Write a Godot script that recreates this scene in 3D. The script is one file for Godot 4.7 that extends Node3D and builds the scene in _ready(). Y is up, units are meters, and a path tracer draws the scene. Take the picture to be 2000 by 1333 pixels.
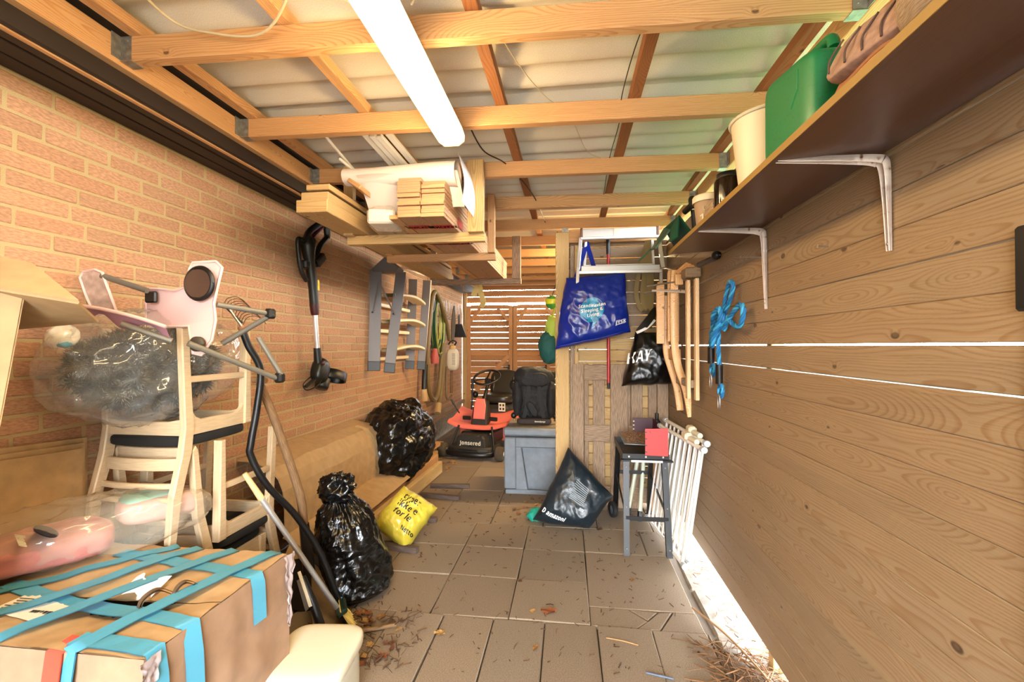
extends Node3D
# A carport store room: brick house wall on the left, board wall on the right, slatted gates at the far end.
# Room axes: x to the right, y up, depth into the room is -z. Floor at y = 0.

const WL := -1.925      # face of the brick wall
const WR := 0.82        # face of the board wall
const PZ := -3.93       # face of the cross partition
const FZ := -8.1        # face of the gates at the far end
const JB := 2.385       # underside of the joists

var M := {}
var names := {}
var rng := RandomNumberGenerator.new()

func _ready() -> void:
	rng.seed = 11
	# --- camera
	var cam := Camera3D.new()
	cam.name = "camera"
	cam.position = Vector3(0, 1.36, 0)
	cam.rotation = Vector3(0.010686, 0.124216, 0)
	cam.fov = 73.72
	cam.near = 0.05
	cam.far = 120.0
	add_child(cam)
	cam.current = true
	# --- sky and exposure
	var env := Environment.new()
	env.background_mode = Environment.BG_SKY
	var sky := Sky.new()
	var pm := ProceduralSkyMaterial.new()
	pm.sky_top_color = Color(0.86, 0.90, 0.95)
	pm.sky_horizon_color = Color(0.96, 0.96, 0.95)
	pm.ground_bottom_color = Color(0.36, 0.38, 0.34)
	pm.ground_horizon_color = Color(0.60, 0.62, 0.58)
	pm.sky_energy_multiplier = 6.5
	pm.ground_energy_multiplier = 2.2
	sky.sky_material = pm
	env.sky = sky
	env.tonemap_mode = Environment.TONE_MAPPER_LINEAR
	env.tonemap_exposure = 0.76
	env.sdfgi_enabled = true
	env.ssao_enabled = true
	env.ssil_enabled = true
	var we := WorldEnvironment.new()
	we.name = "world_environment"
	we.environment = env
	add_child(we)
	# --- tubes of the two fluorescent fittings (the fittings themselves are built in lamp())
	lamp_light(Vector3(-0.537, 2.27, -1.30), 1.42, 3.0, 0.0)
	lamp_light(Vector3(0.36, 2.27, -4.80), 0.84, 6.0, PI / 2)
	# --- materials, structure, things
	materials()
	shell()
	things()

func lamp_light(at: Vector3, length: float, energy: float, turn: float) -> void:
	var l := AreaLight3D.new()
	l.name = "tube_light"
	l.area_size = Vector2(0.10, length)
	l.area_normalize_energy = true
	l.light_color = Color(1.0, 0.86, 0.63)
	l.light_energy = energy
	l.area_range = 14.0
	l.area_attenuation = 2.0
	l.shadow_enabled = true
	l.position = at
	l.rotation = Vector3(-PI / 2, turn, 0)
	add_child(l, true)
	for k in 4:                     # the tubes shine to the sides and upwards as well
		var o := OmniLight3D.new()
		o.name = "tube_glow"
		o.light_color = l.light_color
		o.light_energy = energy * 0.13
		o.light_size = 0.05
		o.omni_range = 14.0
		o.omni_attenuation = 2.0
		o.shadow_enabled = true
		o.position = at + Vector3(sin(turn), 0, cos(turn)) * length * (k - 1.5) * 0.28 + Vector3(0, -0.045, 0)
		add_child(o, true)

# ------------------------------------------------------------------ mesh builder
class Mb:
	var v := PackedVector3Array()
	var uv := PackedVector2Array()
	var c := PackedColorArray()
	var i := PackedInt32Array()
	var col := Color.WHITE
	var xf := Transform3D()
	var uo := Vector2()

	func tint(k: Color) -> Mb:
		col = k
		return self

	func at(t: Transform3D) -> Mb:
		xf = t
		return self

	func p(q: Vector3, t := Vector2()) -> int:
		v.append(xf * q)
		uv.append(t + uo)
		c.append(col)
		return v.size() - 1

	func fix(s: int) -> void:      # turn the piece that starts at index s so that it faces outwards
		var vol := 0.0
		var o := v[i[s]]
		for k in range(s, i.size(), 3):
			vol += (v[i[k]] - o).dot((v[i[k + 2]] - o).cross(v[i[k + 1]] - o))
		if vol < 0.0:
			for k in range(s, i.size(), 3):
				var q := i[k + 1]
				i[k + 1] = i[k + 2]
				i[k + 2] = q

	func face(pts: Array, mid: Vector3, ax: int) -> void:   # one flat face of a convex piece round mid
		var n: Vector3 = (pts[2] - pts[0]).cross(pts[1] - pts[0])
		var q := pts
		if n.dot((pts[0] + pts[1] + pts[2]) / 3.0 - mid) < 0.0:
			q = pts.duplicate()
			q.reverse()
			n = -n
		n = n.normalized()
		var b := (ax + 1) % 3
		var d := (ax + 2) % 3
		var across := d if absf(n[b]) > absf(n[d]) else b
		var f := v.size()
		for x: Vector3 in q:
			p(x, Vector2(x[ax], x[across] + (0.37 if across == d else 0.0)) if absf(n[ax]) < 0.8 else Vector2(x[b] * 0.2, x[d]))
		for k in range(2, q.size()):
			i.append_array([f, f + k - 1, f + k])

	func box(mid: Vector3, size: Vector3, bev := 0.0, jit := 0.0, rg: RandomNumberGenerator = null) -> Mb:
		var ax := size.max_axis_index()
		var h := size * 0.5
		bev = minf(bev, minf(h.x, minf(h.y, h.z)) * 0.8)
		var off := []
		for k in 8:
			off.append(Vector3(rg.randf_range(-jit, jit), rg.randf_range(-jit, jit), rg.randf_range(-jit, jit)) if jit > 0.0 else Vector3())
		var cor := func(sx: int, sy: int, sz: int, a: int) -> Vector3:   # corner on the face across axis a
			var q := Vector3(h.x * sx, h.y * sy, h.z * sz)
			for k in 3:
				if k != a:
					q[k] -= signf(q[k]) * bev
			return mid + q + off[(sx + 1) / 2 + (sy + 1) + (sz + 1) * 2]
		for a in 3:
			for s in [-1, 1]:
				var q := []
				for t in [[-1, -1], [1, -1], [1, 1], [-1, 1]]:
					var g := [0, 0, 0]
					g[a] = s
					g[(a + 1) % 3] = t[0]
					g[(a + 2) % 3] = t[1]
					q.append(cor.call(g[0], g[1], g[2], a))
				face(q, mid, ax)
		if bev > 0.0:
			for a in 3:
				var b := (a + 1) % 3
				var d := (a + 2) % 3
				for sb in [-1, 1]:
					for sd in [-1, 1]:
						var q := []
						for t in [[-1, b], [1, b], [1, d], [-1, d]]:
							var g := [0, 0, 0]
							g[a] = t[0]
							g[b] = sb
							g[d] = sd
							q.append(cor.call(g[0], g[1], g[2], t[1]))
						face(q, mid, ax)
			for sx in [-1, 1]:
				for sy in [-1, 1]:
					for sz in [-1, 1]:
						face([cor.call(sx, sy, sz, 0), cor.call(sx, sy, sz, 1), cor.call(sx, sy, sz, 2)], mid, ax)
		return self

	func bar(a: Vector3, b: Vector3, w: float, t: float, bev := 0.0, up := Vector3.UP) -> Mb:   # a plank from a to b, w wide, t thick along up
		var old := xf
		var z := (b - a).normalized()
		var x := up.cross(z)
		x = (Vector3.RIGHT if x.length() < 0.01 else x).normalized()
		xf = old * Transform3D(Basis(x, z.cross(x), z), (a + b) * 0.5)
		box(Vector3(), Vector3(w, t, a.distance_to(b)), bev)
		xf = old
		return self

	func grid(nu: int, nv: int, f: Callable, loop := false, scale := Vector2.ONE, turn := true) -> Mb:
		var s := i.size()
		var b := v.size()
		for y in nv + 1:
			for x in nu + 1:
				p(f.call(float(x) / nu, float(y) / nv), Vector2(float(x) / nu, float(y) / nv) * scale)
		for y in nv:
			for x in nu:
				var k := b + y * (nu + 1) + x
				i.append_array([k, k + nu + 1, k + 1, k + 1, k + nu + 1, k + nu + 2])
		if loop and turn:
			fix(s)
		return self

	func tube(pts: Array, r: Variant, sides := 8, caps := true, flat := 1.0, up := Vector3.UP) -> Mb:   # a round (or flattened) bar along a path
		var s := i.size()
		var b := v.size()
		var n := pts.size()
		var side := Vector3()
		var run := 0.0
		for k in n:
			var d: Vector3 = (pts[mini(k + 1, n - 1)] - pts[maxi(k - 1, 0)]).normalized()
			if k == 0:
				side = up.cross(d)
				if side.length() < 0.05:
					side = Vector3(1, 0, 0.2).cross(d)
			else:
				run += pts[k].distance_to(pts[k - 1])
			side = (side - d * side.dot(d)).normalized()
			var q := d.cross(side)
			var rr: float = r[k] if r is Array else r
			for j in sides + 1:
				var an := TAU * j / sides
				p(pts[k] + (side * cos(an) + q * sin(an) * flat) * rr, Vector2(run, float(j) / sides * TAU * rr))
		for k in n - 1:
			for j in sides:
				var g := b + k * (sides + 1) + j
				i.append_array([g, g + sides + 1, g + 1, g + 1, g + sides + 1, g + sides + 2])
		if caps:
			for e in [0, n - 1]:
				var m := p(pts[e])
				var rim := v.size()
				for j in sides + 1:
					v.append(v[b + e * (sides + 1) + j])
					uv.append(uv[b + e * (sides + 1) + j])
					c.append(col)
				for j in sides:
					i.append_array([m, rim + j, rim + j + 1] if e == 0 else [m, rim + j + 1, rim + j])
		fix(s)
		return self

	func lathe(prof: Array, segs := 20, sx := 1.0, sz := 1.0) -> Mb:   # Vector2(radius, height); a doubled point makes a crease
		var s := i.size()
		var b := v.size()
		for k in prof.size():
			for j in segs + 1:
				var an := TAU * j / segs
				p(Vector3(cos(an) * prof[k].x * sx, prof[k].y, sin(an) * prof[k].x * sz), Vector2(float(j) / segs, prof[k].y))
		for k in prof.size() - 1:
			if prof[k].is_equal_approx(prof[k + 1]):
				continue
			for j in segs:
				var g := b + k * (segs + 1) + j
				i.append_array([g, g + segs + 1, g + 1, g + 1, g + segs + 1, g + segs + 2])
		fix(s)
		return self

	func prism(poly: PackedVector2Array, z0: float, z1: float, bev := 0.0) -> Mb:   # an outline in x, y given thickness along z
		var s := i.size()
		if Geometry2D.is_polygon_clockwise(poly):
			poly.reverse()
		var inner := poly
		if bev > 0.0:
			var got := Geometry2D.offset_polygon(poly, -bev, Geometry2D.JOIN_MITER)
			if got.size() == 1 and got[0].size() == poly.size():
				var best := 0
				for k in got[0].size():
					if got[0][k].distance_to(poly[0]) < got[0][best].distance_to(poly[0]):
						best = k
				inner = PackedVector2Array()
				for k in got[0].size():
					inner.append(got[0][(k + best) % got[0].size()])
				if Geometry2D.is_polygon_clockwise(inner):
					inner.reverse()
			else:
				bev = 0.0
		var tris := Geometry2D.triangulate_polygon(inner)
		for e in 2:
			var z := z1 if e else z0
			var f := v.size()
			for q in inner:
				p(Vector3(q.x, q.y, z), q)
			for k in range(0, tris.size(), 3):
				i.append_array([f + tris[k], f + tris[k + 1], f + tris[k + 2]] if e == 0 else [f + tris[k], f + tris[k + 2], f + tris[k + 1]])
		var n := poly.size()
		var sg := signf(z1 - z0)
		var rows := [[inner, z0], [poly, z0 + bev * sg], [poly, z1 - bev * sg], [inner, z1]] if bev > 0.0 else [[poly, z0], [poly, z1]]
		for r in rows.size() - 1:
			var run := 0.0
			for k in n:
				var k2 := (k + 1) % n
				var a: Vector2 = rows[r][0][k]
				var b: Vector2 = rows[r][0][k2]
				var a2: Vector2 = rows[r + 1][0][k]
				var b2: Vector2 = rows[r + 1][0][k2]
				var len := a.distance_to(b)
				var f := p(Vector3(a.x, a.y, rows[r][1]), Vector2(run, rows[r][1]))
				p(Vector3(b.x, b.y, rows[r][1]), Vector2(run + len, rows[r][1]))
				p(Vector3(b2.x, b2.y, rows[r + 1][1]), Vector2(run + len, rows[r + 1][1]))
				p(Vector3(a2.x, a2.y, rows[r + 1][1]), Vector2(run, rows[r + 1][1]))
				run += len
				i.append_array([f, f + 1, f + 2, f, f + 2, f + 3] if tri_sign() else [f, f + 2, f + 1, f, f + 3, f + 2])
		fix(s)
		return self

	func tri_sign() -> bool:
		return false

	func mesh() -> ArrayMesh:
		var n := PackedVector3Array()
		n.resize(v.size())
		for k in range(0, i.size(), 3):
			var a := i[k]
			var b := i[k + 1]
			var d := i[k + 2]
			var q := (v[d] - v[a]).cross(v[b] - v[a])
			n[a] += q
			n[b] += q
			n[d] += q
		for k in n.size():
			n[k] = n[k].normalized() if n[k].length_squared() > 1e-20 else Vector3.UP
		var s := []
		s.resize(Mesh.ARRAY_MAX)
		s[Mesh.ARRAY_VERTEX] = v
		s[Mesh.ARRAY_NORMAL] = n
		s[Mesh.ARRAY_TEX_UV] = uv
		s[Mesh.ARRAY_COLOR] = c
		s[Mesh.ARRAY_INDEX] = i
		var m := ArrayMesh.new()
		m.add_surface_from_arrays(Mesh.PRIMITIVE_TRIANGLES, s)
		return m

# ------------------------------------------------------------------ nodes
func numbered(n: String) -> String:
	var k: int = names.get(n, 0)
	names[n] = k + 1
	return n if k == 0 else "%s_%03d" % [n, k]

func tag(o: Node3D, label: String, category: String, group := "", kind := "") -> Node3D:
	if label:
		o.set_meta("label", label)
	if category:
		o.set_meta("category", category)
	if group:
		o.set_meta("group", group)
	if kind:
		o.set_meta("kind", kind)
	return o

func thing(n: String, label: String, category: String, at := Vector3(), turn := 0.0, group := "") -> Node3D:
	var o := Node3D.new()
	o.name = numbered(n)
	o.position = at
	o.rotation.y = turn
	add_child(o)
	return tag(o, label, category, group)

func struct(n: String) -> Node3D:
	var o := Node3D.new()
	o.name = numbered(n)
	add_child(o)
	return tag(o, "", "", "", "structure")

func part(to: Node3D, n: String, mb: Variant, m: Material, label := "") -> MeshInstance3D:
	var o := MeshInstance3D.new()
	o.name = n
	o.mesh = mb.mesh() if mb is Mb else mb
	o.material_override = m
	to.add_child(o, true)
	if label:
		o.set_meta("label", label)
	return o

func solo(n: String, mb: Mb, m: Material, label: String, category: String, group := "") -> MeshInstance3D:   # a thing that is one mesh
	var o := MeshInstance3D.new()
	o.name = numbered(n)
	o.mesh = mb.mesh()
	o.material_override = m
	add_child(o)
	tag(o, label, category, group)
	return o

func copy_of(o: Node3D, at: Vector3, turn: float, label: String) -> Node3D:
	var c: Node3D = o.duplicate()
	c.name = numbered(String(o.name).rstrip("_0123456789"))
	add_child(c)
	c.position = at
	c.rotation.y = turn
	c.set_meta("label", label)
	return c

func path(pts: Array, n := 6) -> Array:   # a smooth curve through the points
	var out := []
	for k in pts.size() - 1:
		var a: Vector3 = pts[maxi(k - 1, 0)]
		var d: Vector3 = pts[mini(k + 2, pts.size() - 1)]
		for j in n:
			out.append((pts[k] as Vector3).cubic_interpolate(pts[k + 1], a, d, float(j) / n))
	out.append(pts[-1])
	return out

func letters(to: Node3D, n: String, s: String, size: float, t: Transform3D, m: Material, bend: Variant = null, bold := 700, depth := 0.0012, width := 1.0) -> MeshInstance3D:
	var tm := TextMesh.new()
	var f := SystemFont.new()
	f.font_names = PackedStringArray(["Droid Sans"])
	f.font_weight = bold
	tm.font = f
	tm.text = s
	tm.font_size = 64
	tm.pixel_size = size / 46.0
	tm.depth = depth
	tm.curve_step = 2.0
	var o := MeshInstance3D.new()
	o.name = n
	o.material_override = m
	var arr := tm.surface_get_arrays(0)
	var am := ArrayMesh.new()
	var vv: PackedVector3Array = arr[Mesh.ARRAY_VERTEX]
	var nn: PackedVector3Array = arr[Mesh.ARRAY_NORMAL]
	for k in vv.size():
		vv[k].x *= width
		if bend != null:
			var q: Vector3 = t * Vector3(vv[k].x, vv[k].y, 0)
			var g: Transform3D = bend.call(q.x, q.y)
			vv[k] = g * Vector3(0, 0, vv[k].z)
			nn[k] = (g.basis * nn[k]).normalized()
		else:
			vv[k] = t * vv[k]
			nn[k] = (t.basis * nn[k]).normalized()
	arr[Mesh.ARRAY_VERTEX] = vv
	arr[Mesh.ARRAY_NORMAL] = nn
	arr[Mesh.ARRAY_TANGENT] = null
	am.add_surface_from_arrays(Mesh.PRIMITIVE_TRIANGLES, arr)
	o.mesh = am
	to.add_child(o, true)
	return o
# ------------------------------------------------------------------ materials
func noise_tex(freq: float, lo: Color, hi: Color, seed_: int, size := 512, oct := 4, type := FastNoiseLite.TYPE_SIMPLEX_SMOOTH, mids := []) -> NoiseTexture2D:
	var n := FastNoiseLite.new()
	n.noise_type = type
	n.frequency = freq
	n.fractal_octaves = oct
	n.seed = seed_
	var t := NoiseTexture2D.new()
	t.width = size
	t.height = size
	t.seamless = true
	t.noise = n
	var g := Gradient.new()
	g.set_color(0, lo)
	g.set_color(1, hi)
	for k in mids:
		g.add_point(k[0], k[1])
	t.color_ramp = g
	return t

func grey(a: float) -> Color:
	return Color(a, a, a)

func mat(key: String, col: Color, rough := 0.8, metal := 0.0, tex: Texture2D = null, scale := 1.0, tri := false, bump: Texture2D = null, bump_cm := 0.1) -> StandardMaterial3D:
	var m := StandardMaterial3D.new()
	m.resource_name = key
	m.albedo_color = col
	m.roughness = rough
	m.metallic = metal
	m.vertex_color_use_as_albedo = true
	if tex:
		m.albedo_texture = tex
	if bump:
		m.heightmap_enabled = true
		m.heightmap_texture = bump
		m.heightmap_scale = bump_cm
	m.uv1_scale = Vector3.ONE * scale
	m.uv1_triplanar = tri
	M[key] = m
	return m

func wood_image(w: int, h: int, seed_: int, knots: int) -> Image:   # boards cut along a log: arched figure, fine fibre, knots
	var im := Image.create(w, h, false, Image.FORMAT_RGB8)
	var a := FastNoiseLite.new()
	a.seed = seed_
	a.frequency = 0.0012
	a.fractal_octaves = 3
	var fib := FastNoiseLite.new()
	fib.seed = seed_ + 5
	fib.frequency = 0.05
	fib.fractal_octaves = 2
	var r := RandomNumberGenerator.new()
	r.seed = seed_
	var bands := 8
	var bh := h / bands
	var kn := []
	var pith := []
	var ring := []
	for b in bands:
		pith.append(r.randf_range(0.2, 0.8) * bh)
		ring.append(r.randf_range(3.6, 6.5))
		var ks := []
		for k in knots:
			ks.append(Vector3(r.randf() * w, r.randf_range(0.15, 0.85) * bh, r.randf_range(2.5, 5.0)))
		kn.append(ks)
	for y in h:
		var b := y / bh
		var yy := float(y % bh)
		for x in w:
			# seamless in x: fade between the noise and itself a width away
			var fx := float(x) / w
			var n1 := a.get_noise_2d(x, b * 900.0) * (1.0 - fx) + a.get_noise_2d(x - w, b * 900.0) * fx
			var n2 := a.get_noise_2d(x * 1.6, b * 900.0 + 300.0 + yy * 1.2) * (1.0 - fx) + a.get_noise_2d((x - w) * 1.6, b * 900.0 + 300.0 + yy * 1.2) * fx
			var deep := (n1 + 0.12) * 95.0
			var dy: float = yy - pith[b] + n2 * 4.5
			var knot := 0.0
			var dark := 0.0
			for k: Vector3 in kn[b]:
				var dx := fposmod(x - k.x + w * 0.5, w) - w * 0.5
				if absf(dx) < 46.0:
					var d := sqrt(dx * dx * 0.55 + (yy - k.y) * (yy - k.y))
					knot += 9.0 * exp(-d * d / 70.0)
					if d < k.z * 1.5:
						dark = maxf(dark, clampf((k.z * 1.5 - d) / 2.2, 0.0, 1.0))
			var rad: float = sqrt(dy * dy + deep * deep) + knot
			var t: float = fposmod(rad / ring[b], 1.0)
			var late := smoothstep(0.45, 0.9, t) * (1.0 - smoothstep(0.92, 1.0, t))
			var f := fib.get_noise_2d(x * 0.12, y * 9.0)
			var l := 0.93 - 0.085 * late + 0.07 * f + 0.06 * n2
			l = lerpf(l, 0.45 + 0.1 * sin(t * TAU), dark * 0.8)
			im.set_pixel(x, y, Color(l, l * lerpf(0.97, 0.90, late) - 0.03 * dark, l * lerpf(0.94, 0.80, late) - 0.05 * dark))
	return im

func materials() -> void:
	var wim := wood_image(1024, 512, 3, 1)
	var wood := ImageTexture.create_from_image(wim)
	var speck := noise_tex(0.18, grey(0.62), grey(1.0), 4, 512, 3)
	var soft := noise_tex(0.012, grey(0.72), grey(1.0), 5, 512, 5)
	var grit := noise_tex(0.35, grey(0.25), grey(1.0), 6, 512, 2)
	var fibre := noise_tex(0.06, grey(0.55), grey(1.0), 7, 512, 5)
	var cells := noise_tex(0.03, grey(0.0), grey(1.0), 8, 512, 4, FastNoiseLite.TYPE_CELLULAR)
	var crump := noise_tex(0.016, grey(0.0), grey(1.0), 9, 512, 4)
	M.tex_speck = speck
	M.tex_soft = soft
	M.tex_grit = grit
	M.tex_wood = wood
	M.tex_crump = crump
	# u runs 2 m, v 0.8 m
	for w in [["wood_wall", Color(0.57, 0.495, 0.39), 0.6], ["wood_joist", Color(0.82, 0.66, 0.47), 0.7], ["wood_batten", Color(0.62, 0.41, 0.24), 0.7], ["wood_green", Color(0.78, 0.68, 0.48), 0.75],
			["wood_pale", Color(0.90, 0.80, 0.64), 0.6], ["wood_sled", Color(0.90, 0.74, 0.54), 0.4], ["wood_far", Color(0.80, 0.62, 0.42), 0.75], ["wood_dark", Color(0.155, 0.095, 0.06), 0.6]]:
		var m := mat(w[0], w[1], w[2], 0.0, wood, 1.0, false, wood, 0.06)
		m.uv1_scale = Vector3(0.5, 1.25, 1)
	var be := mat("wood_beech", Color(0.80, 0.70, 0.56), 0.45, 0.0, noise_tex(0.05, grey(0.88), grey(1.0), 61, 256, 4))
	be.uv1_scale = Vector3(0.8, 8.0, 1)
	var old := mat("wood_old", Color(0.74, 0.64, 0.54), 0.9, 0.0, fibre, 1.0, false, fibre, 0.25)
	old.uv1_scale = Vector3(0.35, 5.0, 1)
	var oldd := mat("wood_grey", Color(0.40, 0.33, 0.29), 0.85, 0.0, fibre, 1.0, false, fibre, 0.15)
	oldd.uv1_scale = Vector3(0.35, 6.0, 1)
	var hand := mat("wood_handle", Color(0.56, 0.42, 0.27), 0.75, 0.0, fibre, 1.0, false, fibre, 0.1)
	hand.uv1_scale = Vector3(0.5, 8.0, 1)
	var bk := mat("brick", Color(0.80, 0.61, 0.46), 0.92, 0.0, noise_tex(0.06, grey(0.74), grey(1.0), 77, 512, 5), 1.0, false, fibre, 0.35)
	bk.uv1_scale = Vector3(1.3, 4.0, 1)
	mat("mortar", Color(0.80, 0.70, 0.50), 0.95, 0.0, noise_tex(0.3, grey(0.7), grey(1.0), 81, 256, 2), 5.0, true, grit, 0.15)
	mat("slab", Color(0.58, 0.51, 0.42), 0.95, 0.0, noise_tex(0.14, grey(0.70), grey(1.0), 21, 512, 4), 2.0, true, grit, 0.12)
	M.slab.uv1_world_triplanar = true
	mat("soil", Color(0.30, 0.23, 0.16), 1.0, 0.0, grit, 8.0, true, grit, 0.6)
	mat("roof", Color(0.95, 0.91, 0.83), 0.95, 0.0, noise_tex(0.2, grey(0.74), grey(1.0), 23, 512, 5), 3.0, true, grit, 0.12)
	mat("concrete", Color(0.56, 0.52, 0.46), 0.95, 0.0, soft, 2.0, true, grit, 0.3)
	var cb := mat("cardboard", Color(0.70, 0.57, 0.40), 0.85, 0.0, noise_tex(0.02, grey(0.86), grey(1.0), 25, 512, 5), 1.2, true, soft, 0.2)
	cb.cull_mode = BaseMaterial3D.CULL_DISABLED
	var cbl := mat("cardboard_pale", Color(0.62, 0.49, 0.38), 0.85, 0.0, cb.albedo_texture, 1.2, true, soft, 0.2)
	cbl.cull_mode = BaseMaterial3D.CULL_DISABLED
	var cbe := mat("cardboard_edge", Color(0.55, 0.42, 0.28), 0.95, 0.0, grit, 20.0, true)
	cbe.cull_mode = BaseMaterial3D.CULL_DISABLED
	mat("galv", Color(0.72, 0.72, 0.70), 0.45, 0.8, soft, 4.0, true)
	mat("alu", Color(0.74, 0.74, 0.73), 0.42, 0.7)
	mat("alu_bright", Color(0.86, 0.86, 0.86), 0.35, 0.7)
	mat("steel", Color(0.62, 0.60, 0.58), 0.4, 0.9)
	mat("black_plastic", Color(0.035, 0.035, 0.037), 0.45, 0.0, null, 1.0, false, grit, 0.02)
	mat("black_metal", Color(0.055, 0.055, 0.06), 0.4, 0.2)
	mat("rubber", Color(0.05, 0.05, 0.048), 0.85, 0.0, null, 1.0, false, grit, 0.05)
	mat("white_paint", Color(0.88, 0.87, 0.84), 0.4)
	mat("white_plastic", Color(0.82, 0.78, 0.68), 0.45)
	mat("bracket_paint", Color(0.82, 0.76, 0.70), 0.5, 0.0, noise_tex(0.03, Color(0.42, 0.26, 0.18), Color(1, 1, 1), 31, 256, 5, FastNoiseLite.TYPE_SIMPLEX_SMOOTH, [[0.14, Color(0.62, 0.45, 0.35)], [0.20, Color(0.97, 0.95, 0.93)]]), 3.0, true)
	var bag := mat("black_bag", Color(0.020, 0.020, 0.022), 0.26, 0.0, null, 1.0, true, crump, 0.5)
	bag.uv1_scale = Vector3.ONE * 2.2
	bag.cull_mode = BaseMaterial3D.CULL_DISABLED
	mat("gravel_pale", Color(0.80, 0.78, 0.74), 1.0, 0.0, speck, 3.0, true)
	mat("grass", Color(0.22, 0.46, 0.10), 1.0, 0.0, grit, 3.0, true, grit, 1.0)
	mat("ground", Color(0.55, 0.48, 0.40), 1.0, 0.0, speck, 3.0, true, grit, 0.8)

func clear_mat(key: String, col: Color, alpha: float, rough := 0.08) -> StandardMaterial3D:
	var m := StandardMaterial3D.new()
	m.resource_name = key
	m.albedo_color = Color(col, alpha)
	m.transparency = BaseMaterial3D.TRANSPARENCY_ALPHA
	m.roughness = rough
	m.cull_mode = BaseMaterial3D.CULL_DISABLED
	M[key] = m
	return m
# ------------------------------------------------------------------ the setting
func tone(k: float, warm := 0.0) -> Color:
	return Color(k, k * (1.0 - warm * 0.5), k * (1.0 - warm))

func plank(to: Node3D, n: String, mid: Vector3, size: Vector3, m: Material, bev := 0.003, var_ := 0.12, warm := 0.10) -> MeshInstance3D:
	var mb := Mb.new()
	mb.uo = Vector2(rng.randf() * 2.0, rng.randi() % 8 * 0.1 + rng.randf_range(-0.02, 0.02))
	mb.tint(tone(1.0 - rng.randf() * var_, rng.randf() * warm))
	mb.box(Vector3(), size, bev)
	var o := part(to, n, mb, m)
	o.position = mid
	return o

func shell() -> void:
	floor_()
	brick_wall()
	board_wall()
	ceiling_()
	far_end()
	partition()
	front()

func slab_piece(to: Node3D, x0: float, x1: float, d0: float, d1: float, col: Color) -> void:
	var g := 0.0025
	var mb := Mb.new().tint(col)
	mb.box(Vector3(), Vector3(x1 - x0 - g * 2, 0.05, d1 - d0 - g * 2), 0.004, 0.002, rng)
	var o := part(to, "paving_slab", mb, M.slab)
	o.position = Vector3((x0 + x1) / 2, -0.025 + rng.randf_range(-0.002, 0.002), -(d0 + d1) / 2)
	o.rotation = Vector3(rng.randf_range(-0.004, 0.004), rng.randf_range(-0.008, 0.008), rng.randf_range(-0.004, 0.004))

func floor_() -> void:
	var f := struct("floor")
	var base := Mb.new().box(Vector3(-0.55, -0.09, -3.3), Vector3(2.9, 0.14, 10.2))
	part(f, "sand_bed", base, M.soil)
	var col := func() -> Color: return tone(rng.randf_range(0.80, 1.0), rng.randf_range(0.0, 0.10))
	for k in 11:                                   # soldier row near the entrance
		slab_piece(f, -1.90 + k * 0.2545, -1.90 + (k + 1) * 0.2545 if k < 10 else 0.66, 1.755, 2.26, col.call())
	for r in 5:                                    # rows nearer than the camera sees
		for k in 6:
			slab_piece(f, -1.92 + k * 0.43, -1.92 + (k + 1) * 0.43, 1.755 - (r + 1) * 0.4, 1.755 - r * 0.4, col.call())
	for r in 15:
		var d0 := 2.26 + r * 0.395
		for k in 8:
			var x0 := -1.915 + (0.0 if r < 3 else 0.102) + k * 0.4035 - (0.4 if r >= 3 else 0.0)
			var x1 := minf(x0 + 0.4035, 0.66)
			x0 = maxf(x0, -1.90)
			if x1 - x0 < 0.04 or (r < 2 and x0 > 0.05):
				continue
			slab_piece(f, x0, x1, d0, d0 + 0.395, col.call())
	slab_piece(f, 0.1025, 0.64, 2.425, 3.05, tone(0.9, 0.08))
	# a slab that has broken in four
	for q in [[[0.105, 2.262], [0.318, 2.262], [0.385, 2.33], [0.30, 2.422], [0.105, 2.422]], [[0.325, 2.262], [0.43, 2.262], [0.52, 2.422], [0.45, 2.41], [0.39, 2.335]], [[0.437, 2.262], [0.64, 2.262], [0.64, 2.422], [0.527, 2.422]], [[0.308, 2.423], [0.388, 2.341], [0.445, 2.414]]]:
		var poly := PackedVector2Array()
		for e in q:
			poly.append(Vector2(e[0], e[1]))
		var mb := Mb.new().tint(tone(0.86, 0.1))
		mb.at(Transform3D(Basis(Vector3.RIGHT, Vector3.FORWARD, Vector3.UP), Vector3(0, -0.05, 0))).prism(poly, 0.0, 0.05 - rng.randf() * 0.004, 0.004)
		part(f, "paving_slab", mb, M.slab)

func brick_tint(red: float) -> Color:
	var l := rng.randf_range(0.82, 1.0)
	return Color(l, l * (1.0 - red * 0.07), l * (1.0 - red * 0.10))

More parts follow.
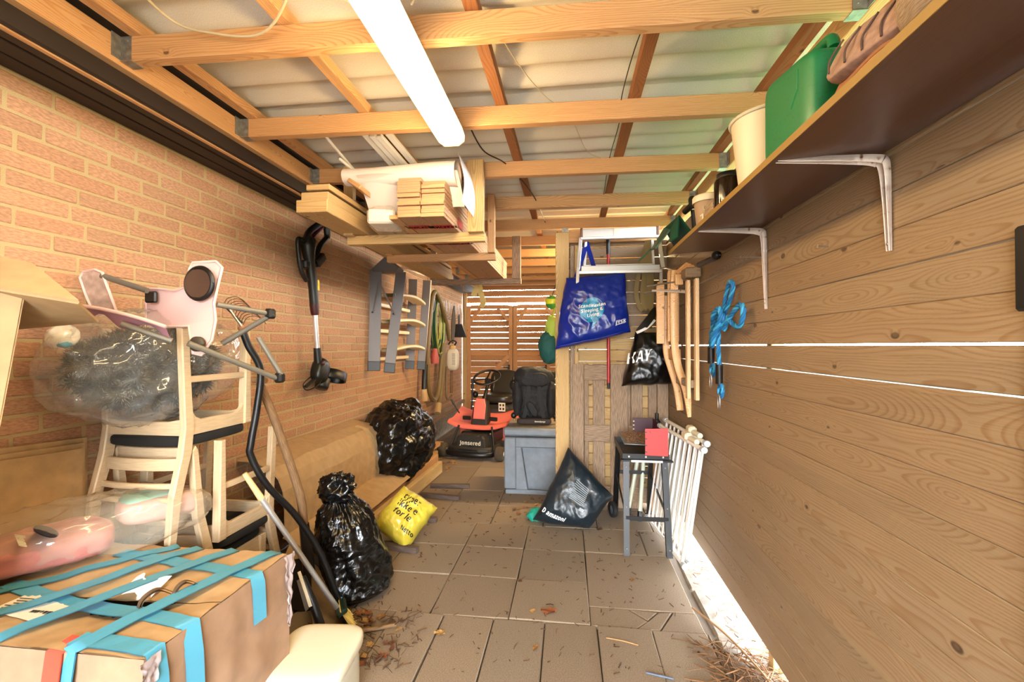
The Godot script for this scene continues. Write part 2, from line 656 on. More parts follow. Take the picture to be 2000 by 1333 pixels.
func brick_wall() -> void:
	var w := struct("wall_left")
	var back := Mb.new().box(Vector3(WL - 0.0785, 1.32, -3.3), Vector3(0.150, 2.64, 9.8))
	part(w, "mortar", back, M.mortar)
	var pool := []
	var tints := []
	for k in 14:
		var mb := Mb.new()
		mb.uo = Vector2(rng.randf() * 3, rng.randf() * 3)
		var red := rng.randf()
		mb.tint(brick_tint(red))
		mb.box(Vector3(), Vector3(0.06, 0.0555, 0.2285), 0.0035, 0.0018, rng)
		pool.append(mb.mesh())
	var rest := Mb.new()
	var near := []
	for r in 35:
		var y := 0.0667 * r + 0.012
		var off: float = [0.0, 0.12, 0.03, 0.15][r % 4] if r % 7 else 0.09
		for k in 36:
			var d := -0.35 + k * 0.24 + off
			if d > 8.2:
				continue
			var hid := (d < 2.75 and y < 0.95 + 0.1 * sin(d)) or (d < 1.25) or (d < 5.0 and y < 0.12) or y > 2.30
			near.append([d + (100.0 if hid else 0.0), d, y, rng.randi() % 14])
	near.sort_custom(func(a, b): return a[0] < b[0])
	for k in near.size():
		var b: Array = near[k]
		var at := Vector3(WL - 0.030 + rng.randf_range(-0.002, 0.0015), b[2], -b[1])
		if k < 298:
			var o := part(w, "brick", pool[b[3]], M.brick)
			o.position = at
			o.rotation = Vector3(rng.randf_range(-0.006, 0.006), rng.randf_range(-0.01, 0.01), 0)
		else:
			rest.uo = Vector2(rng.randf() * 3, rng.randf() * 3)
			var red := rng.randf()
			rest.tint(brick_tint(red))
			rest.box(at, Vector3(0.06, 0.0555, 0.2285), 0.0035)
	part(w, "bricks", rest, M.brick).set_meta("kind", "stuff")
	var plinth := Mb.new().box(Vector3(WL + 0.012, 0.12, -5.9), Vector3(0.03, 0.28, 4.6), 0.006)
	part(w, "plinth", plinth, M.concrete)
	# eaves of the house: dark soffit boards along the wall
	var s := struct("trim_1")
	for k in 3:
		plank(s, "soffit_board", Vector3(WL + 0.043 + k * 0.088, 2.318 + 0.010, -3.3), Vector3(0.080, 0.02, 10.0), M.wood_dark, 0.003, 0.3, 0.1)
	part(s, "soffit_backing", Mb.new().box(Vector3(WL + 0.12, 2.344, -3.3), Vector3(0.27, 0.012, 10.0)), M.black_plastic)
	plank(s, "fascia_board", Vector3(WL + 0.28, 2.43, -3.3), Vector3(0.02, 0.25, 10.0), M.wood_dark, 0.003, 0.3, 0.1)
	# the wall plate that carries the joists, and the thin lath below it
	var t := struct("trim_2")
	plank(t, "wall_plate", Vector3(-1.6 - 0.0225, 2.42, -3.55), Vector3(0.045, 0.10, 9.0), M.wood_joist, 0.003, 0.02, 0.0)
	plank(t, "lath", Vector3(-1.665, 2.312, -3.3), Vector3(0.022, 0.022, 7.6), M.wood_joist, 0.002, 0.0, 0.0)

func board_wall() -> void:
	var w := struct("wall_right")
	var gaps := {-13: 0.0, -12: 0.0015, -11: 0.0015, -10: 0.001, -9: 0.0015, -8: 0.001, -7: 0.001, -6: 0.001, -5: 0.0012, -4: 0.0012, -3: 0.0012, -2: 0.001, -1: 0.0042, 0: 0.0055, 1: 0.0016, 2: 0.0012, 3: 0.0012, 4: 0.004, 5: 0.001, 6: 0.001, 7: 0.002, 8: 0.001}
	for k in range(-13, 9):
		var lo: float = 1.364 + k * 0.0977 + gaps[k] * 0.5
		var hi: float = 1.364 + (k + 1) * 0.0977 - (gaps[k + 1] * 0.5 if gaps.has(k + 1) else 0.0)
		var o := plank(w, "plank", Vector3(WR + 0.011, (lo + hi) / 2, -3.25), Vector3(0.022, hi - lo, 9.7), M.wood_wall, 0.0022, 0.10, 0.10)
		if k in [1, 4]:
			o.rotation.x = 0.0006 if k == 1 else 0.0009
		if k == -1:
			o.rotation.x = 0.0002
		o.rotation.z = rng.randf_range(-0.004, 0.004)
	for d in [-0.2, 0.5, 2.05, 3.55, 4.4, 5.6, 6.8, 7.9]:
		plank(w, "stud", Vector3(WR + 0.047, 1.15, -d), Vector3(0.05, 2.30, 0.05), M.wood_green)
	plank(w, "post", Vector3(WR + 0.075, -0.03, -1.83), Vector3(0.09, 0.32, 0.09), M.wood_green)
	var t := struct("trim_3")
	plank(t, "wall_plate", Vector3(0.93, 2.435, -3.55), Vector3(0.045, 0.10, 9.4), M.wood_green, 0.003, 0.0, 0.0)
	# outside: stones and litter along the wall, lawn beyond
	var g := struct("ground")
	part(g, "gravel_strip", Mb.new().box(Vector3(1.05, -0.08, -3.5), Vector3(0.96, 0.13, 12.0)), M.ground)
	part(g, "lawn", Mb.new().box(Vector3(9.5, -0.07, -3.5), Vector3(16.0, 0.12, 24.0)), M.grass)
	part(g, "yard", Mb.new().box(Vector3(-1.0, -0.12, -14.3), Vector3(12.0, 0.10, 11.4)), M.gravel_pale)
	part(g, "drive", Mb.new().box(Vector3(-1.0, -0.12, 6.2), Vector3(9.0, 0.10, 8.4)), M.gravel_pale)
	for k in 5:
		var mb := Mb.new().tint(tone(1.0, 0.05))
		mb.box(Vector3(), Vector3(0.24, 0.06, 0.40), 0.012, 0.006, rng)
		var o := part(g, "edging_slab", mb, M.concrete)
		o.position = Vector3(0.80, -0.035, -2.05 - k * 0.41)

func joist_hanger(to: Node3D, x: float, z: float, s: float) -> void:
	var mb := Mb.new()
	mb.box(Vector3(x + s * 0.022, JB + 0.045, z + 0.024), Vector3(0.045, 0.085, 0.002), 0.0)
	mb.box(Vector3(x + s * 0.022, JB - 0.001, z), Vector3(0.045, 0.002, 0.05), 0.0)
	mb.box(Vector3(x + s * 0.0015, JB + 0.045, z + 0.042), Vector3(0.002, 0.085, 0.034), 0.0)
	for k in 3:
		mb.box(Vector3(x + s * 0.03, JB + 0.02 + k * 0.025, z + 0.0265), Vector3(0.006, 0.006, 0.004), 0.001)
	part(to, "joist_hanger", mb, M.galv)

func ceiling_() -> void:
	var c := struct("ceiling")
	var roof := Mb.new()
	var amp := 0.022
	var wave := func(d: float) -> float: return amp * sin(d / 0.177 * TAU)
	for sheet in 10:                                 # corrugated fibre-cement sheets, each lapped over the last
		var mb := Mb.new().tint(tone(rng.randf_range(0.88, 1.0), 0.04))
		var d0 := -2.062 + sheet * 1.062
		for side in 2:
			var b := mb.v.size()
			var n := 52
			var lift := 0.006 * (sheet % 2) + side * 0.008
			for j in n + 1:
				var d := d0 + j * 1.16 / n
				for x in 2:
					mb.p(Vector3(-1.9 + x * 3.5, 2.548 + amp + lift + wave.call(d), -d), Vector2(x * 3.5, d))
			for j in n:
				var k := b + j * 2
				if side:
					mb.i.append_array([k, k + 1, k + 2, k + 1, k + 3, k + 2])
				else:
					mb.i.append_array([k, k + 2, k + 1, k + 1, k + 2, k + 3])
		part(c, "roof_sheet", mb, M.roof)
	var jd := [0.86, 1.47, 2.07, 2.71, 3.36, 3.98, 4.60, 5.20, 5.80, 6.40, 7.0, 7.6]
	for k in jd.size():
		var o := plank(c, "joist", Vector3(-0.345, JB + 0.045, -jd[k] - 0.0225), Vector3(2.51, 0.09, 0.045), M.wood_joist, 0.003, 0.10, 0.12)
		o.rotation.y = 0.024
		joist_hanger(c, -1.6, -jd[k] + 0.006, 1.0)
		joist_hanger(c, 0.905, -jd[k] - 0.05, -1.0)
	var bx := [-1.53, -0.95, -0.30, 0.295, 0.86]
	for k in 5:
		plank(c, "batten", Vector3(bx[k], JB + 0.090 + 0.0225, -3.5), Vector3(0.048, 0.045, 9.0), M.wood_batten if k > 1 else M.wood_joist, 0.002, 0.1, 0.1).rotation.y = [-0.02, -0.045, -0.03, 0.008, 0.0][k] * 0.3

func gate_leaf(n: String, x0: float, x1: float, handle_x: float) -> void:
	var g := struct(n)
	var z := FZ + 0.02
	var top := 2.06
	for k in 19:
		var y := 0.06 + k * 0.1035
		plank(g, "slat", Vector3((x0 + x1) / 2, y + 0.046, z - 0.045), Vector3(x1 - x0, 0.0945 if k > 9 else 0.0985, 0.02), M.wood_far, 0.002, 0.25, 0.1)
	if n != "door_3":
		plank(g, "closing_strip", Vector3(x1 + 0.008, top / 2 + 0.02, z - 0.03), Vector3(0.05, top, 0.02), M.wood_far)
	for s in [x0 + 0.035, x1 - 0.035]:
		plank(g, "stile", Vector3(s, top / 2 + 0.02, z), Vector3(0.07, top, 0.045), M.wood_far, 0.003, 0.05)
	for y in [0.1, 1.22, top - 0.0]:
		plank(g, "rail", Vector3((x0 + x1) / 2, y, z), Vector3(x1 - x0 - 0.14, 0.07, 0.04), M.wood_far, 0.003, 0.05)
	var inner := x0 if handle_x < (x0 + x1) / 2 else x1
	var outer := x1 if inner == x0 else x0
	var s := signf(outer - inner)
	var mb := Mb.new().bar(Vector3(inner + s * 0.07, 1.18 if s < 0 else 1.22, z + 0.004), Vector3(outer - s * 0.05, 0.42, z + 0.004), 0.07, 0.04, 0.003, Vector3.BACK)
	part(g, "diagonal_brace", mb, M.wood_far)
	for e in [[inner + s * 0.07, inner + s * 0.27], [outer - s * 0.07, outer - s * 0.24]]:
		part(g, "corner_brace", Mb.new().bar(Vector3(e[0], top - 0.25, z + 0.004), Vector3(e[1], top - 0.03, z + 0.004), 0.06, 0.035, 0.003, Vector3.BACK), M.wood_far)
	part(g, "handle", Mb.new().bar(Vector3(handle_x, 0.98, z + 0.05), Vector3(handle_x - s * -0.10, 0.98, z + 0.05), 0.015, 0.018, 0.003).box(Vector3(handle_x, 0.98, z + 0.03), Vector3(0.03, 0.09, 0.015), 0.003), M.black_metal)

func far_end() -> void:
	gate_leaf("door_1", -1.83, -1.00, -1.06)
	gate_leaf("door_2", -0.985, -0.13, -0.40)
	gate_leaf("door_3", -0.115, 0.74, 0.0)
	var w := struct("wall_back")
	for k in 4:
		plank(w, "plank", Vector3(-0.55, 2.145 + k * 0.115 + 0.045, FZ - 0.03), Vector3(2.7, 0.103, 0.02), M.wood_far, 0.002, 0.2)
	plank(w, "post", Vector3(-1.87, 1.15, FZ + 0.0), Vector3(0.075, 2.5, 0.075), M.wood_green)
	plank(w, "post", Vector3(0.78, 1.15, FZ + 0.0), Vector3(0.075, 2.5, 0.075), M.wood_green)
	# posts, plate of the yard fence beyond are not in sight; the yard is open to the sky

func partition() -> void:
	var w := struct("wall_partition")
	var k := 0
	var y := 0.05
	while y < 2.26:
		plank(w, "plank", Vector3(0.41, y + 0.045, PZ - 0.045), Vector3(0.86, 0.0915, 0.02), M.wood_wall if k > 14 else M.wood_green, 0.002, 0.2, 0.1)
		y += 0.0985
		k += 1
	plank(w, "post", Vector3(-0.055, 1.18, PZ + 0.0), Vector3(0.115, 2.30, 0.075), M.wood_green, 0.004, 0.0)
	plank(w, "stile", Vector3(0.030, 1.12, PZ - 0.015), Vector3(0.035, 2.2, 0.04), M.wood_old, 0.003, 0.0)
	plank(w, "stile", Vector3(0.066, 1.12, PZ - 0.01), Vector3(0.032, 2.2, 0.045), M.wood_green, 0.003, 0.0)
	plank(w, "head_rail", Vector3(0.38, 2.285, PZ + 0.0), Vector3(0.88, 0.09, 0.045), M.wood_joist, 0.003, 0.0)
	part(w, "plate_bracket", Mb.new().box(Vector3(-0.03, 2.345, PZ + 0.045), Vector3(0.055, 0.035, 0.004), 0.001), M.galv)

func front() -> void:
	# the entrance behind the camera stands open; boarded cheeks and a lintel frame it
	var w := struct("wall_front")
	var z := 1.6
	for k in 4:
		plank(w, "lintel_board", Vector3(-0.55, 2.16 + k * 0.1, z), Vector3(2.9, 0.098, 0.022), M.wood_wall)
	for k in 21:
		plank(w, "plank", Vector3(-1.37, 0.10 + k * 0.0977 + 0.05, z), Vector3(1.14, 0.0965, 0.022), M.wood_wall)
# ------------------------------------------------------------------ shared shapes
func nz(seed_: int, freq: float, oct := 3) -> FastNoiseLite:
	var n := FastNoiseLite.new()
	n.seed = seed_
	n.frequency = freq
	n.fractal_octaves = oct
	n.noise_type = FastNoiseLite.TYPE_SIMPLEX_SMOOTH
	return n

func crease(n: FastNoiseLite, q: Vector3) -> float:    # sharp ridges with soft hollows, as in crumpled film
	return 1.0 - 2.0 * absf(n.get_noise_3dv(q))

# a filled bag in its own plane: four corners (bottom left, bottom right, top right, top left), thickness t
class Pillow:
	var q: Array
	var t: float
	var n: FastNoiseLite
	var n2: FastNoiseLite
	var wr: float
	var pw := 4.0
	var sag := 0.0

	func pt(u: float, v: float, side: float) -> Vector3:
		var a := (u + 1) * 0.5
		var b := (v + 1) * 0.5
		var e: Vector2 = (q[0] as Vector2).lerp(q[1], a).lerp((q[3] as Vector2).lerp(q[2], a), b)
		var w := maxf((1.0 - pow(absf(u), pw)) * (1.0 - pow(absf(v), pw)), 0.0)
		var lower := 1.0 - sag * v
		var z := side * t * 0.5 * sqrt(w) * lower
		var k := (1.0 - 2.0 * absf(n.get_noise_3d(e.x, e.y, side * 0.7))) * wr + n2.get_noise_3d(e.x, e.y, side * 2.0) * wr * 0.9
		var pull := sqrt(w)
		return Vector3(e.x + n2.get_noise_3d(e.y * 1.3, 4.0, e.x * 0.6) * wr * 1.2, e.y + n2.get_noise_3d(e.x * 1.3, 9.0, e.y * 0.6) * wr * 1.2, z + k * (0.25 + 0.75 * pull) * side)

	func frame(u: float, v: float) -> Transform3D:      # where a print sits on the front, a little proud of it
		var p := pt(u, v, 1.0)
		var x := (pt(u + 0.02, v, 1.0) - p).normalized()
		var y := (pt(u, v + 0.02, 1.0) - p).normalized()
		var z := x.cross(y).normalized()
		y = z.cross(x)
		return Transform3D(Basis(x, y, z), p + z * 0.0015)

	func build(nu := 56, nv := 48) -> Mb:
		var mb := Mb.new()
		var s := 0
		for side in [1.0, -1.0]:
			mb.grid(nu, nv, func(a: float, b: float) -> Vector3:
				var uu := sin((a - 0.5) * PI) * 0.5 + (a - 0.5)
				var vv := sin((b - 0.5) * PI) * 0.5 + (b - 0.5)
				return pt(uu, vv, side), false, Vector2(1, 1))
		# turn the front so that it faces +z and the back -z
		var half := mb.i.size() / 2
		for g in 2:
			var k0 := g * half
			var c := mb.i[k0 + (nv / 2 * nu + nu / 2) * 6]
			var nn := (mb.v[mb.i[k0 + (nv / 2 * nu + nu / 2) * 6 + 2]] - mb.v[c]).cross(mb.v[mb.i[k0 + (nv / 2 * nu + nu / 2) * 6 + 1]] - mb.v[c])
			if (nn.z < 0.0) == (g == 0):
				for k in range(k0, k0 + half, 3):
					var h := mb.i[k + 1]
					mb.i[k + 1] = mb.i[k + 2]
					mb.i[k + 2] = h
		return mb

func pillow(q: Array, t: float, wr: float, seed_: int, freq := 7.0, sag := 0.0) -> Pillow:
	var p := Pillow.new()
	p.q = q
	p.t = t
	p.wr = wr
	p.n = nz(seed_, freq, 3)
	p.n2 = nz(seed_ + 1, freq * 0.6, 3)
	p.sag = sag
	return p

# a rounded lump: f gives the radius factor for a direction and the position
func blob(mb: Mb, mid: Vector3, rad: Vector3, wr: float, seed_: int, freq: float, nu := 72, nv := 44, square := 1.0) -> Mb:
	var n := nz(seed_, freq, 3)
	var n2 := nz(seed_ + 3, freq * 0.45, 2)
	return mb.grid(nu, nv, func(a: float, b: float) -> Vector3:
		var th := (a if a < 1.0 else 0.0) * TAU
		var ph := (b - 0.5) * PI
		var d := Vector3(cos(th) * cos(ph), sin(ph), sin(th) * cos(ph))
		var s := Vector3(signf(d.x) * pow(absf(d.x), square), signf(d.y) * pow(absf(d.y), square), signf(d.z) * pow(absf(d.z), square))
		var q := s * rad
		return mid + q + d * (crease(n, q + mid) * wr + crease(n, (q + mid) * 2.6) * wr * 0.3 + n2.get_noise_3dv(q + mid) * wr * 1.6), true, Vector2(2, 1))

# a sheet through a strip of profile points (x, y) swept along z, given thickness
func folded_sheet(mb: Mb, prof: Array, z0: float, z1: float, th: float, wob := 0.0, seed_ := 1) -> Mb:
	var n := nz(seed_, 3.0, 2)
	var pts := []
	for k in prof.size():
		pts.append(prof[k])
	var dirs := []
	for k in pts.size():
		var d: Vector2 = (pts[mini(k + 1, pts.size() - 1)] - pts[maxi(k - 1, 0)]).normalized()
		dirs.append(Vector2(-d.y, d.x))
	var ring := []
	for k in pts.size():
		ring.append(pts[k] + dirs[k] * th * 0.5)
	for k in range(pts.size() - 1, -1, -1):
		ring.append(pts[k] - dirs[k] * th * 0.5)
	var m := ring.size()
	var nz_ := 24
	var s := mb.i.size()
	for j in m:                                    # each long strip is flat shaded along the fold
		var a: Vector2 = ring[j]
		var c: Vector2 = ring[(j + 1) % m]
		var b := mb.v.size()
		for e in nz_ + 1:
			var z := lerpf(z0, z1, float(e) / nz_)
			var w := Vector3(n.get_noise_2d(z, a.y * 2.0), n.get_noise_2d(z + 7.0, a.x * 2.0), 0) * wob
			var w2 := Vector3(n.get_noise_2d(z, c.y * 2.0), n.get_noise_2d(z + 7.0, c.x * 2.0), 0) * wob
			mb.p(Vector3(a.x, a.y, z) + w, Vector2(z, a.length()))
			mb.p(Vector3(c.x, c.y, z) + w2, Vector2(z, c.length()))
		for e in nz_:
			var k := b + e * 2
			mb.i.append_array([k, k + 2, k + 1, k + 1, k + 2, k + 3])
	for e in 2:
		for j in pts.size() - 1:
			var z := z1 if e else z0
			var w := func(q: Vector2) -> int: return mb.p(Vector3(q.x, q.y, z) + Vector3(n.get_noise_2d(z, q.y * 2.0), n.get_noise_2d(z + 7.0, q.x * 2.0), 0) * wob, q)
			var i0: int = w.call(ring[j])
			var i1: int = w.call(ring[j + 1])
			var i2: int = w.call(ring[m - 2 - j])
			var i3: int = w.call(ring[m - 1 - j])
			mb.i.append_array([i0, i1, i2, i0, i2, i3] if e else [i0, i2, i1, i0, i3, i2])
	mb.fix(s)
	return mb

# a flat panel of card through four corners, th thick
func panel(mb: Mb, a: Vector3, b: Vector3, c: Vector3, d: Vector3, th: float) -> Mb:
	var n := (b - a).cross(d - a).normalized() * th * 0.5
	var mid := (a + b + c + d) / 4.0
	var f := [a + n, b + n, c + n, d + n]
	var g := [a - n, b - n, c - n, d - n]
	mb.face(f, mid, 0)
	mb.face(g, mid, 0)
	for k in 4:
		mb.face([f[k], f[(k + 1) % 4], g[(k + 1) % 4], g[k]], mid, 0)
	return mb

# a strip (tape, strap) laid through points with a given across direction
func strip(mb: Mb, pts: Array, across: Vector3, w: float, th := 0.0012) -> Mb:
	for side in [1.0, -1.0]:
		var b := mb.v.size()
		var s := mb.i.size()
		for k in pts.size():
			var d: Vector3 = (pts[mini(k + 1, pts.size() - 1)] - pts[maxi(k - 1, 0)]).normalized()
			var ac := (across - d * across.dot(d)).normalized()
			var nn = d.cross(ac) * th * side
			mb.p(pts[k] - ac * w * 0.5 + nn, Vector2(k * 0.1, 0))
			mb.p(pts[k] + ac * w * 0.5 + nn, Vector2(k * 0.1, w))
		for k in pts.size() - 1:
			var g := b + k * 2
			mb.i.append_array([g, g + 2, g + 1, g + 1, g + 2, g + 3] if side > 0 else [g, g + 1, g + 2, g + 1, g + 3, g + 2])
	return mb

func plain(key: String, col: Color, rough := 0.6, metal := 0.0) -> StandardMaterial3D:
	if M.has(key):
		return M[key]
	return mat(key, col, rough, metal)
# ------------------------------------------------------------------ left side, near the camera
func left_near() -> void:
	taped_box()
	open_box()
	chairs()
	tree_bag()
	camp_chair()
	nappy_bag()
	long_tools()
	leaning_card()
	bin_bags()
	timbers()

func taped_box() -> void:
	var t := thing("cardboard_box", "large battered cardboard box criss-crossed with blue tape in the near left corner", "box", Vector3(-1.37, 0, -1.245), 0.0)
	var w := 0.37
	var d := 0.275
	var h := 0.615
	var n := nz(5, 4.0, 3)
	var wall := func(a: Vector3, b: Vector3, nn: Vector3) -> Mb:
		var mb := Mb.new()
		for side in 2:
			mb.grid(20, 14, func(u: float, v: float) -> Vector3:
				var q := a.lerp(b, u) + Vector3.UP * v * h
				return q + nn * (n.get_noise_3dv(q * 1.4) * 0.014 * sin(v * PI) * sin(u * PI) * 2.0 + 0.012 * sin(v * PI) - side * 0.005), false)
		return mb
	part(t, "side_panel", wall.call(Vector3(w, 0, d), Vector3(w, 0, -d), Vector3.RIGHT), M.cardboard_pale)
	part(t, "side_panel", wall.call(Vector3(-w, 0, -d), Vector3(-w, 0, d), Vector3.LEFT), M.cardboard)
	part(t, "front_panel", wall.call(Vector3(-w, 0, d), Vector3(w, 0, d), Vector3.BACK), M.cardboard_pale)
	part(t, "back_panel", wall.call(Vector3(w, 0, -d), Vector3(-w, 0, -d), Vector3.FORWARD), M.cardboard)
	# the two top flaps meet along a slot that has torn open
	var top := func(x: float, z: float) -> float: return h + 0.004 - 0.020 * exp(-pow((z - 0.03) / 0.10, 2.0)) * (1.0 - pow(absf(x) / w, 2.0)) + n.get_noise_2d(x * 1.5, z * 1.5) * 0.006
	for s in [-1, 1]:
		var mb := Mb.new()
		for side in 2:
			mb.grid(48, 16, func(u: float, v: float) -> Vector3:
				var x := lerpf(-w, w, u)
				var tear := 0.0
				if absf(x - 0.06) < 0.17:
					tear = (0.05 + 0.02 * n.get_noise_2d(x * 9.0, s * 5.0)) * (1.0 - pow(absf(x - 0.06) / 0.17, 1.5)) * (1.25 if s > 0 else 0.3)
				var z := lerpf(s * d, 0.035 + s * (0.002 + tear), v)
				var lift := -0.012 * v * tear * 20.0
				return Vector3(x, top.call(x, z) + lift - side * 0.005, z))
		part(t, "flap", mb, M.cardboard)
	part(t, "inner_flap", Mb.new().box(Vector3(0.06, h - 0.085, 0.0), Vector3(0.6, 0.006, 0.5)), M.cardboard_edge)
	var tape := mat("blue_tape", Color(0.29, 0.56, 0.65), 0.42, 0.0, null, 1.0, true, M.tex_crump, 0.25)
	tape.cull_mode = BaseMaterial3D.CULL_DISABLED
	var run := func(a: Vector2, b: Vector2, wd: float, lift := 0.0, drop0 := 0.0, drop1 := 0.0, face0 := Vector3(), face1 := Vector3()) -> void:
		var pts := []
		var across := Vector3(-(b - a).y, 0, (b - a).x).normalized()
		if drop0 > 0.0:
			for k in range(6, 0, -1):
				pts.append(Vector3(a.x, h - drop0 * k / 6.0, a.y) + face0 * (0.008 + 0.012 * sin(PI * (h - drop0 * k / 6.0) / h)))
		for k in 21:
			var q := a.lerp(b, k / 20.0)
			pts.append(Vector3(q.x, maxf(top.call(q.x, q.y) + 0.004, h + 0.004 - 0.02 * (1.0 - lift)) + lift * 0.012 * sin(PI * k / 20.0), q.y))
		if drop1 > 0.0:
			for k in range(1, 7):
				pts.append(Vector3(b.x, h - drop1 * k / 6.0, b.y) + face1 * (0.008 + 0.012 * sin(PI * (h - drop1 * k / 6.0) / h)))
		part(t, "tape", strip(Mb.new(), pts, across, wd), tape)
	# lengthways (away from the camera), each over the front edge
	run.call(Vector2(-0.24, d), Vector2(0.03, -d), 0.048, 0.7, 0.5, 0.05, Vector3.BACK, Vector3.FORWARD)
	run.call(Vector2(-0.06, d), Vector2(0.17, -d), 0.048, 1.0, 0.5, 0.05, Vector3.BACK, Vector3.FORWARD)
	run.call(Vector2(0.17, d), Vector2(0.33, -d), 0.050, 1.0, 0.5, 0.06, Vector3.BACK, Vector3.FORWARD)
	run.call(Vector2(-w, 0.11), Vector2(-0.06, -d), 0.046, 0.2, 0.0, 0.04, Vector3(), Vector3.FORWARD)
	# crossways
	run.call(Vector2(-0.22, -0.20), Vector2(w, -0.115), 0.050, 0.0, 0.0, 0.14, Vector3(), Vector3.RIGHT)
	run.call(Vector2(-w + 0.02, 0.03), Vector2(w, 0.14), 0.05, 0.0, 0.0, 0.5, Vector3(), Vector3.RIGHT)
	run.call(Vector2(0.14, 0.235), Vector2(w, 0.245), 0.05, 0.0, 0.0, 0.40, Vector3(), Vector3.RIGHT)
	var red := plain("red_tape", Color(0.78, 0.27, 0.20), 0.5)
	part(t, "red_tape", strip(Mb.new(), [Vector3(0.13, 0.1, d + 0.020), Vector3(0.13, 0.3, d + 0.024), Vector3(0.13, 0.52, d + 0.016), Vector3(0.13, h, d + 0.004), Vector3(0.135, h + 0.006, d - 0.05)], Vector3.RIGHT, 0.048), red, "red packing tape")
	# address label and bar code, half under the tape
	var paper := plain("paper", Color(0.90, 0.87, 0.80), 0.8)
	var ink := plain("ink", Color(0.10, 0.09, 0.09), 0.8)
	var lab := part(t, "label", Mb.new().grid(12, 10, func(u: float, v: float) -> Vector3: return Vector3(lerpf(-0.245, -0.06, u), top.call(lerpf(-0.245, -0.06, u), lerpf(0.17, 0.07, v)) + 0.0035, lerpf(0.17, 0.06, v) + (u - 0.5) * 0.03)), paper, "torn white address label")
	var bars := Mb.new()
	var r := RandomNumberGenerator.new()
	r.seed = 4
	var bx := -0.128
	for k in 15:
		var bw := r.randf_range(0.0012, 0.0038)
		bars.box(Vector3(bx, h - 0.0005, 0.155), Vector3(bw, 0.0012, 0.05))
		bx += bw + r.randf_range(0.0012, 0.0028)
	part(lab, "bar_code", bars, ink)
	var lines := Mb.new()
	for k in 6:
		lines.box(Vector3(-0.20, h + 0.001, 0.145 - k * 0.012), Vector3(0.05 + 0.012 * (k % 3), 0.0012, 0.0022))
	part(lab, "print", lines, ink)
	# torn paper and a strip of peeled card standing in the hole
	var torn := Mb.new()
	torn.grid(10, 8, func(u: float, v: float) -> Vector3: return Vector3(0.02 + u * 0.11, h - 0.012 + v * 0.03 + 0.008 * sin(u * 9.0), 0.01 - v * 0.05 + 0.012 * sin(u * 14.0 + v * 3.0)))
	part(t, "torn_paper", torn, paper)
	for k in 2:
		part(t, "torn_card", strip(Mb.new(), path([Vector3(0.16 + k * 0.05, h - 0.03, 0.09 - k * 0.06), Vector3(0.165 + k * 0.05, h + 0.02, 0.085 - k * 0.06), Vector3(0.18 + k * 0.045, h + 0.035, 0.05 - k * 0.05), Vector3(0.20 + k * 0.04, h + 0.01, 0.02 - k * 0.05)], 5), Vector3(1, 0, 0.5), 0.018, 0.003), M.cardboard_edge)
	# scuffed paper at the right corners
	var scuff := plain("scuffed_paper", Color(0.62, 0.56, 0.55), 0.9)
	for z in [-d + 0.005, d - 0.002]:
		part(t, "scuffed_corner", Mb.new().grid(8, 16, func(u: float, v: float) -> Vector3:
			var q := Vector3(w + 0.008, h + 0.004 - v * (0.25 if z < 0 else 0.12), z) + Vector3(0.002, 0, (u - 0.5) * 0.05 * (1.0 - v * 0.7))
			return q + Vector3(n.get_noise_3dv(q * 14.0) * 0.012 + 0.006, n.get_noise_3dv(q * 11.0) * 0.006, n.get_noise_3dv(q * 9.0) * 0.012)), scuff)

func open_box() -> void:
	var t := thing("cardboard_box", "tall open cardboard box with splayed flaps at the left edge of the photo", "box", Vector3(-1.62, 0, -0.99), 0.0)
	var c := [Vector3(-0.20, 0, 0.26), Vector3(0.0, 0, 0.04), Vector3(-0.22, 0, -0.13), Vector3(-0.28, 0, 0.02)]
	var u := [Vector3(-0.12, 1.49, 0.28), Vector3(0.305, 1.495, 0.04), Vector3(0.0, 1.44, -0.15), Vector3(-0.27, 1.46, -0.0)]
	for k in 4:
		part(t, "side_panel", panel(Mb.new(), c[k], c[(k + 1) % 4], u[(k + 1) % 4], u[k], 0.006), M.cardboard)
	part(t, "flap", panel(Mb.new(), Vector3(0.12, 1.52, 0.10), Vector3(0.452, 1.463, 0.035), Vector3(0.279, 1.43, -0.16), Vector3(0.004, 1.41, -0.16), 0.006), M.cardboard)
	part(t, "flap", panel(Mb.new(), Vector3(0.10, 1.526, 0.102), Vector3(0.454, 1.468, 0.037), Vector3(0.193, 1.58, -0.06), Vector3(0.05, 1.61, -0.05), 0.006), M.cardboard)

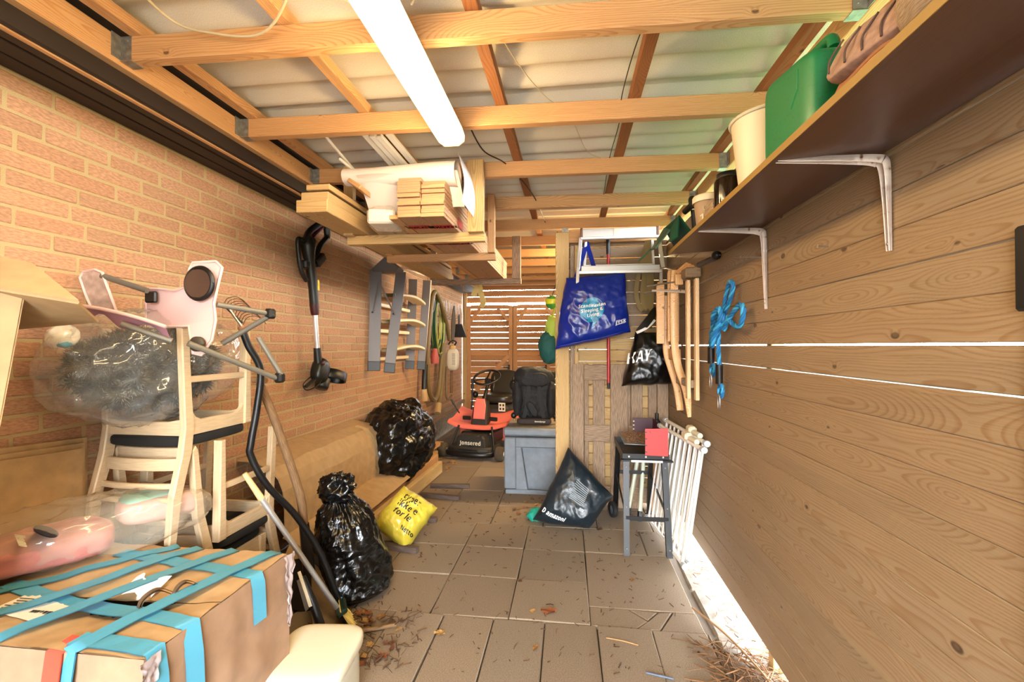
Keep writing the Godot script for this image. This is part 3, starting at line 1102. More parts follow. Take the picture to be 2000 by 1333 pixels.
func chairs() -> void:
	var proto := Node3D.new()
	var g := "white beech dining chairs stacked by the brick wall"
	var w := 0.175
	var d := 0.175
	var wood: Material = M.wood_beech
	for s in [-1, 1]:                             # rear leg running up into the back, kinked at the seat
		var prof := PackedVector2Array([Vector2(-0.205, 0), Vector2(-0.168, 0), Vector2(-0.150, 0.28), Vector2(-0.138, 0.40), Vector2(-0.150, 0.50), Vector2(-0.196, 0.66), Vector2(-0.232, 0.935), Vector2(-0.245, 0.953), Vector2(-0.262, 0.935), Vector2(-0.240, 0.66), Vector2(-0.198, 0.50), Vector2(-0.184, 0.40), Vector2(-0.190, 0.28)])
		var b := Basis(Vector3(0, 0, 1), Vector3.UP, Vector3(-1, 0, 0))
		part(proto, "back_post", Mb.new().at(Transform3D(b, Vector3(s * (w - 0.0), 0, 0))).prism(prof, -0.014, 0.014, 0.004), wood)
		var leg := PackedVector2Array([Vector2(0.150, 0), Vector2(0.178, 0), Vector2(0.186, 0.43), Vector2(0.142, 0.43)])
		part(proto, "front_leg", Mb.new().at(Transform3D(b, Vector3(s * w, 0, 0))).prism(leg, -0.019, 0.019, 0.004), wood)
		# side apron with arched ends, and the side stretcher
		var ap := PackedVector2Array([Vector2(-0.145, 0.43), Vector2(0.145, 0.43), Vector2(0.145, 0.335), Vector2(0.128, 0.358), Vector2(0.10, 0.372), Vector2(-0.10, 0.372), Vector2(-0.128, 0.358), Vector2(-0.145, 0.335)])
		part(proto, "side_apron", Mb.new().at(Transform3D(b, Vector3(s * w, 0, 0))).prism(ap, -0.010, 0.010, 0.002), wood)
		part(proto, "stretcher", Mb.new().box(Vector3(s * w, 0.205, -0.005), Vector3(0.02, 0.026, 0.33), 0.003), wood)
	for e in [-1, 1]:
		var ap2 := PackedVector2Array([Vector2(-w, 0.43), Vector2(w, 0.43), Vector2(w, 0.36), Vector2(0.10, 0.375), Vector2(-0.10, 0.375), Vector2(-w, 0.36)])
		part(proto, "front_apron" if e > 0 else "back_apron", Mb.new().prism(ap2, e * 0.163 - 0.01, e * 0.163 + 0.01, 0.002), wood)
	for r in [[0.918, 0.056, -0.244], [0.672, 0.020, -0.205], [0.620, 0.022, -0.195], [0.540, 0.048, -0.178]]:   # crest and slats, curved back
		var y: float = r[0]
		var hh: float = r[1]
		var zz: float = r[2]
		var mb := Mb.new()
		var prof := PackedVector2Array()
		for k in 13:
			var x := lerpf(-w, w, k / 12.0)
			prof.append(Vector2(x, zz - 0.024 * (1.0 - pow(x / w, 2.0)) + 0.008))
		for k in range(12, -1, -1):
			prof.append(prof[k] - Vector2(0, 0.016))
		mb.at(Transform3D(Basis(Vector3.RIGHT, Vector3.BACK, Vector3.DOWN), Vector3(0, y, 0))).prism(prof, -hh / 2, hh / 2, 0.003)
		part(proto, "crest_rail" if hh > 0.05 else "back_slat", mb, wood)
	var seat := Mb.new()
	blob(seat, Vector3(0, 0.452, 0.0), Vector3(0.192, 0.026, 0.195), 0.0, 1, 1.0, 48, 16, 0.42)
	part(proto, "seat_pad", seat, plain("black_fabric", Color(0.045, 0.04, 0.035), 0.9))
	var place := func(label: String, at: Vector3, b: Basis) -> void:
		var c: Node3D = proto.duplicate()
		c.name = numbered("dining_chair")
		add_child(c)
		c.transform = Transform3D(b, at)
		tag(c, label, "chair", g)
	place.call("pale wooden dining chair standing upright on the floor at the bottom of the stack", Vector3(-1.695, 0, -1.93), Basis(Vector3.UP, PI))
	place.call("pale wooden dining chair upside down in mid stack, legs beside the curved black handle", Vector3(-1.665, 0.955, -1.955), Basis(Vector3.BACK, PI))
	place.call("pale wooden dining chair upside down on top, holding the bagged tree between its legs", Vector3(-1.69, 1.43, -1.81), Basis(Vector3.RIGHT, PI))
	proto.free()

func tree_bag() -> void:
	var t := thing("bagged_tree", "clear plastic sack of frosted artificial fir branches lying on the upturned chair", "christmas tree", Vector3(-1.725, 1.27, -1.70))
	var film := clear_mat("clear_film", Color(0.97, 0.97, 0.95), 0.08, 0.10)
	var b := Basis(Vector3.UP, 0.06)
	part(t, "plastic_sack", blob(Mb.new().at(Transform3D(b, Vector3())), Vector3(), Vector3(0.185, 0.19, 0.385), 0.030, 8, 5.0, 120, 76, 0.85), film)
	# gathered neck with a knot of blue tape
	var neck := []
	for k in 9:
		neck.append(Vector3(-0.09, 0.10 + k * 0.012, 0.275 + k * 0.006))
	part(t, "sack_neck", blob(Mb.new(), Vector3(-0.03, 0.125, 0.32), Vector3(0.035, 0.030, 0.035), 0.012, 4, 22.0, 32, 20), plain("milky_film", Color(0.85, 0.83, 0.75), 0.2))
	part(t, "tie", blob(Mb.new(), Vector3(-0.005, 0.100, 0.335), Vector3(0.017, 0.015, 0.017), 0.004, 5, 30.0, 20, 14), plain("tie_blue", Color(0.10, 0.50, 0.58), 0.4))
	# branches: thousands of needles, dark with pale tips
	var tuft := Mb.new()
	var r := RandomNumberGenerator.new()
	r.seed = 77
	for k in 46:
		var d := Vector3(r.randf_range(-1, 1), r.randf_range(-1, 1), r.randf_range(-1, 1)).normalized()
		var e := d * r.randf_range(0.030, 0.046)
		var sd := d.cross(Vector3(0.3, 1, 0.2)).normalized() * 0.0011
		var mid := e * 0.62
		tuft.tint(Color(0.022, 0.03, 0.02))
		var a := tuft.p(sd)
		var c := tuft.p(-sd)
		var m1 := tuft.p(mid + sd)
		var m2 := tuft.p(mid - sd)
		tuft.tint(Color(0.55, 0.55, 0.52))
		var p := tuft.p(e)
		tuft.i.append_array([a, m1, c, c, m1, m2, m1, p, m2])
	var needle := mat("needles", Color.WHITE, 0.7)
	needle.cull_mode = BaseMaterial3D.CULL_DISABLED
	var mm := MultiMesh.new()
	mm.transform_format = MultiMesh.TRANSFORM_3D
	mm.use_colors = true
	mm.mesh = tuft.mesh()
	var spots := []
	while spots.size() < 950:
		var q := Vector3(r.randf_range(-1, 1), r.randf_range(-1, 1), r.randf_range(-1, 1))
		if q.length() < 0.98 and q.length() > 0.62:
			spots.append(b * (q * Vector3(0.160, 0.165, 0.335)))
	mm.instance_count = spots.size()
	for k in spots.size():
		mm.set_instance_transform(k, Transform3D(Basis(Vector3(r.randf_range(-1, 1), r.randf_range(-1, 1), r.randf_range(-1, 1)).normalized(), r.randf() * TAU).scaled(Vector3.ONE * r.randf_range(0.8, 1.3)), spots[k]))
	for k in spots.size():
		mm.set_instance_color(k, Color(1, 1, 1) if k % 5 == 0 else Color(0.07, 0.085, 0.06))
	var mi := MultiMeshInstance3D.new()
	mi.name = "needle_tufts"
	mi.multimesh = mm
	mi.material_override = needle
	mi.set_meta("kind", "stuff")
	t.add_child(mi)
	part(t, "branch_core", blob(Mb.new().at(Transform3D(b, Vector3())), Vector3(), Vector3(0.115, 0.11, 0.25), 0.03, 12, 9.0, 40, 24), plain("dark_fir", Color(0.07, 0.075, 0.055), 0.95))

func camp_chair() -> void:
	var t := thing("camp_chair", "child's folded dusty pink camp chair lying on top of the bagged tree", "folding chair", Vector3(-1.675, 1.462, -1.64))
	t.scale = Vector3.ONE * 1.32
	var pink := mat("pink_fabric", Color(0.83, 0.68, 0.65), 0.85)
	pink.cull_mode = BaseMaterial3D.CULL_DISABLED
	var worn := mat("worn_fabric", Color(0.78, 0.66, 0.58), 0.9, 0.0, noise_tex(0.03, grey(0.75), grey(1.0), 51, 256, 5), 4.0, true)
	worn.cull_mode = BaseMaterial3D.CULL_DISABLED
	var tubem := plain("grey_tube", Color(0.42, 0.40, 0.36), 0.5, 0.3)
	var hem := plain("pink_hem", Color(0.86, 0.72, 0.68), 0.8)
	var sheet := func(n: String, poly: Array, z: Callable, m: Material) -> MeshInstance3D:
		var pv := PackedVector2Array()
		for q in poly:
			pv.append(q)
		var mb := Mb.new()
		mb.prism(pv, -0.004, 0.004, 0.0015)
		for k in mb.v.size():
			mb.v[k] = z.call(mb.v[k])
		var o := part(t, n, mb, m)
		var rim := []
		for q in poly:
			rim.append(z.call(Vector3(q.x, q.y, 0.003)))
		rim.append(rim[0])
		part(o, "hem", Mb.new().tube(rim, 0.0045, 6), hem)
		return o
	# local axes: x to the right in the picture's sense, tilted a little
	var bend := func(q: Vector3) -> Vector3: return Vector3(q.x, q.y, q.z + 0.02 * sin(q.x * 14.0) + 0.08 * q.x)
	sheet.call("arm_strap", [Vector2(-0.120, 0.015), Vector2(-0.150, 0.075), Vector2(-0.170, 0.125), Vector2(-0.158, 0.143), Vector2(-0.120, 0.148), Vector2(-0.095, 0.138), Vector2(-0.08, 0.10), Vector2(-0.045, 0.02)], func(q: Vector3) -> Vector3: return Vector3(q.x, q.y, q.z + 0.06), worn)
	sheet.call("back_sheet", [Vector2(-0.015, -0.02), Vector2(-0.017, 0.06), Vector2(-0.008, 0.098), Vector2(0.05, 0.094), Vector2(0.115, 0.086), Vector2(0.155, 0.100), Vector2(0.160, 0.15), Vector2(0.170, 0.168), Vector2(0.235, 0.172), Vector2(0.252, 0.155), Vector2(0.240, 0.10), Vector2(0.230, 0.05), Vector2(0.235, 0.0), Vector2(0.225, -0.06), Vector2(0.195, -0.105), Vector2(0.172, -0.10), Vector2(0.16, -0.02)], bend, pink)
	var rimp := []
	part(t, "seat_sheet", Mb.new().grid(30, 8, func(u: float, v: float) -> Vector3:
		var x := lerpf(-0.16, 0.20, u)
		return Vector3(x, 0.035 - 0.9 * pow(x + 0.02, 2.0) - v * (0.028 + 0.015 * sin(u * 20.0)) - 0.02 * u, 0.15 + 0.05 * sin(u * PI) - v * 0.02)), mat("pink_dark", Color(0.60, 0.42, 0.46), 0.85)).material_override.cull_mode = BaseMaterial3D.CULL_DISABLED
	part(t, "seat_hem", Mb.new().tube(range(16).map(func(k: int) -> Vector3: return Vector3(lerpf(-0.16, 0.20, k / 15.0), 0.037 - 0.9 * pow(lerpf(-0.16, 0.20, k / 15.0) + 0.02, 2.0) - 0.02 * k / 15.0, 0.15 + 0.05 * sin(k / 15.0 * PI))), 0.005, 6), hem)
	for e in [[Vector3(-0.10, 0.13, 0.06), Vector3(0.04, 0.085, 0.05)], [Vector3(0.11, -0.02, 0.19), Vector3(0.20, -0.065, 0.13)], [Vector3(0.22, -0.07, 0.10), Vector3(0.345, -0.185, -0.12)], [Vector3(0.30, -0.05, -0.08), Vector3(0.35, -0.17, -0.12)], [Vector3(0.24, 0.045, 0.02), Vector3(0.325, 0.025, -0.10)], [Vector3(0.335, 0.025, -0.10), Vector3(0.20, -0.07, -0.05)]]:
		part(t, "tube", Mb.new().tube([e[0], e[1]], 0.0085, 10), tubem)
	for q in [Vector3(0.345, -0.18, -0.12), Vector3(0.325, 0.025, -0.10)]:
		part(t, "tube_joint", Mb.new().box(q, Vector3(0.026, 0.032, 0.03), 0.006), M.black_plastic)
	part(t, "eyelet", Mb.new().box(Vector3(0.035, 0.068, 0.032), Vector3(0.038, 0.034, 0.012), 0.004), M.black_plastic)
	part(t, "eyelet", Mb.new().at(Transform3D(Basis(Vector3.RIGHT, PI / 2), Vector3(0.195, -0.072, 0.04))).lathe([Vector2(0, -0.006), Vector2(0.022, -0.006), Vector2(0.022, 0.006), Vector2(0, 0.006)], 20), plain("olive_plastic", Color(0.24, 0.21, 0.15), 0.6))
	var ring := Mb.new()
	var c := Vector3(0.200, 0.105, 0.040)
	var pts := []
	for k in 33:
		pts.append(c + Vector3(cos(k * TAU / 32) * 0.046, sin(k * TAU / 32) * 0.046, cos(k * TAU / 32) * 0.004))
	var cup := part(t, "cup_holder", ring.tube(pts, 0.0065, 8, false), M.black_plastic)
	part(cup, "net", Mb.new().tint(Color(1.4, 1.1, 0.9)).at(Transform3D(Basis(Vector3.RIGHT, PI / 2), c)).lathe([Vector2(0.044, 0.004), Vector2(0.030, 0.002), Vector2(0.0, 0.0)], 20), mat("brown_net", Color(0.46, 0.31, 0.22), 0.8, 0.0, M.tex_grit, 14.0, true))

func nappy_bag() -> void:
	var t := thing("plastic_bag", "clear carrier bag with packs of pink nappies behind the taped box", "bag", Vector3(-1.70, 0.70, -1.50))
	var film := clear_mat("carrier_film", Color(0.90, 0.86, 0.78), 0.17, 0.14)
	part(t, "film", blob(Mb.new().at(Transform3D(Basis(Vector3.UP, -0.55), Vector3())), Vector3(0, 0.005, 0.02), Vector3(0.17, 0.088, 0.33), 0.016, 21, 8.0, 80, 44, 0.8), film)
	var pink := mat("nappy_pink", Color(0.82, 0.52, 0.48), 0.5, 0.0, M.tex_soft, 2.0, true)
	var b := Basis(Vector3.UP, -0.55)
	part(t, "nappy_pack", blob(Mb.new().at(Transform3D(b, Vector3(-0.05, -0.015, 0.16))), Vector3(), Vector3(0.12, 0.05, 0.16), 0.006, 6, 7.0, 40, 24, 0.55), pink)
	part(t, "nappy_pack", blob(Mb.new().at(Transform3D(b, Vector3(0.075, 0.025, -0.14))), Vector3(), Vector3(0.08, 0.045, 0.13), 0.006, 9, 7.0, 40, 24, 0.55), mat("nappy_pale", Color(0.76, 0.58, 0.54), 0.5))
	part(t, "nappy_pack", blob(Mb.new().at(Transform3D(b, Vector3(0.05, 0.05, -0.13))), Vector3(), Vector3(0.07, 0.03, 0.10), 0.004, 10, 7.0, 40, 24, 0.55), mat("nappy_mint", Color(0.42, 0.66, 0.60), 0.5))
	var sign_ := part(t, "emblem", Mb.new().at(Transform3D(b * Basis(Vector3.RIGHT, -0.5), Vector3(0.02, 0.058, 0.22))).lathe([Vector2(0, 0.004), Vector2(0.045, 0.004), Vector2(0.045, 0.0), Vector2(0, 0)], 28, 1.5, 0.7), plain("navy", Color(0.05, 0.07, 0.16), 0.5))
	letters(sign_, "lettering", "Nemmo", 0.026, Transform3D(b * Basis(Vector3.RIGHT, -0.5) * Basis(Vector3.RIGHT, -PI / 2), Vector3(0.0, 0.050, 0.27)), M.white_plastic)
	# flattened boxes standing behind, against the wall
	for k in 3:
		var s := solo("flat_box", panel(Mb.new(), Vector3(-1.912 + k * 0.016, 0.0, -1.0), Vector3(-1.912 + k * 0.016, 0.0, -1.615 + k * 0.02), Vector3(-1.915 + k * 0.013, 0.995 - k * 0.018, -1.60 + k * 0.02), Vector3(-1.915 + k * 0.013, 1.03 - k * 0.018, -1.0), 0.006), M.cardboard, ["flattened cardboard box against the bricks, rearmost of three behind the chairs", "flattened cardboard box against the bricks, middle one of three behind the chairs", "flattened cardboard box nearest the room of three leaning behind the chairs"][k], "cardboard", "flattened boxes against the brick wall")

func long_tools() -> void:
	# curved black handle with a spring tine head
	var t := thing("garden_rake", "rake with curled wire tines and a long bent black handle leaning by the chairs", "rake", Vector3(-1.38, 0, -2.0))
	var h := path([Vector3(-0.068, 1.432, 0.130), Vector3(-0.050, 1.36, 0.115), Vector3(-0.020, 1.25, 0.075), Vector3(-0.028, 1.08, 0.085), Vector3(-0.043, 0.92, 0.105), Vector3(-0.045, 0.86, 0.10), Vector3(-0.005, 0.72, 0.05), Vector3(0.06, 0.53, -0.08), Vector3(0.15, 0.30, -0.16), Vector3(0.23, 0.02, -0.20)], 7)
	part(t, "handle", Mb.new().tube(h, 0.0155, 12), M.black_metal)
	part(t, "collar", Mb.new().tube([Vector3(-0.071, 1.448, 0.131), Vector3(-0.062, 1.418, 0.126)], 0.0175, 12), plain("terracotta", Color(0.55, 0.36, 0.24), 0.7))
	part(t, "socket", Mb.new().tube([Vector3(-0.125, 1.535, 0.150), Vector3(-0.098, 1.49, 0.140), Vector3(-0.070, 1.445, 0.131)], 0.0065, 8), M.steel)
	var head := part(t, "head_bar", Mb.new().bar(Vector3(-0.140, 1.540, 0.155), Vector3(-0.07, 1.462, 0.128), 0.012, 0.008, 0.002), M.black_metal)
	for k in 10:
		var a := Vector3(-0.140, 1.540, 0.155).lerp(Vector3(-0.068, 1.455, 0.125), k / 9.0)
		part(head, "tine", Mb.new().tube(path([a, a + Vector3(0.012, 0.030, -0.005), a + Vector3(0.042, 0.040, -0.02), a + Vector3(0.074, 0.022, -0.03), a + Vector3(0.084, 0.004, -0.035)], 4), 0.0017, 5), plain("wire_brown", Color(0.30, 0.24, 0.17), 0.5, 0.5))
	# spade with a worn wooden shaft
	var s := thing("spade", "old spade with a grey wooden T grip shaft between chairs and black sack", "spade", Vector3(-1.37, 0, -2.18))
	var sh := path([Vector3(-0.078, 1.185, 0.195), Vector3(-0.045, 1.02, 0.14), Vector3(0.0, 0.80, 0.085), Vector3(0.035, 0.60, 0.04), Vector3(0.040, 0.45, 0.02), Vector3(0.030, 0.20, -0.03)], 6)
	part(s, "shaft", Mb.new().tube(sh, [0.017] + range(sh.size() - 1).map(func(k: int) -> float: return 0.0185 + 0.004 * k / sh.size()), 12), M.wood_handle)
	part(s, "grip", Mb.new().tube([Vector3(-0.115, 1.198, 0.185), Vector3(-0.08, 1.20, 0.195), Vector3(-0.04, 1.198, 0.205)], [0.014, 0.018, 0.014], 10), M.wood_handle)
	part(s, "socket", Mb.new().tube([Vector3(0.042, 0.46, 0.02), Vector3(0.046, 0.34, 0.0), Vector3(0.050, 0.12, -0.03)], [0.024, 0.026, 0.030], 10), mat("rusty", Color(0.22, 0.16, 0.11), 0.8, 0.3, M.tex_grit, 6.0, true))
	var blade := PackedVector2Array([Vector2(-0.085, 0.26), Vector2(0.085, 0.26), Vector2(0.10, 0.10), Vector2(0.07, 0.02), Vector2(0, 0), Vector2(-0.07, 0.02), Vector2(-0.10, 0.10)])
	part(s, "blade", Mb.new().at(Transform3D(Basis(Vector3.UP, 0.5) * Basis(Vector3.RIGHT, -0.18), Vector3(0.045, 0.0, -0.02))).prism(blade, -0.002, 0.002, 0.0), M.rusty)
	# a loose flap of card on the ground behind it
	solo("card_piece", panel(Mb.new(), Vector3(-1.14, 0.012, -1.93), Vector3(-1.0, 0.006, -1.87), Vector3(-1.13, 0.02, -2.20), Vector3(-1.36, 0.26, -2.28), 0.005), mat("dirty_card", Color(0.42, 0.33, 0.22), 0.95, 0.0, M.tex_soft, 3.0, true), "dirty brown sheet of board leaning behind the broom brush", "board")
	# push broom
	var b := thing("broom", "push broom with an aluminium handle and pale bristles standing in front of the black sack", "broom", Vector3(-1.10, 0, -2.12))
	part(b, "handle", Mb.new().tube([Vector3(-0.285, 0.70, 0.23), Vector3(-0.02, 0.085, 0.015)], 0.0125, 12), M.alu)
	part(b, "handle_top", Mb.new().tube([Vector3(-0.325, 0.795, 0.262), Vector3(-0.272, 0.67, 0.22)], [0.011, 0.0145], 12), plain("pale_wood", Color(0.80, 0.68, 0.48), 0.6))
	var along := Vector3(0.42, 0.10, 0.70).normalized()
	part(b, "brush_block", Mb.new().bar(Vector3(0.0, 0.085, 0.01) - along * 0.075, Vector3(0.0, 0.085, 0.01) + along * 0.075, 0.05, 0.022, 0.006, Vector3(-0.55, 0.83, 0.1)), plain("bottle_green", Color(0.03, 0.14, 0.09), 0.5))
	var br := Mb.new()
	var r := RandomNumberGenerator.new()
	r.seed = 3
	var side := Vector3(0.75, 0.55, -0.45).normalized()
	for k in 26:
		for j in 5:
			var q := Vector3(0.0, 0.08, 0.01) + along * lerpf(-0.07, 0.07, k / 25.0) + side.cross(along) * lerpf(-0.018, 0.018, j / 4.0)
			br.tint(Color(1, 1, 1) * r.randf_range(0.75, 1.0))
			br.tube([q, q + Vector3(0.05, -0.062, -0.012) + Vector3(r.randf_range(-1, 1), r.randf_range(-0.3, 0.3), r.randf_range(-1, 1)) * 0.010], 0.0026, 4, false)
	part(b, "bristles", br, plain("bristle", Color(0.82, 0.72, 0.40), 0.8)).set_meta("kind", "stuff")
	# long black scraper with a white strip
	var c := thing("ice_scraper", "black handled scraper with a white strip lying between the taped box and the broom", "scraper", Vector3(-1.10, 0, -1.90))
	part(c, "handle", Mb.new().tube([Vector3(-0.09, 0.32, -0.03), Vector3(-0.03, 0.20, -0.02), Vector3(0.045, 0.03, 0.0)], [0.012, 0.018, 0.022], 10), M.black_plastic)
	part(c, "strip", Mb.new().bar(Vector3(-0.105, 0.345, -0.022), Vector3(-0.035, 0.205, 0.0), 0.014, 0.004, 0.001, Vector3(0.3, 0.2, 1)), M.white_plastic)
	part(c, "blade", panel(Mb.new(), Vector3(-0.12, 0.30, -0.03), Vector3(-0.085, 0.32, -0.02), Vector3(-0.05, 0.19, -0.01), Vector3(-0.07, 0.17, -0.02), 0.003), M.alu)
	# white tub behind the taped box
	var tub := thing("tub", "white plastic tub with a rounded lid on the floor beside the taped box", "tub", Vector3(-0.915, 0, -1.56), 0.1)
	var body := Mb.new()
	blob(body, Vector3(0, 0.11, 0), Vector3(0.13, 0.105, 0.15), 0.0, 1, 1.0, 48, 20, 0.4)
	part(tub, "body", body, M.white_plastic)
	part(tub, "lid", blob(Mb.new(), Vector3(0, 0.235, 0), Vector3(0.145, 0.030, 0.165), 0.0, 1, 1.0, 48, 16, 0.45), M.white_plastic)

func leaning_card() -> void:
	var t := thing("flat_box", "long unfolded cardboard carton leaning on the brick wall and bent onto the timbers", "cardboard", Vector3(0, 0, 0))
	var prof := [Vector2(-1.905, 0.70), Vector2(-1.80, 0.685), Vector2(-1.70, 0.655), Vector2(-1.645, 0.60), Vector2(-1.615, 0.53), Vector2(-1.605, 0.42), Vector2(-1.60, 0.275)]
	part(t, "panel", folded_sheet(Mb.new(), prof, -2.42, -3.86, 0.006, 0.012, 4), M.cardboard)
	part(t, "flap", folded_sheet(Mb.new(), [Vector2(-1.60, 0.275), Vector2(-1.50, 0.232), Vector2(-1.405, 0.185)], -2.40, -3.93, 0.006, 0.006, 4), M.cardboard)
	part(t, "end_flap", panel(Mb.new(), Vector3(-1.56, 0.26, -2.41), Vector3(-1.40, 0.18, -2.41), Vector3(-1.37, 0.06, -2.20), Vector3(-1.53, 0.10, -2.20), 0.005), M.cardboard)
	var tape := clear_mat("clear_tape", Color(0.9, 0.8, 0.6), 0.25, 0.1)
	part(t, "tape", folded_sheet(Mb.new(), [Vector2(-1.78, 0.688), Vector2(-1.694, 0.661), Vector2(-1.638, 0.603), Vector2(-1.606, 0.53), Vector2(-1.597, 0.42), Vector2(-1.592, 0.29)], -3.62, -3.68, 0.002, 0.0), tape)

func bin_bags() -> void:
	var mb := Mb.new()
	blob(mb, Vector3(-1.60, 0.47, -4.12), Vector3(0.27, 0.34, 0.40), 0.055, 31, 3.2, 130, 84, 0.9)
	for k in mb.v.size():
		mb.v[k].x = maxf(mb.v[k].x, -1.915)
		mb.v[k].y = maxf(mb.v[k].y, 0.135 + 0.01 * sin(mb.v[k].z * 30.0))
	solo("bin_bag", mb, M.black_bag, "bulging black bin bag slumped against the brick wall behind the leaning carton", "bin bag")
	var t := thing("bin_bag", "tall knotted black bin bag standing in front of the leaning carton", "bin bag", Vector3(-1.21, 0, -2.42))
	var n := nz(41, 6.0, 2)
	var n2 := nz(42, 3.0, 2)
	var ys := [0.0, 0.01, 0.05, 0.14, 0.25, 0.36, 0.45, 0.50, 0.535]
	var rs := [0.12, 0.185, 0.205, 0.195, 0.165, 0.142, 0.112, 0.070, 0.045]
	var cx := [0.0, 0.0, 0.0, -0.005, -0.015, -0.03, -0.05, -0.065, -0.075]
	var pick := func(arr: Array, y: float) -> float:
		for k in ys.size() - 1:
			if y <= ys[k + 1]:
				return lerpf(arr[k], arr[k + 1], (y - ys[k]) / (ys[k + 1] - ys[k]))
		return arr[-1]
	var body := Mb.new()
	body.grid(120, 80, func(u: float, v: float) -> Vector3:
		var th := (u if u < 1.0 else 0.0) * TAU
		var y := v * 0.535
		var r: float = pick.call(rs, y)
		var pleat := sin(th * 13.0 + 4.0 * n2.get_noise_2d(cos(th) * 2.0, y * 2.0)) * 0.010 * smoothstep(0.22, 0.50, y)
		var q := Vector3(cos(th) * r, y, sin(th) * r)
		var k := (crease(n, q * Vector3(1, 0.4, 1)) * 0.022 + crease(n, q * 2.7) * 0.007) + n2.get_noise_3dv(q) * 0.03
		r = maxf(r + (k * smoothstep(0.0, 0.05, y) + pleat) * minf(1.0, r / 0.08), 0.012)
		return Vector3(pick.call(cx, y) + cos(th) * r, y, sin(th) * r), true, Vector2(3, 2))
	part(t, "sack", body, M.black_bag)
	part(t, "neck", blob(Mb.new(), Vector3(-0.082, 0.575, 0.0), Vector3(0.075, 0.052, 0.06), 0.030, 44, 14.0, 64, 40), M.black_bag)
	for e in [[Vector3(-0.05, 0.59, 0.02), Vector3(0.0, 0.605, 0.03), Vector3(0.045, 0.575, 0.03)], [Vector3(-0.02, 0.545, 0.03), Vector3(0.03, 0.55, 0.05), Vector3(0.075, 0.50, 0.05)]]:
		part(t, "tie_end", Mb.new().tube(path(e, 4), [0.03, 0.032, 0.03, 0.028, 0.024, 0.02, 0.014, 0.01, 0.004], 7, true, 0.35), M.black_bag)
	# yellow carrier bag
	var y := thing("carrier_bag", "full yellow carrier bag with bold black print lying on the timber beside the black sack", "bag", Vector3(-1.14, 0.175, -3.06), 0.25)
	y.rotation.x = -0.62
	y.rotation.z = -0.52
	var film := mat("yellow_film", Color(0.74, 0.67, 0.22), 0.32, 0.0, null, 1.0, true, M.tex_crump, 0.25)
	film.uv1_scale = Vector3.ONE * 3.0
	var p := pillow([Vector2(-0.15, -0.165), Vector2(0.14, -0.175), Vector2(0.175, 0.155), Vector2(-0.115, 0.175)], 0.20, 0.014, 61, 8.0, 0.25)
	part(y, "film", p.build(), film)
	var bend := func(a: float, b: float) -> Transform3D: return p.frame(a, b)
	var ink: Material = plain("bag_ink", Color(0.04, 0.04, 0.04), 0.5)
	letters(y, "print", "typer", 0.25, Transform3D(Basis().rotated(Vector3.BACK, 0.02), Vector3(-0.05, 0.62, 0)), ink, bend, 800)
	letters(y, "print", "ikke e", 0.25, Transform3D(Basis(), Vector3(-0.02, 0.26, 0)), ink, bend, 800)
	letters(y, "print", "for le", 0.25, Transform3D(Basis(), Vector3(0.02, -0.10, 0)), ink, bend, 800)
	letters(y, "print", "Netto", 0.17, Transform3D(Basis(), Vector3(0.62, -0.52, 0)), ink, bend, 800)

func timbers() -> void:
	var g := "timbers lying along the brick wall"
	var beam := func(a: Vector3, b: Vector3, w: float, th: float, m: Material, label: String) -> void:
		var mb := Mb.new()
		mb.uo = Vector2(rng.randf() * 2, rng.randi() % 8 * 0.1)
		mb.bar(a, b, w, th, 0.004)
		solo("timber", mb, m, label, "timber", g)
	beam.call(Vector3(-1.60, 0.06, -2.3), Vector3(-1.60, 0.06, -5.3), 0.095, 0.10, M.wood_green, "squared pale timber lying beside the bricks under the leaning carton")
	beam.call(Vector3(-1.425, 0.075, -2.75), Vector3(-1.36, 0.075, -4.72), 0.05, 0.12, M.wood_green, "pale squared timber nearest the paving, its end by the dark cross sticks")
	beam.call(Vector3(-1.50, 0.09, -2.6), Vector3(-1.47, 0.09, -4.95), 0.05, 0.13, M.wood_joist, "reddish timber with a knotty top, second from the paving")
	beam.call(Vector3(-1.77, 0.10, -3.1), Vector3(-1.62, 0.155, -5.55), 0.14, 0.025, M.wood_joist, "thin board lying on the timbers, its end nearest the mower")
	var g2 := "dark sticks across the paving under the timbers"
	var stick := func(a: Vector3, b: Vector3, label: String) -> void:
		solo("batten", Mb.new().bar(a, b, 0.045, 0.038, 0.003), M.wood_grey, label, "batten", g2)
	stick.call(Vector3(-1.33, 0.0195, -2.95), Vector3(-0.985, 0.0195, -2.90), "dark batten on the paving nearest the camera, in front of the yellow bag")
	stick.call(Vector3(-1.30, 0.0195, -3.42), Vector3(-1.01, 0.0195, -3.42), "dark batten half hidden behind the yellow bag")
	stick.call(Vector3(-1.325, 0.0195, -3.98), Vector3(-0.955, 0.0195, -3.93), "dark batten behind the yellow bag, second from the mower")
	stick.call(Vector3(-1.315, 0.0195, -4.24), Vector3(-0.945, 0.0195, -4.28), "dark batten on the paving farthest from the camera")
	solo("ledge_board", Mb.new().bar(Vector3(-1.885, 0.375, -4.7), Vector3(-1.885, 0.375, -8.0), 0.07, 0.055, 0.004), M.wood_old, "weathered rail fixed along the foot of the brick wall beside the mower", "rail")
# ------------------------------------------------------------------ board wall and partition
func right_side() -> void:
	shelf()
	shelf_items()
	sledge()
	rope()
	gates()
	stand()
	fence_panel()
	hung_on_partition()
	dark_bag()

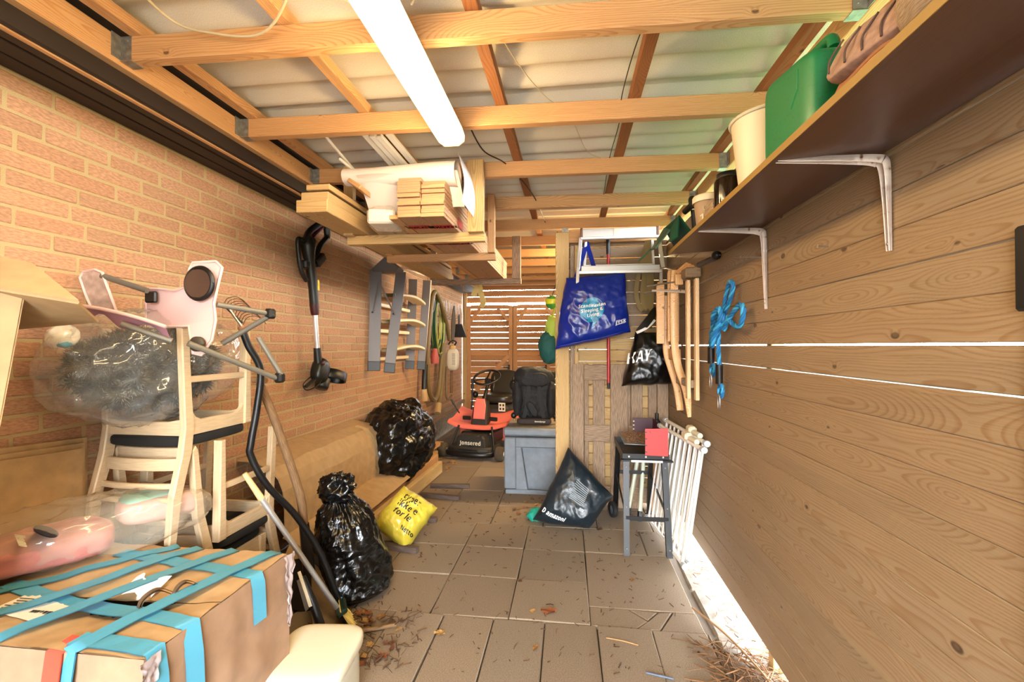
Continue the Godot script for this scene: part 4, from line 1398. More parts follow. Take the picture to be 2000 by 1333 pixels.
func bracket(at: Vector3, arm: float, drop: float, label: String) -> Node3D:
	var t := thing("shelf_bracket", label, "bracket", at, 0.0, "")
	# pressed steel: a tapering channel bent round at the corner, arm towards -x, leg down
	var mid := path([Vector3(-arm, -0.004, 0), Vector3(-arm * 0.5, -0.007, 0), Vector3(-0.045, -0.010, 0), Vector3(-0.016, -0.018, 0), Vector3(-0.008, -0.045, 0), Vector3(-0.006, -drop * 0.5, 0), Vector3(-0.004, -drop, 0)], 5)
	var mb := Mb.new()
	var n := mid.size()
	for side in [-1, 1]:
		var rows := []
		for k in n:
			var d: Vector3 = (mid[mini(k + 1, n - 1)] - mid[maxi(k - 1, 0)]).normalized()
			var nn := Vector3(d.y, -d.x, 0)
			var f := absf(float(k) / (n - 1) - 0.45) / 0.55
			rows.append([mid[k], nn, lerpf(0.0135, 0.005, f), lerpf(0.022, 0.006, f)])
		mb.grid(3, n - 1, func(u: float, v: float) -> Vector3:
			var k := int(round(v * (n - 1)))
			var q: Array = rows[k]
			var j := int(round(u * 3))
			var w: float = q[2]
			var dp: float = q[3]
			var c := [Vector3(0, 0, -w) + q[1] * dp, Vector3(0, 0, -w), Vector3(0, 0, w), Vector3(0, 0, w) + q[1] * dp]
			return q[0] + c[j] + (q[1] as Vector3) * 0.001 * side)
	var m: StandardMaterial3D = M.bracket_paint
	m.cull_mode = BaseMaterial3D.CULL_DISABLED
	part(t, "channel", mb, m)
	for y in [-0.035, -drop * 0.93]:
		part(t, "screw", Mb.new().box(Vector3(-0.010, y, 0), Vector3(0.006, 0.008, 0.008), 0.002), M.steel)
	return t

func shelf() -> void:
	var t := thing("shelf", "long dark brown veneered shelf board on brackets along the board wall", "shelf", Vector3(0.672, 1.853, -1.32))
	t.rotation.z = 0.055
	var ven := mat("veneer", Color(0.30, 0.185, 0.14), 0.36, 0.0, M.tex_wood, 1.0, false)
	ven.uv1_scale = Vector3(0.25, 1.6, 1)
	part(t, "board", Mb.new().box(Vector3(0, 0.009, 0), Vector3(0.285, 0.018, 2.36), 0.001), ven)
	part(t, "edge_band", Mb.new().box(Vector3(-0.1435, 0.009, 0), Vector3(0.002, 0.018, 2.36)), plain("edge_yellow", Color(0.52, 0.40, 0.16), 0.6))
	bracket(Vector3(WR, 1.858, -1.272), 0.275, 0.255, "pale painted steel bracket under the shelf, the nearer of the two")
	bracket(Vector3(WR, 1.858, -2.005), 0.275, 0.345, "pale painted steel bracket under the shelf, the farther of the two")
	bracket(Vector3(WR, 1.745, -3.18), 0.26, 0.27, "lone pale bracket low on the board wall behind the hanging sledge")

func shelf_items() -> void:
	var y := 1.873
	# jerrycan
	var j := thing("jerrycan", "green plastic jerrycan with a moulded handle standing on the shelf", "jerrycan", Vector3(0.640, y - 0.004, -1.27), 0.0)
	j.scale = Vector3(0.95, 0.88, 0.85)
	var gm := mat("jerry_green", Color(0.0, 0.42, 0.24), 0.42, 0.0, noise_tex(0.03, Color(0.55, 0.72, 0.35), Color(1, 1, 1), 71, 512, 5, FastNoiseLite.TYPE_SIMPLEX_SMOOTH, [[0.25, Color(0.8, 0.95, 0.75)], [0.4, Color(1, 1, 1)]]), 4.0, true)
	var body := Mb.new()
	body.grid(64, 40, func(u: float, v: float) -> Vector3:
		var th := (u if u < 1.0 else 0.0) * TAU
		var ph := (v - 0.5) * PI
		var sp := func(c: float, e: float) -> float: return signf(c) * pow(absf(c), e)
		var q := Vector3(sp.call(cos(th), 0.3) * sp.call(cos(ph), 0.22), sp.call(sin(ph), 0.25), sp.call(sin(th), 0.3) * sp.call(cos(ph), 0.22))
		var slope := -0.035 * q.z if q.y > 0.4 else 0.0
		return Vector3(q.x * 0.085, 0.125 + q.y * 0.125 + slope * (q.y - 0.4) * 1.5, q.z * 0.165), true)
	part(j, "body", body, gm)
	part(j, "handle", Mb.new().tube(path([Vector3(0, 0.245, 0.10), Vector3(0, 0.278, 0.085), Vector3(0, 0.288, 0.02), Vector3(0, 0.290, -0.05), Vector3(0, 0.262, -0.085), Vector3(0, 0.245, -0.09)], 5), 0.015, 12), gm)
	var lug := PackedVector2Array()
	for k in 24:
		lug.append(Vector2(-0.128 + cos(k * TAU / 24) * 0.036, 0.262 + sin(k * TAU / 24) * 0.040))
	var ear := Mb.new().at(Transform3D(Basis(Vector3.UP, PI / 2), Vector3()))
	var ring := []
	for k in 25:
		ring.append(Vector3(0, 0.268 + sin(k * TAU / 24) * 0.030, -0.122 + cos(k * TAU / 24) * 0.026))
	part(j, "spout_lug", Mb.new().tube(ring, 0.011, 8, false), gm)
	part(j, "spout_neck", Mb.new().at(Transform3D(Basis(), Vector3(0, 0.24, -0.135))).lathe([Vector2(0.030, -0.02), Vector2(0.028, 0.02), Vector2(0, 0.02)], 16), gm)
	part(j, "embossed_shield", Mb.new().at(Transform3D(Basis(Vector3.UP, -PI / 2), Vector3(-0.0845, 0.15, 0.055))).prism(PackedVector2Array([Vector2(-0.04, 0.045), Vector2(0.04, 0.045), Vector2(0.038, -0.01), Vector2(0, -0.05), Vector2(-0.038, -0.01)]), -0.002, 0.003, 0.002), gm)
	# white bucket
	var b := thing("bucket", "cream plastic bucket with a rolled rim behind the green jerrycan on the shelf", "bucket", Vector3(0.675, y, -1.63))
	part(b, "body", Mb.new().lathe([Vector2(0.0, 0.004), Vector2(0.088, 0.0), Vector2(0.092, 0.01), Vector2(0.118, 0.25), Vector2(0.115, 0.25), Vector2(0.088, 0.012), Vector2(0, 0.012)], 36), M.white_plastic)
	var rim := []
	for k in 37:
		rim.append(Vector3(cos(k * TAU / 36) * 0.120, 0.25, sin(k * TAU / 36) * 0.120))
	part(b, "rim", Mb.new().tube(rim, 0.006, 8, false), M.white_plastic)
	# brown glass jar and a wood block
	var g := thing("jar", "shiny dark brown glass jar on the shelf between the bucket and the wooden block", "jar", Vector3(0.615, y, -1.84))
	part(g, "glass", Mb.new().lathe([Vector2(0, 0), Vector2(0.052, 0), Vector2(0.055, 0.005), Vector2(0.055, 0.12), Vector2(0.05, 0.13), Vector2(0.04, 0.135)], 28), plain("brown_glass", Color(0.10, 0.05, 0.015), 0.08, 0.4))
	part(g, "lid", Mb.new().lathe([Vector2(0.046, 0.132), Vector2(0.046, 0.15), Vector2(0, 0.15)], 28), M.black_plastic)
	var wb := Mb.new().box(Vector3(), Vector3(0.09, 0.085, 0.10), 0.004)
	var wo := solo("wood_block", wb, M.wood_old, "small rough brown block of wood on the shelf before the paper cup", "block")
	wo.position = Vector3(0.62, y + 0.042, -1.97)
	# paper cup with a lid
	var c := thing("cup", "grey brown tub with a white lid and a printed 10 on the shelf", "tub", Vector3(0.615, y, -2.10))
	part(c, "tub", Mb.new().lathe([Vector2(0, 0), Vector2(0.050, 0), Vector2(0.062, 0.13), Vector2(0, 0.13)], 32), plain("greige", Color(0.60, 0.50, 0.40), 0.6))
	part(c, "lid", Mb.new().lathe([Vector2(0.066, 0.118), Vector2(0.068, 0.122), Vector2(0.068, 0.142), Vector2(0.064, 0.148), Vector2(0, 0.148)], 32), M.white_plastic)
	letters(c, "print", "10", 0.030, Transform3D(Basis(Vector3.UP, -0.5), Vector3(-0.030, 0.045, 0.050)), M.white_plastic)
	var rg := []
	for k in 17:
		rg.append(Transform3D(Basis(Vector3.UP, -0.5), Vector3(-0.026, 0.085, 0.0535)) * Vector3(cos(k * TAU / 16) * 0.011, sin(k * TAU / 16) * 0.011, 0))
	part(c, "ring_mark", Mb.new().tube(rg, 0.0012, 5, false), M.white_plastic)
	# green faceted lantern and black hose nozzle
	var f := thing("tree_stand", "dark green faceted plastic stand with pointed fins at the far end of the shelf", "stand", Vector3(0.56, y, -2.42))
	var fin := plain("dark_green", Color(0.02, 0.25, 0.17), 0.4)
	for e in [[Vector3(0.06, 0.005, 0.12), Vector3(-0.02, 0.13, 0.10), Vector3(-0.05, 0.12, -0.10), Vector3(0.02, 0.005, -0.14)], [Vector3(-0.05, 0.12, -0.10), Vector3(-0.045, 0.08, 0.03), Vector3(-0.115, -0.01, 0.0), Vector3(-0.11, 0.015, -0.17)], [Vector3(-0.045, 0.08, 0.03), Vector3(-0.02, 0.13, 0.10), Vector3(-0.03, 0.02, 0.12), Vector3(-0.06, 0.004, 0.08)], [Vector3(-0.11, 0.02, -0.16), Vector3(-0.13, 0.0, -0.05), Vector3(-0.185, -0.055, -0.10), Vector3(-0.15, -0.02, -0.20)]]:
		part(f, "fin", panel(Mb.new(), e[0], e[1], e[2], e[3], 0.006), fin)
	var nzl := thing("hose_nozzle", "black plastic hose nozzle with a flared ring standing on the shelf end", "nozzle", Vector3(0.60, y + 0.125, -2.30))
	part(nzl, "flare", Mb.new().at(Transform3D(Basis(Vector3.UP, 0.5) * Basis(Vector3.RIGHT, 1.2), Vector3(-0.02, 0.03, 0.05))).lathe([Vector2(0.014, -0.05), Vector2(0.016, 0.0), Vector2(0.036, 0.022), Vector2(0.036, 0.027), Vector2(0.018, 0.02), Vector2(0.0, -0.01)], 24), M.black_plastic)
	part(nzl, "stem", Mb.new().tube([Vector3(0, 0.02, 0.02), Vector3(0.02, -0.12, -0.02)], 0.016, 12), M.black_plastic)
	# shoes
	var sole := mat("sole", Color(0.66, 0.53, 0.47), 0.8, 0.0, M.tex_soft, 6.0, true)
	var shoe := func(n: String, label: String, at: Transform3D, top: Material, welt: Material) -> void:
		var s := thing(n, label, "shoe")
		s.transform = at
		var outline := func(a: float) -> Vector2:
			var x := cos(a) * 0.140
			var w := 0.046 + 0.008 * cos(a) + 0.006 * cos(2.0 * a)
			return Vector2(x, sin(a) * w)
		var mb := Mb.new()
		mb.grid(40, 6, func(u: float, v: float) -> Vector3:
			var o: Vector2 = outline.call((u if u < 1.0 else 0.0) * TAU)
			var k: float = [0.0, 0.96, 1.0, 1.02, 1.0, 0.96, 0.0][int(round(v * 6))]
			var h: float = [0.0, 0.0, 0.006, 0.016, 0.028, 0.032, 0.032][int(round(v * 6))]
			return Vector3(o.x * k, h + 0.018 * pow(maxf(o.x * k / 0.14, 0.0), 3.0), o.y * k), true)
		var so := part(s, "sole", mb, welt)
		for k in 5:
			part(so, "tread", Mb.new().tube(path([Vector3(-0.09 + k * 0.045, -0.001, -0.036), Vector3(-0.075 + k * 0.045, -0.003, 0.0), Vector3(-0.09 + k * 0.045, -0.001, 0.036)], 4), 0.0022, 5), plain("tread_dark", Color(0.33, 0.24, 0.20), 0.9))
		var up := Mb.new()
		up.grid(40, 10, func(u: float, v: float) -> Vector3:
			var o: Vector2 = outline.call((u if u < 1.0 else 0.0) * TAU)
			var f2 := 1.0 - v
			var hx := 0.035 + 0.055 * (1.0 - smoothstep(-0.05, 0.12, o.x))
			var k := 1.0 - 0.55 * v * v
			return Vector3(o.x * (1.0 - 0.35 * v * v) - 0.018 * v, 0.030 + v * hx, o.y * k), true)
		part(s, "upper", up, top)
		for k in 3:
			part(s, "lace", Mb.new().tube(path([Vector3(0.0 + k * 0.022, 0.085 - k * 0.010, -0.025), Vector3(0.004 + k * 0.022, 0.094 - k * 0.011, 0), Vector3(0.0 + k * 0.022, 0.085 - k * 0.010, 0.025)], 4), 0.003, 5), M.black_plastic)
	var lay := Basis(Vector3(0.10, -0.28, 0.95).normalized(), Vector3(0.75, 0.60, 0.0).normalized(), Vector3())
	var bx := Vector3(-0.12, 0.10, -0.99).normalized()
	var by := Vector3(0.80, -0.30, -0.50)
	by = (by - bx * by.dot(bx)).normalized()
	shoe.call("shoe", "grey and black sandal lying on its side with its pale pink sole to the room", Transform3D(Basis(bx, by, bx.cross(by)), Vector3(0.560, y + 0.075, -0.92)), plain("shoe_grey", Color(0.30, 0.29, 0.28), 0.8), sole)
	shoe.call("shoe", "tan shoe squeezed beneath the grey sandal at the shelf edge", Transform3D(Basis(Vector3.UP, 1.4), Vector3(0.605, y - 0.005, -1.00)), plain("shoe_tan", Color(0.55, 0.36, 0.22), 0.8), mat("sole_tan", Color(0.66, 0.45, 0.30), 0.8))
	shoe.call("boot", "black shoe behind the grey sandal, its dark sole turned up", Transform3D(Basis(bx, (by + Vector3(0, -0.5, 0)).normalized(), bx.cross((by + Vector3(0, -0.5, 0)).normalized())).orthonormalized(), Vector3(0.655, y + 0.15, -0.98)), plain("shoe_black", Color(0.03, 0.028, 0.026), 0.7), plain("sole_black", Color(0.06, 0.055, 0.05), 0.6))
	var lg := solo("log", blob(Mb.new(), Vector3(), Vector3(0.05, 0.06, 0.10), 0.006, 9, 14.0, 40, 24, 0.7), M.wood_old, "rough brown lump of wood at the near end of the shelf beside the shoes", "log")
	lg.position = Vector3(0.60, y + 0.062, -0.76)
	var hair := Mb.new()
	var r := RandomNumberGenerator.new()
	r.seed = 8
	for k in 260:
		var q := Vector3(r.randf_range(-0.05, 0.05), r.randf_range(0, 0.05), r.randf_range(-0.10, 0.10))
		hair.tube([q, q + Vector3(r.randf_range(-0.02, 0.02), r.randf_range(0.02, 0.055), r.randf_range(-0.02, 0.02))], 0.0025, 4, false)
	var br := solo("brush", hair, plain("black_hair", Color(0.025, 0.02, 0.018), 0.9), "shaggy black brush head behind the shoes on the shelf", "brush")
	br.position = Vector3(0.70, y + 0.06, -1.0)

func sledge() -> void:
	var t := thing("sledge", "pale bentwood sledge hanging by its slats on the board wall near the corner", "sledge", Vector3(0, 0, 0))
	var w: Material = M.wood_sled
	var runner := func(x: float, z: float, pts: Array, wd: float, th: float, n: String) -> void:
		var c := path(pts, 7)
		var mb := Mb.new()
		var m := c.size()
		mb.grid(4, m - 1, func(u: float, v: float) -> Vector3:
			var k := int(round(v * (m - 1)))
			var d: Vector3 = (c[mini(k + 1, m - 1)] - c[maxi(k - 1, 0)]).normalized()
			var sd := Vector3(d.y, -d.x, 0)
			var j := int(round(u * 4)) % 4
			var e: Vector2 = [Vector2(-1, -1), Vector2(1, -1), Vector2(1, 1), Vector2(-1, 1)][j]
			return Vector3(x, 0, z) + c[k] + sd * e.x * wd * 0.5 + Vector3(0, 0, e.y * th * 0.5), true)
		mb.box(Vector3(x, 0, z) + c[0], Vector3(wd * 0.98, 0.004, th * 0.98), 0.001)
		mb.box(Vector3(x, 0, z) + c[-1], Vector3(wd * 0.9, 0.004, th * 0.98), 0.001)
		part(t, n, mb, w)
	runner.call(0.0, -3.22, [Vector3(0.765, 1.875, 0), Vector3(0.758, 1.72, 0), Vector3(0.757, 1.55, 0), Vector3(0.762, 1.36, 0), Vector3(0.785, 1.21, 0), Vector3(0.835, 1.06, 0), Vector3(0.868, 0.88, 0)].map(func(q: Vector3) -> Vector3: return q - Vector3(0.045, 0, 0)), 0.048, 0.03, "runner")
	runner.call(0.0, -3.40, [Vector3(0.735, 1.72, 0), Vector3(0.73, 1.50, 0), Vector3(0.735, 1.32, 0), Vector3(0.765, 1.20, 0), Vector3(0.805, 1.06, 0), Vector3(0.828, 0.90, 0)].map(func(q: Vector3) -> Vector3: return q - Vector3(0.035, 0, 0)), 0.045, 0.03, "runner")
	for e in [[0.718, 1.885, 1.39, 0.075, -3.265], [0.650, 1.815, 1.375, 0.055, -3.36]]:
		var prof := PackedVector2Array([Vector2(-0.5, 0.0), Vector2(0.5, 0.0), Vector2(0.5, 0.68), Vector2(0.30, 0.76), Vector2(0.40, 0.86), Vector2(0.5, 0.95), Vector2(0.42, 1.0), Vector2(-0.42, 1.0), Vector2(-0.5, 0.95)] if e[3] > 0.06 else [Vector2(-0.5, 0.0), Vector2(0.5, 0.0), Vector2(0.5, 0.95), Vector2(0.3, 1.0), Vector2(-0.3, 1.0), Vector2(-0.5, 0.95)])
		for k in prof.size():
			prof[k] = Vector2(e[0] + prof[k].x * e[3], e[2] + prof[k].y * (e[1] - e[2]))
		part(t, "seat_slat", Mb.new().prism(prof, e[4] - 0.011, e[4] + 0.011, 0.004), w)
	for e in [[0.745, -2.98], [0.775, -2.90]]:
		part(t, "side_rail", Mb.new().box(Vector3(e[0], 1.40, e[1]), Vector3(0.022, 0.745, 0.045), 0.003), M.wood_pale)
	part(t, "head_block", Mb.new().box(Vector3(0.762, 1.815, -2.97), Vector3(0.095, 0.062, 0.12), 0.008), M.wood_wall)
	for k in 3:
		part(t, "peg", Mb.new().tube([Vector3(0.720 + k * 0.014, 1.86 + k * 0.005 - 0.01, -3.12 + k * 0.03), Vector3(0.750 + k * 0.012, 1.88 - k * 0.012, -3.02 + k * 0.02)], 0.016, 10), M.wood_sled)
	part(t, "block_plate", Mb.new().box(Vector3(0.725, 1.80, -3.13), Vector3(0.05, 0.07, 0.03), 0.004), M.wood_sled)
	part(t, "cross_bar", Mb.new().box(Vector3(0.735, 1.30, -3.31), Vector3(0.05, 0.075, 0.17), 0.004), M.wood_joist)
	part(t, "cross_bar", Mb.new().box(Vector3(0.77, 1.12, -3.16), Vector3(0.03, 0.05, 0.40), 0.004), M.wood_old)
	for e in [[1.795, -3.05], [1.762, -3.20]]:
		part(t, "metal_rod", Mb.new().tube([Vector3(0.812, e[0], e[1] - 0.02), Vector3(0.56, e[0] - 0.005, e[1] - 0.32)], 0.006, 8), M.galv)
	var gun := thing("wall_knob", "dark metal knob on a short rod above the sledge on the board wall", "knob", Vector3(0.80, 1.855, -2.62))
	part(gun, "rod", Mb.new().tube([Vector3(0.02, 0, 0), Vector3(-0.05, -0.025, -0.14)], 0.016, 10), M.wood_grey)
	part(gun, "knob", Mb.new().at(Transform3D(Basis(Vector3.RIGHT, PI / 2), Vector3(0.0, 0.0, 0.02))).lathe([Vector2(0, -0.03), Vector2(0.022, -0.025), Vector2(0.026, 0.0), Vector2(0.02, 0.02), Vector2(0, 0.024)], 16), M.black_metal)
	for e in [[1.73, -2.02, 0.10], [1.675, -1.56, 0.03]]:
		var nail := solo("nail", Mb.new().tube([Vector3(0.03, 0, 0), Vector3(-e[2], 0.004, 0.0), Vector3(-e[2] - 0.001, 0.004, 0.0)], [0.0024, 0.0024, 0.006], 8), M.steel, "long steel nail sticking out of the boards by the farther shelf bracket" if e[2] > 0.05 else "short steel nail in the boards in the middle of the board wall", "nail")
		nail.position = Vector3(WR, e[0], e[1])

func rope() -> void:
	var t := thing("tow_rope", "blue twisted tow rope with steel hooks tied in a hank on the board wall", "rope", Vector3(0.78, 0, 0))
	var m := mat("rope_blue", Color(0.06, 0.38, 0.58), 0.65)
	var lighter := mat("rope_pale", Color(0.18, 0.55, 0.72), 0.65)
	var lay := func(pts: Array, rad: float) -> void:
		var c := path(pts, 8)
		for s in 3:
			var q := []
			var run := 0.0
			for k in c.size():
				if k:
					run += c[k].distance_to(c[k - 1])
				var d: Vector3 = (c[mini(k + 1, c.size() - 1)] - c[maxi(k - 1, 0)]).normalized()
				var sd := Vector3(1, 0, 0).cross(d)
				sd = (Vector3.UP if sd.length() < 0.1 else sd).normalized()
				var an := run / rad * 0.75 + s * TAU / 3.0
				q.append(c[k] + (sd * cos(an) + d.cross(sd) * sin(an)) * rad * 0.5)
			part(t, "rope_strand", Mb.new().tube(q, rad * 0.58, 6), lighter if s == 0 else m)
	var P := func(y: float, d: float, x := 0.0) -> Vector3: return Vector3(x, y, -d)
	lay.call([P.call(1.48, 2.47), P.call(1.56, 2.42), P.call(1.65, 2.36), P.call(1.672, 2.32), P.call(1.64, 2.29), P.call(1.55, 2.37), P.call(1.46, 2.44, -0.02)], 0.011)
	lay.call([P.call(1.50, 2.44, -0.03), P.call(1.53, 2.37, -0.035), P.call(1.49, 2.33, -0.03), P.call(1.45, 2.39, -0.03), P.call(1.40, 2.49, -0.035), P.call(1.44, 2.51, -0.03), P.call(1.51, 2.42, -0.03)], 0.013)
	lay.call([P.call(1.47, 2.50, -0.03), P.call(1.52, 2.42, -0.05), P.call(1.545, 2.36, -0.04), P.call(1.50, 2.33, -0.045), P.call(1.42, 2.41, -0.05), P.call(1.36, 2.46, -0.045), P.call(1.40, 2.52, -0.03), P.call(1.47, 2.45, -0.03)], 0.013)
	lay.call([P.call(1.44, 2.36, -0.02), P.call(1.49, 2.29, -0.02), P.call(1.535, 2.20, -0.015), P.call(1.545, 2.155, -0.01), P.call(1.51, 2.135, -0.01), P.call(1.455, 2.17, -0.01), P.call(1.455, 2.24, -0.01), P.call(1.50, 2.31, -0.02)], 0.012)
	lay.call([P.call(1.46, 2.46, -0.02), P.call(1.39, 2.58, -0.015), P.call(1.31, 2.60, -0.01)], 0.012)
	lay.call([P.call(1.44, 2.44, -0.02), P.call(1.35, 2.46, -0.015), P.call(1.24, 2.46, -0.01)], 0.012)
	for e in [[1.355, 1.265, 2.597, 1.215], [1.265, 1.165, 2.462, 1.125]]:
		part(t, "sleeve", Mb.new().tube([P.call(e[0], e[2], -0.01), P.call(e[1], e[2] + 0.012, -0.008)], 0.018, 12), M.black_plastic)
		lay.call([P.call(e[1], e[2] + 0.012), P.call(e[1] - 0.03, e[2] + 0.04), P.call(e[1] - 0.065, e[2] + 0.02), P.call(e[1] - 0.065, e[2] - 0.005), P.call(e[1] - 0.03, e[2] - 0.02), P.call(e[1], e[2] + 0.008)], 0.0095)
		var hk := []
		for k in 17:
			hk.append(P.call(e[1] - 0.095 + sin(k * TAU / 16) * 0.038, e[2] + 0.01 + cos(k * TAU / 16) * 0.016, -0.01))
		part(t, "hook", Mb.new().tube(hk, 0.0045, 8, false), M.steel)

func gates() -> void:
	var g := "white baby gates leaning together on the board wall"
	var gate := func(label: String, base0: Vector3, base1: Vector3, top0: Vector3, n: int) -> void:
		var t := thing("baby_gate", label, "gate", Vector3(), 0.0, g)
		var up := top0 - base0
		var al := base1 - base0
		var at := func(a: float, b: float) -> Vector3: return base0 + al * a + up * b
		for b in [0.03, 0.96]:
			part(t, "rail", Mb.new().tube([at.call(-0.02, b), at.call(1.02, b)], 0.013, 10), M.white_paint)
		for k in n:
			var a := float(k) / (n - 1)
			part(t, "bar", Mb.new().tube([at.call(a, 0.03), at.call(a, 0.96)], 0.0075 if k % 4 else 0.010, 8), M.white_paint)
		for b in [0.03, 0.96]:
			for a in [-0.025, 1.025]:
				part(t, "foot_cap", Mb.new().tube([at.call(a, b), at.call(a + (0.05 if a > 0.5 else -0.05), b)], [0.017, 0.019], 14), plain("cap_grey", Color(0.66, 0.68, 0.70), 0.5))
		part(t, "latch", Mb.new().tube([at.call(0.08, 0.965) + Vector3(0.0, 0.02, 0), at.call(0.26, 0.965) + Vector3(0.0, 0.02, 0)], 0.016, 10), M.white_plastic)
		part(t, "latch_grip", Mb.new().box(at.call(0.3, 0.98) + Vector3(0, 0.015, 0), Vector3(0.05, 0.05, 0.09), 0.012), M.white_plastic)
	gate.call("white barred baby gate leaning on the wall, the nearer of two, beside the black stand", Vector3(0.68, 0.012, -2.90), Vector3(0.60, 0.012, -3.60), Vector3(0.757, 0.80, -2.74), 10)
	gate.call("white barred baby gate behind the nearer one, with knobbed top rail touching the boards", Vector3(0.715, 0.012, -2.93), Vector3(0.665, 0.012, -3.68), Vector3(0.785, 0.83, -2.78), 9)

func stand() -> void:
	var t := thing("steel_stand", "black angle steel stand with splayed legs and a littered tray top before the partition", "stand", Vector3(0.505, 0, -3.38))
	var m: Material = M.black_metal
	var legs := []
	for sx in [-1, 1]:
		for sz in [-1, 1]:
			var a := Vector3(sx * 0.125, 0.60, sz * 0.25)
			var b := Vector3(sx * 0.135, 0.0, sz * 0.355 if sz > 0 else sz * 0.42)
			legs.append([a, b])
			var mb := Mb.new()
			mb.bar(a, b, 0.038, 0.004, 0.0, Vector3(0, 0.2, sz))
			mb.bar(a + Vector3(-sx * 0.017, 0, -sz * 0.016), b + Vector3(-sx * 0.017, 0, -sz * 0.016), 0.034, 0.004, 0.0, Vector3(1, 0, 0))
			var lg := part(t, "leg", mb, m)
			for k in 3:
				var q := a.lerp(b, 0.08 + k * 0.42)
				part(lg, "bolt", Mb.new().box(q + Vector3(0, 0, sz * 0.004), Vector3(0.010, 0.010, 0.006), 0.002), M.steel)
	part(t, "cross_bar", Mb.new().bar(Vector3(-0.135, 0.23, 0.315), Vector3(0.135, 0.23, 0.315), 0.006, 0.028), m)
	part(t, "cross_bar", Mb.new().bar(Vector3(-0.135, 0.36, -0.325), Vector3(0.135, 0.36, -0.325), 0.006, 0.028), m)
	for s in [-1, 1]:
		part(t, "side_brace", Mb.new().bar(Vector3(s * 0.132, 0.34, -0.315), Vector3(s * 0.132, 0.24, 0.31), 0.006, 0.026), m)
		part(t, "tray_side", Mb.new().box(Vector3(s * 0.145, 0.618, -0.01), Vector3(0.006, 0.05, 0.56)), m)
		part(t, "tray_side", Mb.new().box(Vector3(0, 0.618, s * 0.282 - 0.01), Vector3(0.30, 0.05, 0.006)), m)
	part(t, "tray_lip", Mb.new().box(Vector3(0, 0.605, 0.29), Vector3(0.335, 0.012, 0.045), 0.002), m)
	part(t, "tray_floor", Mb.new().box(Vector3(0, 0.598, -0.01), Vector3(0.29, 0.006, 0.56)), m)
	part(t, "sticker", Mb.new().box(Vector3(0.0, 0.604, 0.3135), Vector3(0.20, 0.013, 0.0015)), M.white_paint, "white warning sticker")
	for s in [-1, 0, 1]:
		part(t, "bolt", Mb.new().box(Vector3(s * 0.11, 0.625, 0.277), Vector3(0.012, 0.012, 0.006), 0.003), M.alu_bright)
	var pan := solo("chopping_plate", panel(Mb.new(), Vector3(0.395, 0.655, -3.35), Vector3(0.60, 0.650, -3.35), Vector3(0.60, 0.690, -3.62), Vector3(0.375, 0.695, -3.62), 0.006), M.galv, "thin metal plate strewn with wood chips lying on the black stand", "plate")
	var chips := Mb.new()
	var r := RandomNumberGenerator.new()
	r.seed = 12
	for k in 420:
		var u := r.randf_range(0.05, 0.97)
		var v := pow(r.randf(), 0.7)
		var q := Vector3(lerpf(0.40, 0.60, u) - 0.01 * v, 0.659 + 0.038 * v, lerpf(-3.36, -3.60, v))
		chips.tint(Color(1, 0.9, 0.75) * r.randf_range(0.35, 1.0))
		var a := r.randf() * TAU
		chips.bar(q, q + Vector3(cos(a) * 0.012, r.randf_range(0, 0.006), sin(a) * 0.012), 0.004, 0.0015)
	part(pan, "wood_chips", chips, plain("chips", Color(0.62, 0.44, 0.28), 0.9)).set_meta("kind", "stuff")
	var b := thing("binder", "bright red notched card folder standing on the front of the black stand", "folder", Vector3(0.568, 0.642, -3.075), -0.06)
	var red := plain("red_card", Color(0.80, 0.13, 0.12), 0.5)
	var poly := PackedVector2Array([Vector2(-0.072, 0), Vector2(0.072, 0), Vector2(0.072, 0.180), Vector2(-0.072, 0.172)])
	part(b, "cover", Mb.new().prism(poly, -0.003, 0.003, 0.0), red)
	for k in 4:
		part(b, "notch", Mb.new().box(Vector3(-0.066, 0.022 + k * 0.043, 0.0035), Vector3(0.014, 0.009, 0.001)), M.black_plastic)
	letters(b, "print", "- - - - - -", 0.012, Transform3D(Basis(Vector3.BACK, PI / 2), Vector3(-0.036, 0.11, 0.0035)), M.black_plastic)
	letters(b, "print", "C", 0.016, Transform3D(Basis(), Vector3(-0.038, 0.155, 0.0035)), M.black_plastic)
	var p := thing("binder", "purple notched card folder standing open at the back of the black stand", "folder", Vector3(0.565, 0.697, -3.62), 0.0)
	var pur := plain("purple_card", Color(0.22, 0.06, 0.12), 0.5)
	part(p, "cover", Mb.new().box(Vector3(0, 0.052, 0), Vector3(0.15, 0.105, 0.004), 0.001), pur)
	part(p, "cover", panel(Mb.new(), Vector3(0.075, 0.0, 0.0), Vector3(0.112, -0.01, 0.18), Vector3(0.112, 0.075, 0.18), Vector3(0.075, 0.105, 0.0), 0.004), pur)
	for k in 3:
		part(p, "notch", Mb.new().box(Vector3(-0.068, 0.02 + k * 0.03, 0.0025), Vector3(0.012, 0.008, 0.001)), M.white_plastic)
	var bt := thing("spray_bottle", "small dark bottle with a black cap behind the purple folder", "bottle", Vector3(0.705, 0.62, -3.80))
	part(bt, "bottle", Mb.new().lathe([Vector2(0, 0), Vector2(0.028, 0), Vector2(0.028, 0.13), Vector2(0.013, 0.15), Vector2(0, 0.15)], 18), plain("dark_bottle", Color(0.06, 0.05, 0.05), 0.4))
	part(bt, "cap", Mb.new().lathe([Vector2(0.014, 0.148), Vector2(0.014, 0.195), Vector2(0, 0.195)], 14), M.black_plastic)
	var wb := solo("wood_block", Mb.new().box(Vector3(), Vector3(0.16, 0.62, 0.05), 0.004), M.wood_joist, "short upright plank end behind the stand in the corner", "block")
	wb.position = Vector3(0.735, 0.3105, -3.86)
